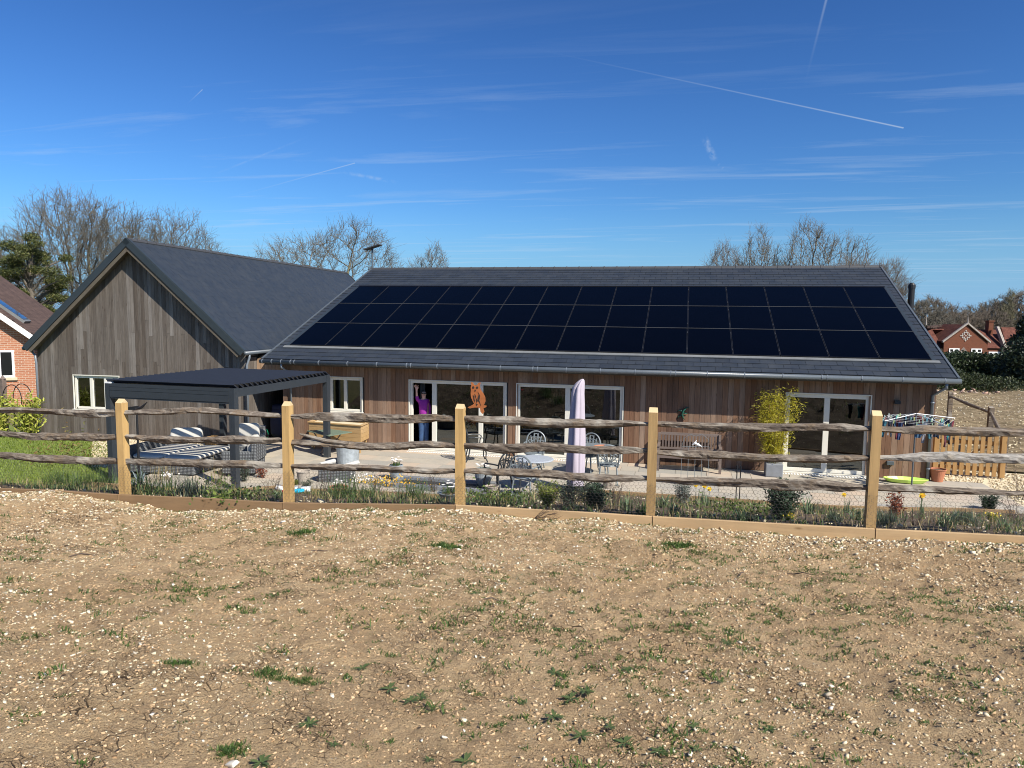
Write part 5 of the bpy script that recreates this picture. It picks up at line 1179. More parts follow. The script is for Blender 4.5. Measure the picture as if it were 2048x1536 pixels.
def stems(c, h, spread, n, r0=.006):
    P0, P1, ra_, rb = [], [], [], []; tips = []
    for i in range(n):
        a = rng.uniform(0, 6.28); q = spread*rng.uniform(.2, 1); p = np.array(c, float)+[.02*math.cos(a), .02*math.sin(a), 0]; d = np.array([math.cos(a)*q/h, math.sin(a)*q/h, 1.]); hh = h*rng.uniform(.65, 1.02); m = 5
        for j in range(m):
            d2 = d+rng.normal(size=3)*.22; d2 /= np.linalg.norm(d2); nx2 = p+d2*hh/m; P0.append(p); P1.append(nx2); ra_.append(r0*(1-j/m*.7)); rb.append(r0*(1-(j+1)/m*.7))
            if j > 0:
                for _ in range(2):
                    b = rdirs(1, .5)[0]; b2 = p+b*hh*.2*rng.uniform(.5, 1.2); P0.append(p); P1.append(b2); ra_.append(r0*.4); rb.append(r0*.2); tips.append(b2)
            p = nx2; tips.append(p)
    return prisms(P0, P1, np.array(ra_), np.array(rb)), np.array(tips)
def make_plant(kind, x, y, h, label, z=None):
    z = bed_h(x, y) if z is None else z
    if y > float(ye(x)): z = .02
    nm = {'grass': 'grass_clump', 'strap': 'strap_leaved_plant', 'dry': 'dry_stalks', 'low': 'low_plant', 'lime': 'low_plant', 'bush': 'evergreen_bush', 'dark': 'leafy_bush', 'yellowg': 'yellow_green_plant', 'red': 'red_leaved_shrub', 'twig': 'twiggy_shrub', 'agave': 'blue_leaved_plant', 'lav': 'lavender', 'daff': 'daffodil', 'white': 'white_flower', 'whitem': 'white_flower_mat', 'orange': 'orange_flowers', 'pinkm': 'pink_heather', 'fern': 'bronze_fern'}[kind]
    cat = {'grass': 'grass clump', 'daff': 'daffodil', 'orange': 'flowers', 'white': 'flower', 'whitem': 'flowers'}.get(kind, 'shrub' if kind in ('bush', 'dark', 'twig', 'red', 'lav') else 'plant')
    t_ = thing(nm, label, cat, (x, y, z)); c = np.array([x, y, z-.02])
    if kind in ('grass', 'strap', 'agave', 'dry', 'white', 'daff'):
        n = {'grass': 170, 'strap': 34, 'agave': 30, 'dry': 70, 'white': 60, 'daff': 22}[kind]; w = {'grass': .009, 'strap': .022, 'agave': .03, 'dry': .006, 'white': .008, 'daff': .012}[kind]
        sp = h*{'grass': .35, 'strap': .15, 'agave': .1, 'dry': .25, 'white': .2, 'daff': .12}[kind]
        B = c+np.stack([rng.normal(size=n)*sp, rng.normal(size=n)*sp, np.zeros(n)], 1)
        az = rng.uniform(0, 6.28, n); H = h*rng.uniform(.55, 1.15, n)*(1.1 if kind != 'daff' else .8)
        V, Fc = blades(B, az, rng.uniform(.05, 1.1 if kind in ('grass', 'agave', 'strap') else .5, n), H, w, .7)
        npmesh('foliage', V, Fc, LM[{'grass': 'grass' if rng.random() < .7 else 'greygrass', 'strap': 'strap', 'agave': 'agave', 'dry': 'dry', 'white': 'grass', 'daff': 'strap'}[kind]], t_)
    if kind == 'daff':
        k = 4 if 'clump' in label else (2 if 'pair' in label and 'right' not in label else 1)
        for i in range(k):
            p = c+np.array([rng.normal()*.045, rng.normal()*.03, 0]); hh = h*rng.uniform(.92, 1.02); tp = p+[rng.normal()*.02, -.02, hh]
            V, Fq = prisms([p], [tp], .004, .003, 4); npmesh('stem', V, Fq, LM['strap'], t_)
            d = np.array([[math.cos(a)*.9, -.25, math.sin(a)*.9] for a in np.arange(6)*1.047]); V, Fc = leaves(np.tile([tp], (6, 1)), d, .045, .03, np.tile([[0, 1., 0]], (6, 1))); f = npmesh('flower', V, Fc, M_['yellowpetal'], t_)
            mb = MB(); mb.tube([tuple(tp), tuple(tp+[0, -.035, -.005])], [.010, .016], 8); mb.build('trumpet', M_['orangepetal'], f)
    elif kind == 'white':
        C = c+np.stack([rng.normal(size=40)*.05, rng.normal(size=40)*.05, h+rng.normal(size=40)*.012], 1); V, Fc = leaves(C, rdirs(40), .04, .03); npmesh('flower', V, Fc, M_['whitepetal'], t_)
        V, Fq = prisms([c, c], [c+[.03, 0, h], c+[-.04, 0, h]], .004, .003, 4); npmesh('stem', V, Fq, LM['stem'], t_)
    elif kind in ('bush', 'dark', 'lav', 'yellowg', 'red', 'twig'):
        ns = {'bush': 16, 'dark': 12, 'lav': 22, 'yellowg': 14, 'red': 10, 'twig': 9}[kind]; (V, Fq), tips = stems(c, h, h*{'twig': .45, 'lav': .4}.get(kind, .55), ns, .005 if kind != 'twig' else .0055)
        npmesh('stem', V, Fq, LM['stem'], t_)
        per = {'bush': 16, 'dark': 8, 'lav': 5, 'yellowg': 9, 'red': 4, 'twig': 1}[kind]; ls_ = {'bush': .045, 'dark': .035, 'lav': .04, 'yellowg': .04, 'red': .05, 'twig': .025}[kind]*min(1, max(.5, h*2.2))
        T_ = np.repeat(tips, per, 0); T_ = T_+rng.normal(size=T_.shape)*h*.055; V, Fc = leaves(T_, rdirs(len(T_), .0), ls_*rng.uniform(.6, 1.2, len(T_)), ls_*.42)
        npmesh('foliage', V, Fc, LM[{'twig': 'twigleaf'}.get(kind, kind)], t_)
        if 'flowered' in label or 'low yellow flowers' in label: C = c+np.stack([rng.normal(size=24)*h*.4, rng.normal(size=24)*h*.4, h*rng.uniform(.7, 1.1, 24)], 1); V, Fc = leaves(C, rdirs(24), .03, .025); npmesh('flower', V, Fc, M_['yellowpetal'], t_)
    elif kind in ('low', 'lime', 'whitem', 'orange', 'pinkm', 'fern'):
        wx, wy, n = {'low': (.22, .18, 260), 'lime': (.07, .06, 30), 'whitem': (.16, .14, 200), 'orange': (.42, .12, 500), 'pinkm': (.38, .16, 700), 'fern': (.45, .35, 420)}[kind]
        C = c+np.stack([rng.normal(size=n)*wx, rng.normal(size=n)*wy, np.abs(rng.normal(size=n))*h*.5+.02], 1); ls_ = {'low': .06, 'lime': .09, 'fern': .12}.get(kind, .035)
        V, Fc = leaves(C, rdirs(n, .1), ls_*rng.uniform(.6, 1.2, n), ls_*(.5 if kind != 'fern' else .25)); npmesh('foliage', V, Fc, LM[{'lime': 'lime', 'pinkm': 'pink', 'fern': 'bronze'}.get(kind, 'low')], t_)
        if kind in ('whitem', 'orange'): C = C+[0, 0, .03]; V, Fc = leaves(C[:n//2], rdirs(n//2, .6), .04, .035); npmesh('flower', V, Fc, M_['whitepetal' if kind == 'whitem' else 'orangepetal'], t_)
    return t_
for k, x, y, h, lb in PLANTS: make_plant(k, x, y, h, lb)
make_plant('twig', -3.85, -4.55, .34, 'spindly shrub growing out of the beige clay pot', .26)
# loose ground cover in the bed
n = 15000; x = rng.uniform(-12.5, 7.5, n); f = fy(x)+.12; e = ye(x)-.08; q = rng.random(n)**1.3; y = f+(e-f)*q; keep = (fbm(x, y, .8, 3, 41) > -.06+np.where(x > -2.5, .13, 0)-np.where(x < -5, .1, 0)); x, y = x[keep], y[keep]
z = gz(x, y)+.0; V, Fc = blades(np.stack([x, y, z], 1), rng.uniform(0, 6.28, len(x)), rng.uniform(.1, 1.2, len(x)), rng.uniform(.05, .15, len(x)), .012, .6)
tag(npmesh('ground_cover', V, Fc, LM['grass']), 'scattered low green weeds covering the soil of the planting bed', 'ground cover', kind='stuff')
n = 5200; x = rng.uniform(-12.3, 7.5, n); f = fy(x)+.12; e = ye(x)-.08; y = f+(e-f)*rng.random(n)**1.5; V, Fc = blades(np.stack([x, y, gz(x, y)], 1), rng.uniform(0, 6.28, n), rng.uniform(.2, 1.5, n), rng.uniform(.06, .26, n), .008, .5)
tag(npmesh('dry_litter', V, Fc, LM['dry']), 'dry straw coloured stems and litter between the plants of the bed', 'litter', kind='stuff')
# debris and clods in the bed
def stone_mesh(C, S, seed=0):
    g = np.random.default_rng(seed); n = len(C); base = np.array([[-1, -1, -1], [1, -1, -1], [1, 1, -1], [-1, 1, -1], [-1, -1, 1], [1, -1, 1], [1, 1, 1], [-1, 1, 1]], float)*.62
    B = base[None]*g.uniform(.55, 1.3, (n, 8, 3)); B *= np.stack([g.uniform(.8, 1.6, n), g.uniform(.6, 1.1, n), g.uniform(.35, .8, n)], 1)[:, None]*S[:, None, None]
    a = g.uniform(0, 6.28, n); ca, sa = np.cos(a)[:, None], np.sin(a)[:, None]; X = B[..., 0]*ca-B[..., 1]*sa; Y = B[..., 0]*sa+B[..., 1]*ca; tl = g.normal(size=n)[:, None]*.35; Z = B[..., 2]+X*tl
    V = np.stack([X, Y, Z], -1)+C[:, None]; f = np.array([[0, 3, 2], [0, 2, 1], [4, 5, 6], [4, 6, 7], [0, 1, 5], [0, 5, 4], [1, 2, 6], [1, 6, 5], [2, 3, 7], [2, 7, 6], [3, 0, 4], [3, 4, 7]])
    return V.reshape(-1, 3), ((np.arange(n)*8)[:, None, None]+f[None]).reshape(-1, 3)
n = 2600; x = rng.uniform(-12, 8, n); y = fy(x)+.1+(ye(x)-fy(x)-.2)*rng.random(n)**1.2; V, Fc = stone_mesh(np.stack([x, y, gz(x, y)+.015], 1), rng.lognormal(-4.4, .5, n), 3); tag(npmesh('bed_stones', V, Fc, M_['stones']), 'small stones lying in the planting bed soil', 'stones', kind='stuff')
# white stones group by the red heather
for i, (x, y, s) in enumerate([(-7.9, -5.6, .16), (-7.65, -5.5, .13), (-8.2, -5.5, .14)]):
    V, Fc = stone_mesh(np.array([[x, y, bed_h(x, y)+.06]]), np.array([s]), 20+i); tag(npmesh('boulder', V, Fc, M_['white'], smooth=False), ['largest white rock in the bed beside the red heather', 'white rock touching the bucket', 'white rock nearest the armchair'][i], 'rock')
# gravel at wing side and side gravel
n = 5200; x = rng.uniform(-17, -12.3, n); y = rng.uniform(-4.2, -.4, n); k = (y > -4.3) & (x > -16.9-(y+1.5)*-.96*.0-np.where(y < -1.5, -(y+1.5)*.95*-1, 0)); x, y = x[k], y[k]
V, Fc = stone_mesh(np.stack([x, y, np.full(len(x), .025)], 1), rng.uniform(.014, .032, len(x)), 5); tag(npmesh('gravel', V, Fc, M_['gravelst']), 'cream gravel in front of the grey gable wall', 'gravel', kind='stuff')
n = 2600; x = rng.uniform(6.0, 9.5, n); y = rng.uniform(-2.1, 1.5, n); k = (x > 7.05) | (y > .1); x, y = x[k], y[k]; V, Fc = stone_mesh(np.stack([x, y, np.full(len(x), .03)], 1), rng.uniform(.014, .035, len(x)), 6); tag(npmesh('gravel', V, Fc, M_['gravelst']), 'cream gravel around the picket gate', 'gravel', kind='stuff')
V, Fc = stone_mesh(np.stack([rng.uniform(-10.2, -8.6, 500), rng.uniform(-.85, -.3, 500), np.full(500, .82)], 1), rng.uniform(.012, .025, 500), 8)
# lawn blades
n = 26000; x = rng.uniform(-24, -13, n); y = rng.uniform(-6.2, -.8, n); k = (y > -1.05-(x+19.8)*.0) & (x < -20) | (x < -13-(y+4.2)*1.05*(y > -4.2)); x, y = x[k], y[k]
V, Fc = blades(np.stack([x, y, np.full(len(x), .008)], 1), rng.uniform(0, 6.28, len(x)), rng.uniform(.1, .9, len(x)), rng.uniform(.04, .08, len(x)), .014, .5); tag(npmesh('lawn_grass', V, Fc, M_['lawn']), 'short bright lawn grass beside the grey gable', 'grass', kind='stuff')

# bamboo and laurels
bb = thing('potted_bamboo', 'tall yellow green bamboo in a square grey pot left of the right hand glazed door', 'bamboo', (2.2, -.55, TZ))
mb = MB(); mb.box(2.02, 2.42, -.75, -.37, TZ, .36); mb.build('pot', M_['slatecoping'], bb, bevel=.02)
P0, P1 = [], []; tips = []
for i in range(40):
    a = rng.uniform(0, 6.28); q = rng.uniform(0, .15); p = np.array([2.2+q*math.cos(a), -.55+q*math.sin(a), .3]); hh = rng.uniform(1.0, 1.9); ln = rng.uniform(.02, .46)*(1.6-hh/1.9)
    for j in range(8):
        d = np.array([math.cos(a)*ln*(.4+j*.12), math.sin(a)*ln*(.4+j*.12), 1.]); nx2 = p+d*hh/8; P0.append(p); P1.append(nx2); p = nx2
        if j > 0: tips += [p+rng.normal(size=3)*[.04, .04, .02] for _ in range(4 if j < 7 else 6)]
V, Fq = prisms(P0, P1, .006, .005, 4); npmesh('cane', V, Fq, LM['bronze'], bb)
T_ = np.repeat(np.array(tips), 5, 0); T_ = T_+rng.normal(size=T_.shape)*.075; T_[:, 1] = np.minimum(T_[:, 1], -.08); d = rng.normal(size=T_.shape)*[1, 1, .5]+[0, 0, -.25]; V, Fc = leaves(T_, d, rng.uniform(.07, .14, len(T_)), .015); npmesh('foliage', V, Fc, leafmat('bamboo_leaves', [(.38, .34, .02), (.48, .42, .03), (.55, .48, .08), (.30, .30, .02)], .5), bb)
ly = leafmat('golden_laurel', [(.36, .38, .05), (.5, .5, .1), (.24, .3, .04), (.42, .4, .08)], .35)
for (x, y, h, w, lb) in ((-19.0, -1.65, 1.3, .36, 'golden spotted laurel nearest the grey gable corner'), (-20.1, -1.75, 1.35, .36, 'golden spotted laurel at the left edge of the photo')):
    t_ = thing('laurel_shrub', lb, 'shrub', (x, y, 0)); (V, Fq), tips = stems((x, y, 0), h, w, 12, .012); npmesh('stem', V, Fq, LM['stem'], t_)
    T_ = np.repeat(tips, 6, 0); T_ = T_+rng.normal(size=T_.shape)*.08; V, Fc = leaves(T_, rdirs(len(T_), .25), rng.uniform(.1, .17, len(T_)), .055); npmesh('foliage', V, Fc, ly, t_)
ar = thing('garden_arch', 'thin dark metal garden arch between the golden laurels', 'garden arch', (-19.9, -1.35, 0)); mb = MB()
for dy in (0, .35): mb.tube([(-20.2, -1.4+dy, 0), (-20.2, -1.4+dy, 1.2)]+[(-19.85-.35*math.cos(a), -1.4+dy, 1.2+.4*math.sin(a)) for a in np.linspace(.1, 3.04, 12)]+[(-19.5, -1.4+dy, 1.2), (-19.5, -1.4+dy, 0)], .014, 5)
mb.build('hoop', M_['black'], ar)
pt = thing('timber_post', 'square timber post beyond the garden arch by the brick house', 'post', (-20.75, -.9, 0)); mb = MB(); mb.box(-20.82, -20.68, -.97, -.83, 0, 1.7); mb.lathe((-20.75, -.9, 1.7), [(.12, 0), (.02, .12)], 4); mb.build('shaft', M_['teak'], pt, bevel=.01)

# ================================================================ FIELD STONES AND WEEDS
g = np.random.default_rng(21)
def scatter(n, fn=None, ylo=-17.1):
    d = g.random(n)**.75; y0 = -18.83; x = g.uniform(-1, 1, n); yy_ = ylo+(-10.75-ylo)*d; cx = -(yy_-y0)*.235; hw = (yy_-y0)*.86+.9
    X = cx+x*hw; X = np.clip(X, -12.5, 6.5); return X, np.minimum(yy_, fy(X)-.09)
x, y = scatter(48000); keep = g.random(len(x)) < np.clip(.35+fbm(x, y, 1.3, 3, 51)*1.5+.25*(x > 0)*(y < -13), .08, 1); x, y = x[keep], y[keep]; s = np.clip(g.lognormal(-5.35, .5, len(x)), .0022, .016)*np.interp(y, [-18, -11], [.85, 1.35])
V, Fc = stone_mesh(np.stack([x, y, field_h(x, y)+s*.15], 1), s, 11); tag(npmesh('field_pebbles', V, Fc, M_['stones']), 'countless small cream flints scattered over the bare field', 'stones', kind='stuff')
n = 11000; x = g.uniform(-11.5, 5.8, n); y = fy(x)-.1-np.abs(g.normal(size=n))*.55; s = np.clip(g.lognormal(-4.75, .5, n), .005, .03); V, Fc = stone_mesh(np.stack([x, y, field_h(x, y)+s*.2], 1), s, 12); tag(npmesh('rubble', V, Fc, M_['stones']), 'band of pale stony rubble along the foot of the fence', 'stones', kind='stuff')
# soil clods
x, y = scatter(80000); s = np.clip(g.lognormal(-5.35, .5, len(x)), .0025, .013)*np.interp(y, [-18, -11], [.85, 1.3]); clod = NT('soil_clod'); cv_ = clod.ramp(clod.island(), [(0, (.32, .20, .10)), (.5, (.56, .40, .235)), (1, (.44, .30, .165))]); clodm = clod.pbr(cv_, .95, 0, clod.bump(clod.noise(clod.coord(), 70, 4), .6, .006), .1)
V, Fc = stone_mesh(np.stack([x, y, field_h(x, y)-s*.05], 1), s, 13); tag(npmesh('soil_clods', V, Fc, clodm), 'crumbled lumps of dry soil over the field', 'soil', kind='stuff')
# tufts
x, y = scatter(8500); dn = np.clip(.24+fbm(x, y, 1.1, 3, 61)*.9+.30*np.clip((x+1.4)/2, 0, 1)*np.clip((-11.5-y)/3, 0, 1)+.06, .03, .9); k = g.random(len(x)) < dn; x, y = x[k], y[k]
extra = g.uniform(0, 1, 130); xe = -11+16.5*extra; ye_ = fy(xe)-.1-np.abs(g.normal(size=130))*.12; x = np.concatenate([x, xe]); y = np.concatenate([y, ye_])
sz = np.clip(g.lognormal(-.25, .5, len(x)), .4, 2.2); nb = 22; X = np.repeat(x, nb); Y = np.repeat(y, nb); S = np.repeat(sz, nb); X = X+g.normal(size=len(X))*.03*S; Y = Y+g.normal(size=len(X))*.018*S
V, Fc = blades(np.stack([X, Y, field_h(X, Y)-.003], 1), g.uniform(0, 6.28, len(X)), g.uniform(.8, 1.65, len(X)), g.uniform(.012, .038, len(X))*S, .0052*np.sqrt(S), .5); tag(npmesh('grass_tufts', V, Fc, M_['weed']), 'sparse green grass seedlings dotted over the stony field', 'grass', kind='stuff')
for i, (cx, cy, rx, ry, lb) in enumerate([(-2.04, -15.68, .045, .03, 'brightest green grass patch left of centre in the field'), (-1.86, -15.70, .075, .022, 'long low grass patch joined to the brightest one'), (-2.51, -15.76, .05, .02, 'narrow grass patch left of the brightest one'), (-3.81, -12.27, .07, .05, 'green grass tuft below the second fence bay'), (-2.12, -12.6, .08, .05, 'green grass tuft in the field below the middle bay'), (.03, -11.69, .08, .05, 'green grass patch just below the fourth fence post'), (-1.77, -16.38, .04, .025, 'green tuft beside a rosette weed at the bottom edge')]):
    n = 330; X = cx+g.normal(size=n)*rx; Y = cy+g.normal(size=n)*ry; V, Fc = blades(np.stack([X, Y, field_h(X, Y)-.003], 1), g.uniform(0, 6.28, n), g.uniform(.6, 1.5, n), g.uniform(.015, .04, n)*(1 if cy < -15 else 1.8), .004 if cy < -15 else .008, .5); tag(npmesh('grass_patch', V, Fc, M_['weed']), lb, 'grass patch')
# rosette weeds
ros = []
for v_ in range(3):
    t_ = thing('rosette_weed', 'flat dark green leaf rosette weed pressed to the bare soil', 'weed', (0, 0, 0), 'rosette weeds in the stony field'); V, Fs = [], []; o_ = 0; nl = 8+v_
    for q in range(nl):
        a = 6.283*q/nl+g.uniform(-.3, .3); L_ = g.uniform(.06, .105); m_ = 9; up = g.uniform(.1, .4)
        for i in range(m_):
            u = i/(m_-1); w = L_*.15*math.sin(math.pi*min(1, u*1.05+.06))*(1 if i % 2 else .62)+.001; r_ = .008+L_*u; zz = .006+L_*up*math.sin(u*2.4)*.6
            V += [(r_*math.cos(a)-w*math.sin(a), r_*math.sin(a)+w*math.cos(a), zz+.003), (r_*math.cos(a), r_*math.sin(a), zz), (r_*math.cos(a)+w*math.sin(a), r_*math.sin(a)-w*math.cos(a), zz+.003)]
            if i: b = o_+(i-1)*3; Fs += [(b, b+1, b+4, b+3), (b+1, b+2, b+5, b+4)]
        o_ += m_*3
    npmesh('leaves', V, Fs, M_['rosette'], t_, local=True); ros.append(t_)
spots = [(-0.73, -14.57), (-0.67, -14.24), (-0.61, -15.24), (-0.57, -15.38), (-0.49, -15.50), (-0.42, -15.44), (-0.71, -15.59), (-0.53, -15.73), (-1.23, -15.74), (-1.20, -15.68), (-1.37, -15.67), (-1.38, -16.23), (-0.95, -16.25), (-0.80, -16.24), (-0.38, -15.88), (-0.27, -15.76), (-0.20, -15.85), (-0.05, -15.90), (0.11, -15.87), (0.10, -15.65), (-0.24, -15.12), (0.08, -14.88), (0.24, -15.13), (0.43, -15.55), (-1.62, -15.45), (-1.43, -13.99), (-3.21, -14.28), (0.31, -14.52), (-1.55, -16.13), (-1.59, -16.44)]
for i, (x, y) in enumerate(spots[::1]):
    o = ros[i] if i < 3 else copy_tree(ros[i % 3]); o.location = (x, y, float(field_h(x, y))+.004); o.rotation_euler = (0, 0, g.uniform(0, 6.28)); s = g.uniform(.32, .68)*(.75 if y > -14.5 else .85); o.scale = (s, s, s)
# larger single flints
fl_ = stones('pale_flint', [(0, (.62, .55, .42)), (1, (.72, .68, .6))])
bigs = [(-1.71, -16.46, .026, 'largest cream flint stone at the bottom edge of the field')]+[(x, y, q, 'loose pale flint stone lying on the bare field') for x, y, q in [(-.48, -15.75, .013), (-.45, -15.75, .012), (-.62, -15.87, .012), (-.94, -16.08, .013), (-2.45, -14.64, .014), (-1.96, -15.79, .011), (-1.93, -16.34, .010), (-.30, -15.24, .012), (-.06, -15.40, .012), (.07, -15.76, .013), (-1.09, -15.10, .012), (-2.16, -15.33, .011), (-.92, -15.86, .010), (-.89, -15.96, .011), (-2.61, -11.12, .03), (-2.38, -11.54, .02), (-1.3, -15.6, .010), (-2.6, -16.1, .012), (-3.0, -15.4, .011), (.5, -15.2, .012), (1.1, -14.2, .014), (-4.2, -13.6, .014)]]
for i, (x, y, s, lb) in enumerate(bigs):
    V, Fc = stone_mesh(np.zeros((1, 3)), np.array([s]), 60+i); 
    o = npmesh('flint_stone', V, Fc, fl_, local=True); o.location = (x, y, float(field_h(x, y))+s*.3); tag(o, lb, 'stone', None if i == 0 else 'loose flints on the field'); b = o.modifiers.new('b', 'BEVEL'); b.width = s*.25; b.segments = 2
for i, (x, y, a, L_) in enumerate([(-1.3, -14.2, .5, .16), (-5.2, -13.8, .9, .22), (.9, -12.6, -.6, .2), (-3.3, -13.0, .4, .18), (.5, -12.9, 1.2, .12)]):
    P = [(x+math.cos(a)*L_*q, y+math.sin(a)*L_*q+.01*math.sin(q*6), float(field_h(x+math.cos(a)*L_*q, y+math.sin(a)*L_*q))+.012+.01*q) for q in (0, .35, .7, 1)]; mb = MB(); mb.tube(P, [.004, .005, .004, .002], 5); tag(mb.build('twig', LM['stem']), ['short dark twig lying near the centre of the field', 'long dark twig on the left of the field', 'dark twig on the right of the field', 'dry twig in the upper middle of the field', 'small crooked twig right of centre'][i], 'twig')
# tangled dry brush lying over the base board
br = thing('dry_brush', 'tangle of dry brown twigs leaning on the base board below the parasol', 'brush', (-1.45, -10.75, 1.45)); (V, Fq), tips = stems((0, 0, 0), .5, .25, 9, .004); R_b = np.array(Matrix.Rotation(rad(75), 3, 'Y')); V = V@R_b.T+[-1.65, -10.72, 1.46]; npmesh('twigs', V, Fq, LM['stem'], br)

# ================================================================ PERSON
pr = thing('person', 'person in a purple jumper and jeans waving from the open sliding door', 'person', (-7.17, .24, .08))
PR = Matrix.Rotation(rad(20), 3, 'Z')
def TP(x, y, z): return PR@Vector((x*.9, y, z))*.985+Vector((-7.17, .24, .08))
def skin(name, nodes, edges, m, parent, sub=2, T=TP):
    bm = bmesh.new(); lay = bm.verts.layers.skin.verify(); vs = []
    for i, (p, r_) in enumerate(nodes):
        v = bm.verts.new(Vector(T(*p))-ORG[parent.name]); v[lay].radius = (r_ if isinstance(r_, tuple) else (r_, r_)); v[lay].use_root = (i == 0); vs.append(v)
    for a, b in edges: bm.edges.new((vs[a], vs[b]))
    me = bpy.data.meshes.new(name); bm.to_mesh(me); bm.free(); me.materials.append(m)
    o = bpy.data.objects.new(name, me); link(o); o.parent = parent; ORG[o.name] = ORG[parent.name]
    a = o.modifiers.new('skin', 'SKIN'); a.use_smooth_shade = True; s = o.modifiers.new('sub', 'SUBSURF'); s.levels = sub; s.render_levels = sub
    # freeze to a real mesh
    dg = bpy.context.evaluated_depsgraph_get(); ev = o.evaluated_get(dg); me2 = bpy.data.meshes.new_from_object(ev); o.modifiers.clear(); o.data = me2; me2.shade_smooth(); return o
# viewer sees the person's right arm raised on the left (-x)
nodes = [((0, 0, .95), .12), ((0, 0, 1.15), .115), ((0, 0, 1.33), .12), ((0, -.01, 1.43), .055), ((0, -.015, 1.50), .065), ((0, -.02, 1.58), .082), ((0, -.01, 1.64), .06),
 ((-.14, 0, 1.37), .05), ((-.21, -.05, 1.40), .042), ((-.225, -.10, 1.58), .034), ((-.23, -.11, 1.66), .026), ((-.235, -.115, 1.71), .036),
 ((.14, 0, 1.37), .05), ((.18, .03, 1.12), .042), ((.17, -.03, .92), .034), ((.16, -.07, .83), .03),
 ((-.09, 0, .85), .085), ((-.10, .01, .5), .055), ((-.10, .02, .1), .04), ((-.10, -.08, .05), .035), ((.09, 0, .85), .085), ((.10, .01, .5), .055), ((.10, .02, .1), .04), ((.10, -.08, .05), .035)]
edges = [(0, 1), (1, 2), (2, 3), (3, 4), (4, 5), (5, 6), (2, 7), (7, 8), (8, 9), (9, 10), (10, 11), (2, 12), (12, 13), (13, 14), (14, 15), (0, 16), (16, 17), (17, 18), (18, 19), (0, 20), (20, 21), (21, 22), (22, 23)]
for k, (dx, L_) in enumerate(((-.034, .072), (-.014, .088), (.008, .085), (.030, .07))):
    b = len(nodes); nodes += [((-.235+dx, -.12, 1.76), .0115), ((-.235+dx*1.6, -.125, 1.76+L_*.55), .010), ((-.235+dx*2.1, -.14, 1.76+L_), .009)]; edges += [(11, b), (b, b+1), (b+1, b+2)]
b = len(nodes); nodes += [((-.19, -.12, 1.735), .012), ((-.165, -.13, 1.77), .010)]; edges += [(11, b), (b, b+1)]
skin('body', nodes, edges, M_['skin'], pr)
skin('jumper', [((0, 0, .86), .15), ((0, 0, 1.08), .142), ((0, 0, 1.3), .145), ((0, -.005, 1.40), .09), ((-.13, 0, 1.37), .07), ((-.205, -.045, 1.40), .058), ((-.22, -.09, 1.53), .05), ((.13, 0, 1.37), .07), ((.18, .03, 1.12), .058), ((.17, -.025, .94), .05)], [(0, 1), (1, 2), (2, 3), (2, 4), (4, 5), (5, 6), (2, 7), (7, 8), (8, 9)], M_['purple'], pr)
skin('jeans', [((0, 0, .93), .135), ((-.075, 0, .78), .10), ((-.08, .01, .5), .078), ((-.085, .02, .14), .066), ((.075, 0, .78), .10), ((.08, .01, .5), .078), ((.085, .02, .14), .066)], [(0, 1), (1, 2), (2, 3), (0, 4), (4, 5), (5, 6)], M_['denim'], pr)
skin('hair', [((0, .045, 1.50), .055), ((0, .045, 1.58), .085), ((0, .02, 1.655), .074)], [(0, 1), (1, 2)], M_['hair'], pr)
mb = MB(TP); mb.box(-.07, -.008, -.115, -.10, 1.575, 1.61); mb.box(.008, .07, -.115, -.10, 1.575, 1.61); mb.box(-.085, .085, -.112, -.104, 1.598, 1.606); mb.box(-.087, -.083, -.11, .02, 1.598, 1.606); mb.box(.083, .087, -.11, .02, 1.598, 1.606); mb.build('sunglasses', M_['black'], pr, bevel=.006)
mb = MB(TP); mb.tube([(0, -.098, 1.585), (0, -.122, 1.55), (0, -.10, 1.54)], [.008, .013, .006], 6); mb.build('nose', M_['skin'], pr, smooth=True)
mb = MB(TP); mb.tube([(-.03, -.09, 1.523), (0, -.1, 1.518), (.03, -.09, 1.523)], [.003, .007, .003], 6); mb.build('mouth', plain('lips', (.4, .12, .1), .5), pr, smooth=True)
for s_ in (-1, 1): mb = MB(TP); mb.tube([(s_*.10, -.06, .035), (s_*.10, .05, .035)], .045, 8, flat=.8); mb.tube([(s_*.10, -.12, .03), (s_*.10, -.05, .035)], [.03, .045], 8, flat=.8); mb.build('shoe', M_['black'], pr)

# ================================================================ BACKGROUND
CH = Vector((math.sin(CY), math.cos(CY), 0)); CRt = Vector((math.cos(CY), -math.sin(CY), 0)); CO = Vector((0, -18.832, 0))
def far(lat, dep, z): return CO+CRt*lat+CH*dep+Vector((0, 0, z))   # metres right of / in front of the viewpoint
def quadroof(mb, uvs, a, b, c, d):
    mb.add([a, b, c, d], [(0, 1, 2, 3)]); w = (Vector(b)-Vector(a)).length; h = (Vector(d)-Vector(a)).length; uvs.append([(0, 0), (w, 0), (w, h), (0, h)])
def set_uv(o, uvs):
    uv = o.data.uv_layers.new(name='uv'); k = 0
    for p, q in zip(o.data.polygons, uvs):
        for li, c in zip(p.loop_indices, q): uv.data[li].uv = c
# brick house on the left
bh = thing('brick_house', 'orange brick house with brown tiled roof and white bargeboard cut by the left edge', 'house', tuple(far(-22, 32, 0)))
E0 = far(-19.15, 29, 0); r_ = (CRt*-.35+CH*.937).normalized(); p_ = (CRt*-.937+CH*-.35).normalized()
def BH(u, v, z): return E0+p_*u+r_*v+Vector((0, 0, z))
SPB, ZEB, ZRB, LB = 7.6, 2.72, 5.85, 8.2; MB_ = SPB/2
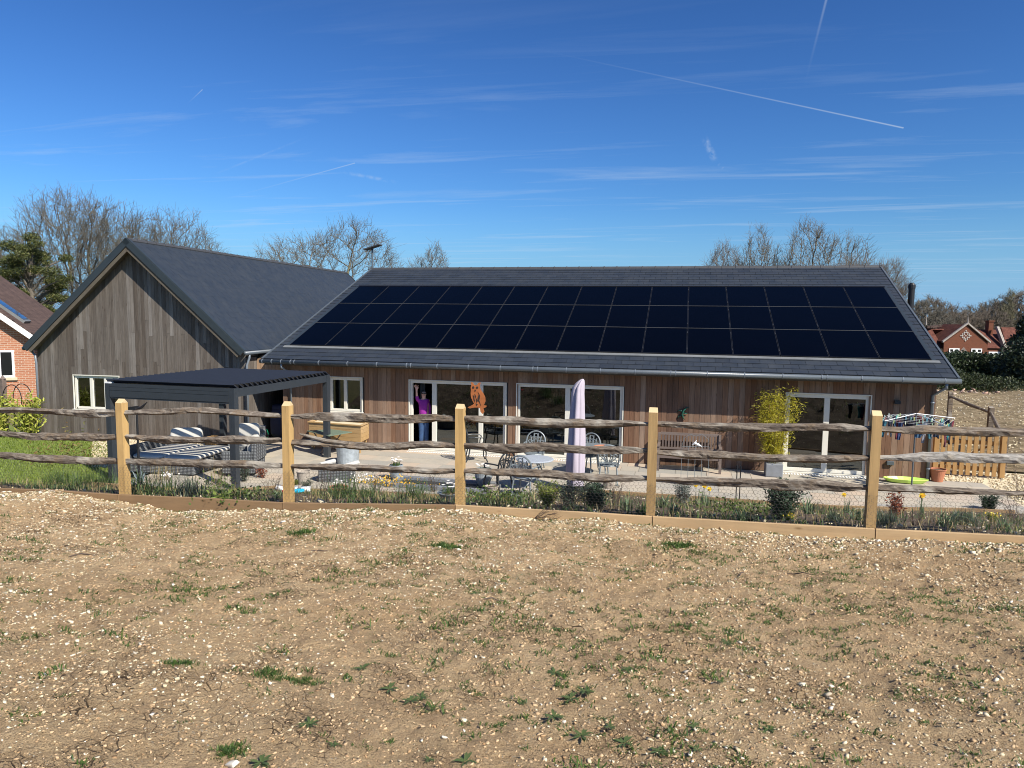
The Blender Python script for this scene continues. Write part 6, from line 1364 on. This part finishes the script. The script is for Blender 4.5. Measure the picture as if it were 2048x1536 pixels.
# each wall is a sheet with its own axes so that the brick courses follow it
def wallobj(name, o, ux, poly, m, parent, th=.2):
    ux = ux.normalized(); n = Vector((ux.y, -ux.x, 0)); me = bpy.data.meshes.new(name); k = len(poly)
    P = [(a, 0, b) for a, b in poly]+[(a, th, b) for a, b in poly]
    me.from_pydata(P, [], [tuple(range(k)), tuple(range(2*k-1, k-1, -1))]+[(i, i+k, (i+1) % k+k, (i+1) % k) for i in range(k)]); me.materials.append(m)
    ob = bpy.data.objects.new(name, me); link(ob); ob.parent = parent; ob.location = Vector(o)-ORG[parent.name]; ob.rotation_euler = (0, 0, math.atan2(ux.y, ux.x)); ORG[ob.name] = ORG[parent.name]; return ob
gab = [(-SPB+.3, 0), (-.3, 0), (-.3, 2.65), (-MB_, ZRB-.25), (-SPB+.3, 2.65)]
wallobj('wall', BH(0, .35, 0), -p_, gab, M_['brick'], bh); wallobj('wall', BH(.3, .56, 0), r_, [(0, 0), (LB-1, 0), (LB-1, 2.6), (0, 2.6)], M_['brick'], bh)
wallobj('wall', BH(0, LB-.4, 0), -p_, gab, M_['brick'], bh)
mb = MB(); uv = []; quadroof(mb, uv, BH(0, 0, ZEB), BH(0, LB, ZEB), BH(MB_, LB, ZRB), BH(MB_, 0, ZRB)); quadroof(mb, uv, BH(SPB, LB, ZEB), BH(SPB, 0, ZEB), BH(MB_, 0, ZRB), BH(MB_, LB, ZRB)); o = mb.build('roof', M_['browntile'], bh); set_uv(o, uv)
s_ = o.modifiers.new('s', 'SOLIDIFY'); s_.thickness = .06
sb = (ZRB-ZEB)/MB_
def slab(T, pts, th, name, m, parent): mb = MB(); mb.hexa([T(u, v, z-th) for u, v, z in pts]+[T(u, v, z) for u, v, z in pts]); return mb.build(name, m, parent)
for a, b in ((0, MB_), (SPB, MB_)): slab(BH, [(a, -.03, ZEB-.06), (b, -.03, ZRB-.06), (b, .02, ZRB-.06), (a, .02, ZEB-.06)], .26, 'bargeboard', M_['white'], bh); slab(BH, [(a, .021, ZEB-.10), (b, .021, ZRB-.10), (b, .34, ZRB-.10), (a, .34, ZEB-.10)], .02, 'soffit', M_['white'], bh)
# skylight
def onr(u, v, h): L_ = math.hypot(1, sb); return BH(u-h*sb/L_, v, ZEB+sb*u+h/L_)
mb = MB(); mb.hexa([onr(u, v, h) for h in (.0, .1) for u, v in ((.75, .75), (.75, 1.7), (2.1, 1.7), (2.1, .75))]); sk = mb.build('skylight', M_['lead'], bh); mb = MB(); mb.hexa([onr(u, v, h) for h in (.101, .112) for u, v in ((.83, .83), (.83, 1.62), (2.02, 1.62), (2.02, .83))]); mb.build('pane', M_['glass'], sk)
# window in the brick gable: frame, sill, soldier course
wu = 1.30; WZ = (1.15, 2.25)
def BW(x, y, z): return BH(wu-x, .35-.0+y*1.0, z)
mb = MB(BW); mb.box(-.27, .27, -.03, .04, WZ[0], WZ[1]); o = mb.build('window', M_['white'], bh); mb = MB(BW); mb.box(-.19, .19, -.034, -.031, WZ[0]+.08, WZ[1]-.08); mb.build('pane', plain('dark_pane', (.01, .012, .014), .08), o); mb = MB(BW); mb.box(-.36, .36, -.08, .0, WZ[0]-.12, WZ[0]-.001); mb.build('sill', plain('stone_sill', (.55, .47, .32), .8), o)
# old school beyond the hedge
sc = thing('brick_school', 'distant red brick building with steep decorated gable and clay tile roofs beyond the hedge', 'house', tuple(far(57, 92, -3)))
S0 = far(54.3, 90, 0); 
def SC(u, v, z): return S0+CRt*u+CH*v+Vector((0, 0, z))
wallobj('wall', SC(0, 0, 0), CRt, [(0, -3.3), (5.5, -3.3), (5.5, 1.25), (5.5, 1.35), (2.75, 3.5), (0, 1.35)], M_['brick_red'], sc)
wallobj('wall', SC(5.5, .8, 0), CRt, [(0, -3.3), (5, -3.3), (5, .6), (0, .6)], M_['brick_red'], sc); wallobj('wall', SC(-3.0, .8, 0), CRt, [(0, -3.3), (3, -3.3), (3, .6), (0, .6)], M_['brick_red'], sc)
mb = MB(); uv = []
quadroof(mb, uv, SC(5.3, .6, .55), SC(10.5, .6, .55), SC(10.5, 3.4, 2.85), SC(5.0, 3.4, 2.85)); quadroof(mb, uv, SC(-3.2, .6, .55), SC(.3, .6, .55), SC(.3, 3.4, 2.9), SC(-3.2, 3.4, 2.9))
quadroof(mb, uv, SC(0, 5, 1.35), SC(0, 0, 1.35), SC(2.75, 0, 3.5), SC(2.75, 5, 3.5)); quadroof(mb, uv, SC(5.5, 0, 1.35), SC(5.5, 5, 1.35), SC(2.75, 5, 3.5), SC(2.75, 0, 3.5))
quadroof(mb, uv, SC(8.2, -.5, -1.0), SC(12.5, -.5, -1.0), SC(12.5, 2, 3.2), SC(8.4, 2, 3.2)); quadroof(mb, uv, SC(10.5, 6.2, .55), SC(-3.2, 6.2, .55), SC(-3.2, 3.4, 2.9), SC(10.5, 3.4, 2.85))
o = mb.build('roof', M_['redtile'], sc); set_uv(o, uv); s_ = o.modifiers.new('s', 'SOLIDIFY'); s_.thickness = .15
cop = plain('stone_coping', (.32, .28, .24), .9, var=.3)
mb = MB(); mb.hexa([SC(-.25, -.2, 1.2), SC(-.25, .1, 1.2), SC(2.75, .1, 3.55), SC(2.75, -.2, 3.55), SC(-.25, -.2, 1.42), SC(-.25, .1, 1.42), SC(2.75, .1, 3.78), SC(2.75, -.2, 3.78)]); mb.hexa([SC(5.75, -.2, 1.2), SC(5.75, .1, 1.2), SC(2.75, .1, 3.55), SC(2.75, -.2, 3.55), SC(5.75, -.2, 1.42), SC(5.75, .1, 1.42), SC(2.75, .1, 3.78), SC(2.75, -.2, 3.78)]); mb.tube([SC(2.75, -.05, 3.7), SC(2.75, -.05, 4.5)], [.09, .03], 6); mb.tube([SC(-.7, 3, 3.4), SC(-.7, 3, 4.7)], [.1, .03], 6)
mb.hexa([SC(7.9, -.6, -.6), SC(8.2, -.6, -.6), SC(8.2, .2, -.6), SC(7.9, .2, -.6), SC(7.7, 1.8, 3.3), SC(8.0, 1.8, 3.3), SC(8.0, 2.2, 3.3), SC(7.7, 2.2, 3.3)]); mb.build('coping', cop, sc)
slab(SC, [(-.6, 2.8, 3.25), (-.1, 2.8, 3.25), (2.3, 4.5, 3.45), (-1.6, 4.5, 2.6)], .3, 'porch_roof', M_['browntile'], sc)
mb = MB(SC); mb.box(7.2, 7.8, 2.6, 3.3, 2.0, 3.9); mb.box(7.1, 7.9, 2.5, 3.4, 3.9, 4.05); mb.build('chimney', M_['brick_red'], sc)
def star(cx, cz, R0):
    mb = MB()
    for i in range(-3, 4):
        for j in range(-3, 4):
            if abs(i)+abs(j) <= 3 and (i+j) % 2 == 0 or abs(i)+abs(j) == 3:
                s = R0/6.5; mb.add([SC(cx+i*R0/3.3-s, -.06, cz+j*R0/3.3), SC(cx+i*R0/3.3, -.06, cz+j*R0/3.3-s), SC(cx+i*R0/3.3+s, -.06, cz+j*R0/3.3), SC(cx+i*R0/3.3, -.06, cz+j*R0/3.3+s), SC(cx+i*R0/3.3-s, -.0, cz+j*R0/3.3), SC(cx+i*R0/3.3, -.0, cz+j*R0/3.3-s), SC(cx+i*R0/3.3+s, -.0, cz+j*R0/3.3), SC(cx+i*R0/3.3, -.0, cz+j*R0/3.3+s)], [(0, 1, 2, 3), (0, 4, 5, 1), (1, 5, 6, 2), (2, 6, 7, 3), (3, 7, 4, 0)])
    return mb.build('gable_ornament', plain('pale_stone', (.40, .36, .32), .9), sc)
star(2.65, 2.1, .68); star(2.5, .15, .45)
dpn = plain('school_pane', (.012, .014, .016), .1)
for (u0, u1, z1, v, cols_) in ((.65, 1.95, .50, -.02, 2), (3.45, 4.8, .50, -.02, 2), (6.2, 8.0, .1, .78, 3)):
    mb = MB(SC); mb.box(u0, u1, v-.06, v, -1.3, z1); wdw = mb.build('window', M_['white'], sc); mb = MB(SC)
    w = (u1-u0)/cols_
    for c_ in range(cols_):
        for (za, zb) in ((z1-.42, z1-.12), (z1-.85, z1-.55), (z1-1.5, z1-1.0)): mb.box(u0+c_*w+.14, u0+(c_+1)*w-.14, v-.066, v-.061, za, zb)
    mb.build('pane', dpn, wdw)

# trees -------------------------------------------------------------------
def colonize(base, h0, cen, rad3, n, step, seed, rt=.016, lean=(0, 0), kill=1.6, infl=9, up=.12, hollow=.35, flat=None):
    g = np.random.default_rng(seed); A = g.normal(size=(n, 3)); A /= np.linalg.norm(A, axis=1, keepdims=True); A *= (hollow+(1-hollow)*g.random((n, 1))**.45); A = A*np.array(rad3)*(1+.16*np.sin(A[:, :1]*5+seed)); A = A+np.array(cen)
    if flat is not None: A = A[A[:, 2] > flat]
    N_ = [np.array(base, float)]; par = [-1]; k = int(h0/step)
    for i in range(k):
        p = N_[-1]+np.array([lean[0]*step+g.normal()*.05*step, lean[1]*step+g.normal()*.05*step, step]); N_.append(p); par.append(len(N_)-2)
    N_ = np.array(N_); par = list(par); dirs = np.tile([[0., 0, 1]], (len(N_), 1)); D = np.linalg.norm(A[:, None]-N_[None], axis=2); near = D.argmin(1); dist = D.min(1)
    for it in range(110):
        m = dist < infl if it > 12 else dist < 1e9
        if not m.any() or len(N_) > 9000: break
        idx = near[m]; v = A[m]-N_[idx]; v /= np.linalg.norm(v, axis=1, keepdims=True)+1e-9; S = np.zeros((len(N_), 3)); np.add.at(S, idx, v); src = np.unique(idx)
        d = S[src]; d /= np.linalg.norm(d, axis=1, keepdims=True)+1e-9; d = d*.85+dirs[src]*.32+g.normal(size=d.shape)*.16+[0, 0, up]; d /= np.linalg.norm(d, axis=1, keepdims=True); new = N_[src]+d*step; dirs = np.concatenate([dirs, d])
        o = len(N_); N_ = np.concatenate([N_, new]); par += list(src); Dn = np.linalg.norm(A[:, None]-new[None], axis=2); j = Dn.argmin(1); dm = Dn[np.arange(len(A)), j]; b = dm < dist; near[b] = j[b]+o; dist[b] = dm[b]
        keep = dist > kill*step; A, near, dist = A[keep], near[keep], dist[keep]
        if len(A) == 0: break
    par = np.array(par); n_ = len(N_); acc = np.zeros(n_); haschild = np.zeros(n_, bool); haschild[par[par >= 0]] = True; e = 2.08; acc[~haschild] = rt**e
    for i in range(n_-1, 0, -1): acc[par[i]] += acc[i] if acc[i] > 0 else rt**e
    r = np.maximum(acc, rt**e)**(1/e); return N_, par, r, ~haschild
def bare_tree(label, base, H, W, seed, n=650, step=None, cz=.62, rz=.40, trunk=.28, m=('bark', 'twig'), group=None, name='bare_tree', twl=1.0, rt=None, up=.02, kill=1.6, tw=2, lean=(0, 0), thin=.85, hollow=.4):
    H *= .94 if H > 11.5 and thin < 1 else .97; base = Vector(base); t_ = thing(name, label, 'tree', tuple(base), group); step = step or H/42; n = int(n*3.5)
    N_, par, r, tip = colonize((0, 0, 0), H*trunk, (lean[0]*H*.5, lean[1]*H*.5, H*cz), (W/2, W/2*.9, H*rz), n, step, seed, rt or .0011*H, lean, kill, up=up, hollow=hollow)
    i = np.arange(1, len(N_)); P0 = N_[par[i]]; P1 = N_[i]; rp = np.minimum(r[par[i]], r[i]*1.25+.01); big = r[i] > .012*H*.5
    if big.any(): V, Fq = prisms(P0[big], P1[big], rp[big], r[i][big], 6); npmesh('trunk', V, Fq, M_[m[0]], t_, local=True, smooth=True)
    V1, F1 = prisms(P0[~big], P1[~big], rp[~big], r[i][~big], 3)
    g = np.random.default_rng(seed+99); src = np.where(r < .004*H)[0]; src = np.repeat(src, tw); c = N_[src]; out = c-np.array([0, 0, H*.3]); out /= np.linalg.norm(out, axis=1, keepdims=True); d = out*1.2+g.normal(size=c.shape)*.55+[0, 0, .1]; d /= np.linalg.norm(d, axis=1, keepdims=True)
    L_ = H*.04*twl*g.uniform(.4, 1.2, len(c))[:, None]; mid = c+d*L_; V2, F2 = prisms(c, mid, .0011*H*thin, .0008*H*thin, 3); d2 = d+g.normal(size=d.shape)*.5; V3, F3 = prisms(mid, mid+d2*L_*.8, .0008*H*thin, .0005*H*thin, 3); d3 = d+g.normal(size=d.shape)*.6; V4, F4 = prisms(mid, mid+d3*L_*.7, .0008*H*thin, .0005*H*thin, 3)
    V, Fq = merge((V1, F1), (V2, F2), (V3, F3), (V4, F4)); npmesh('crown', V, Fq, M_[m[1]], t_, local=True); return t_
def fx(u, dep): return (u-1024)/1428.2*dep
gz0 = -1.0
# (label, px, depth, top z, crown width)
bare_tree('large twisted bare oak, second from the left behind the pine', far(fx(148, 64), 64, gz0), 15.6, 9.5, 3, 620, trunk=.30, m=('bark_green', 'twig'))
bare_tree('tallest bare oak whose trunk meets the wing roof edge', far(fx(185, 66), 66, gz0), 16.0, 10.5, 4, 680, trunk=.32, m=('bark_green', 'twig'))
bare_tree('bare oak rising behind the peak of the wing roof', far(fx(272, 68), 68, gz0), 14.9, 9, 5, 520, trunk=.3)
bare_tree('spreading bare oak right of the wing roof peak', far(fx(345, 67), 67, gz0), 14.3, 9, 6, 560, trunk=.3)
bare_tree('lowest bare oak at the right end of the left group', far(fx(402, 66), 66, gz0), 12.2, 7, 7, 420, trunk=.3)
bare_tree('bare oak cut by the left edge of the photo', far(fx(-10, 58), 58, gz0), 11.6, 11, 8, 560, trunk=.3, m=('bark_green', 'twig'))
bare_tree('broad bare domed tree between the two roofs', far(fx(665, 60), 60, gz0), 13.1, 12.6, 12, 900, trunk=.16, cz=.53, rz=.45, up=.0, m=('bark_green', 'twig'), hollow=.6)
bare_tree('small distant bare tree left of the solar roof ridge', far(fx(860, 90), 90, gz0), 13.2, 6.2, 13, 420, trunk=.2, thin=1.3)
bare_tree('bushy bare tree at the left of the right hand group', far(fx(1440, 66), 66, gz0), 11.6, 6.4, 14, 480, trunk=.2, m=('bark', 'twig_brown'), tw=4)
bare_tree('tall narrow bare tree in the middle of the right hand group', far(fx(1515, 62), 62, gz0), 12.6, 5.4, 15, 480, trunk=.2, up=.12, tw=3)
bare_tree('tallest rounded bare tree above the solar roof', far(fx(1632, 60), 60, gz0), 13.1, 7.6, 16, 760, trunk=.2, up=.06)
bare_tree('low drooping brown twigged tree at the right end of the solar roof', far(fx(1728, 56), 56, gz0), 9.6, 5.4, 17, 420, trunk=.2, m=('bark', 'twig_brown'), tw=5, up=-.05, twl=1.5)
# pine
def leafy(label, base, clumps, per, ls, mats, trunk_h, trunk_r, name='pine_tree', cat='tree', seed=5, limbs=True):
    g = np.random.default_rng(seed); t_ = thing(name, label, cat, tuple(base)); mb = MB(); mb.tube([(0, 0, 0), (.1, 0, trunk_h*.5), (0, 0, trunk_h)], [trunk_r, trunk_r*.7, trunk_r*.3], 8); 
    if limbs:
        for (x, y, z, r_) in clumps: mb.tube([(0, 0, min(z*.8, trunk_h*.95)), (x*.5, y*.5, z*.93), (x, y, z)], [trunk_r*.35, trunk_r*.25, .03], 5)
    mb.build('trunk', M_['bark'], t_, local=True)
    C = []
    for (x, y, z, r_) in clumps:
        q = g.normal(size=(int(per*r_*r_), 3)); q /= np.linalg.norm(q, axis=1, keepdims=True); q *= g.random((len(q), 1))**.4*r_; q[:, 2] *= .55; C.append(q+[x, y, z])
    C = np.concatenate(C); V, Fc = leaves(C, g.normal(size=C.shape)+[0, 0, .2], ls*g.uniform(.5, 1.2, len(C)), ls*.4); npmesh('crown', V, Fc, mats, t_, local=True); return t_
pine = leafmat('pine_needles', [(.03, .045, .014), (.055, .07, .02), (.10, .11, .03), (.15, .14, .04)], .2)
g = np.random.default_rng(8); cl_ = [(g.normal()*1.35, g.normal()*1.2, z, g.uniform(.45, .85)) for z in np.linspace(3.0, 9.4, 46)]+[(.3, 0, 9.9, .6), (-1.9, 0, 7, .7), (1.9, 0, 7.4, .7), (-2.2, .3, 5.2, .7), (2.1, 0, 5.6, .6)]
leafy('dark green pine among the bare oaks at the far left', far(fx(66, 52), 52, -.8), cl_, 1700, .16, pine, 9.8, .25)
# hedge, conifers, undergrowth at the right
hd = thing('tall_hedge', 'dark clipped evergreen hedge below the distant brick building', 'hedge', tuple(far(26, 43, 0)))
hm = leafmat('hedge_leaves', [(.012, .022, .01), (.02, .035, .014), (.04, .06, .018), (.03, .045, .015)], .1)
g = np.random.default_rng(3); n = 26000; uu = g.uniform(0, 16, n); side = g.random(n); vv = np.where(side < .6, g.normal(size=n)*.12, g.uniform(0, 1.6, n)); zz = np.where(side < .6, g.uniform(-.2, 1.82, n), 1.8+g.normal(size=n)*.08)+.10*np.sin(uu*1.7); vv = vv-.15*np.sin(uu*2.3+zz)
P = np.array(far(22.5, 42, 0))[None]+uu[:, None]*np.array(CRt)+vv[:, None]*np.array(CH)+zz[:, None]*np.array([[0, 0, 1]]); V, Fc = leaves(P, g.normal(size=P.shape), g.uniform(.08, .2, n), .08); npmesh('foliage', V, Fc, hm, hd)
mb = MB(); a, b = far(22.5, 42.25, 0), far(38.5, 42.25, 0); c, d = far(38.5, 43.5, 0), far(22.5, 43.5, 0); mb.hexa([tuple(q+Vector((0, 0, z))) for z in (-.3, 1.72) for q in (a, b, c, d)]); mb.build('dark_core', plain('hedge_inner', (.008, .012, .006), .95), hd)  # solid near-black box filling the hedge behind its leaves
def blob_tree(label, base, R3, n, ls, m, name, cat='tree', seed=1, cone=False, tr=.15):
    g = np.random.default_rng(seed); t_ = thing(name, label, cat, tuple(base)); q = g.normal(size=(n, 3)); q /= np.linalg.norm(q, axis=1, keepdims=True); q *= g.random((n, 1))**.35; z = (q[:, 2]+1)/2
    if cone: rr = (1-z)**.8*(1+.18*np.sin(z*26)); a = g.uniform(0, 6.28, n); s = g.random(n)**.4; q[:, 0] = np.cos(a)*rr*s; q[:, 1] = np.sin(a)*rr*s
    else: q[:, :2] *= (1+.22*np.sin(q[:, 2:3]*7+np.arctan2(q[:, 1:2], q[:, 0:1])*3))
    P = np.stack([q[:, 0]*R3[0], q[:, 1]*R3[1], z*R3[2]], 1); V, Fc = leaves(P, g.normal(size=P.shape), ls*g.uniform(.5, 1.2, n), ls*.5); npmesh('crown', V, Fc, m, t_, local=True); mb = MB(); mb.tube([(0, 0, 0), (0, 0, R3[2]*.8)], [tr, tr*.3], 6); mb.build('trunk', M_['bark'], t_, local=True); return t_
dk = leafmat('dark_conifer', [(.01, .02, .01), (.018, .03, .014), (.03, .045, .02)], .08); shr = leafmat('dark_shrub', [(.02, .03, .012), (.04, .055, .02), (.07, .08, .03)], .15)
blob_tree('dark broad conifer standing at the right edge above the hedge', far(fx(2062, 40), 40, -.2), (1.7, 1.5, 3.3), 6500, .2, dk, 'conifer', seed=2)
blob_tree('dark pointed conifer far behind at the right edge', far(fx(2050, 75), 75, -2), (2.6, 2.4, 7.2), 3600, .4, dk, 'conifer', seed=3, cone=True)
for i, (u, d_, w, h, lb) in enumerate([(1905, 39, 1.0, 1.5, 'brownish green shrub at the hedge foot beside the gutter end'), (1950, 39.5, 1.0, 1.2, 'dark bush at the foot of the hedge in its middle'), (2005, 38, 1.3, 1.1, 'low dark bush at the foot of the hedge on the right')]): blob_tree(lb, far(fx(u, d_), d_, -.1), (w, w*.7, h), 1800, .13, shr, 'hedge_shrub', 'shrub', 30+i, tr=.04)
# rubble pile
rp_ = far(fx(1945, 37), 37, .05); g = np.random.default_rng(6); n = 70; C = np.array(rp_)[None]+np.array(CRt)*g.normal(size=(n, 1))*.75+np.array(CH)*g.normal(size=(n, 1))*.3+np.array([[0, 0, 1]])*np.abs(g.normal(size=(n, 1)))*.10; V, Fc = stone_mesh(C, g.uniform(.06, .13, n), 3); tag(npmesh('rubble_pile', V, Fc, stones('rubble_stone', [(0, (.4, .3, .24)), (.5, (.5, .38, .3)), (1, (.42, .24, .18))])), 'heap of pinkish rubble stones in front of the hedge', 'rubble')
# far woodland on the right
for i, (u, dep, H, W, z0, lb) in enumerate([(1850, 105, 9.5, 9, -3, 'far bare tree directly behind the black flue'), (1868, 112, 10.5, 9, -3, 'greyish far bare tree just right of the flue'), (1905, 120, 8.5, 10, -3, 'far bare tree above the left half of the brick building'), (1945, 116, 9, 11, -3, 'far bare tree behind the decorated gable'), (1975, 125, 11, 11, -3, 'far bare tree above the clay tile roof'), (2035, 122, 12.0, 13, -3, 'tallest grey far bare tree at the right edge')]):
    bare_tree(lb, far(fx(u, dep), dep, z0), H, W, 40+i, 330, trunk=.12, cz=.55, rz=.45, m=('bark', 'twig_brown' if i % 2 else 'twig'), tw=5, thin=2.2, rt=.0022*H, name='woodland_tree')
bare_tree('pale narrow upright poplar above the far wood', far(fx(2007, 118), 118, -3), 11.6, 2.6, 51, 260, trunk=.1, cz=.55, rz=.45, up=.8, m=('bark_green', 'bark_green'), tw=5, thin=2, rt=.022, name='poplar')
g = np.random.default_rng(9); n = 30000; uu = g.uniform(42, 150, n); vv = g.uniform(0, 30, n); zt = 2.6+2.2*fbm(uu, vv*.3, 9, 4, 3)+np.clip((uu-60)/60, 0, 1)*2.4; zz = -3.3+(zt+3.3)*g.random(n)**.6
P = np.array(far(0, 128, 0))[None]+uu[:, None]*np.array(CRt)+vv[:, None]*np.array(CH)+zz[:, None]*np.array([[0, 0, 1]]); V, Fc = leaves(P, g.normal(size=P.shape), g.uniform(.4, 1.2, n), .22); tag(npmesh('woodland', V, Fc, leafmat('bare_wood', [(.09, .08, .05), (.13, .11, .07), (.07, .075, .035), (.15, .11, .08)], .1)), 'far off brown bare woodland along the horizon at the right', 'woodland', kind='stuff')
g = np.random.default_rng(10); n = 16000; uu = g.uniform(-90, -38, n); vv = g.uniform(0, 12, n); zt = 3.3+1.8*fbm(uu, vv, 6, 4, 5); zz = -1.5+(zt+1.5)*g.random(n)**.6
P = np.array(far(0, 74, 0))[None]+uu[:, None]*np.array(CRt)+vv[:, None]*np.array(CH)+zz[:, None]*np.array([[0, 0, 1]]); V, Fc = leaves(P, g.normal(size=P.shape), g.uniform(.25, .7, n), .16); tag(npmesh('undergrowth', V, Fc, leafmat('brown_scrub', [(.1, .085, .03), (.14, .11, .04), (.06, .06, .02)], .15)), 'brown scrub behind the brick house roof at the far left', 'undergrowth', kind='stuff')
# scrub on the bank at the right, outside the gate
for i, (x, y, h, lb) in enumerate([(8.6, -1.2, .9, 'brown twiggy bush right of the picket gate'), (9.6, .3, 1.0, 'taller tangle of twigs behind the gate fence'), (8.3, -2.4, .6, 'low twiggy bush in front of the gate gravel'), (9.4, -1.9, .8, 'twiggy bush at the right edge beside the gravel')]):
    t_ = thing('scrub_bush', lb, 'shrub', (x, y, .1)); (V, Fq), tips = stems((x, y, .1), h, h*.7, 22, .006); npmesh('stem', V, Fq, LM['stem'], t_); T_ = np.repeat(tips, 2, 0); T_ = T_+rng.normal(size=T_.shape)*.05; V, Fc = leaves(T_, rdirs(len(T_), .1), .04, .02); npmesh('foliage', V, Fc, LM['twigleaf'], t_)
g = np.random.default_rng(12); n = 6000; x = g.uniform(6, 34, n); y = 1.8+g.random(n)*25; V, Fc = stone_mesh(np.stack([x, y, .12+fbm(x, y, 2.5, 4, 8)*.3+.02], 1), g.uniform(.018, .05, n), 15); tag(npmesh('rear_stones', V, Fc, M_['stones']), 'pale stones strewn over the rough field behind the gate', 'stones', kind='stuff')
x = g.uniform(14, 32, 6000); y = 24.5+g.random(6000)*3; V, Fc = blades(np.stack([x, y, np.full(6000, .12)], 1), g.uniform(0, 6.28, 6000), g.uniform(.2, 1, 6000), g.uniform(.1, .25, 6000), .04, .5); tag(npmesh('rear_grass', V, Fc, M_['weed']), 'strip of green grass at the foot of the hedge', 'grass', kind='stuff')
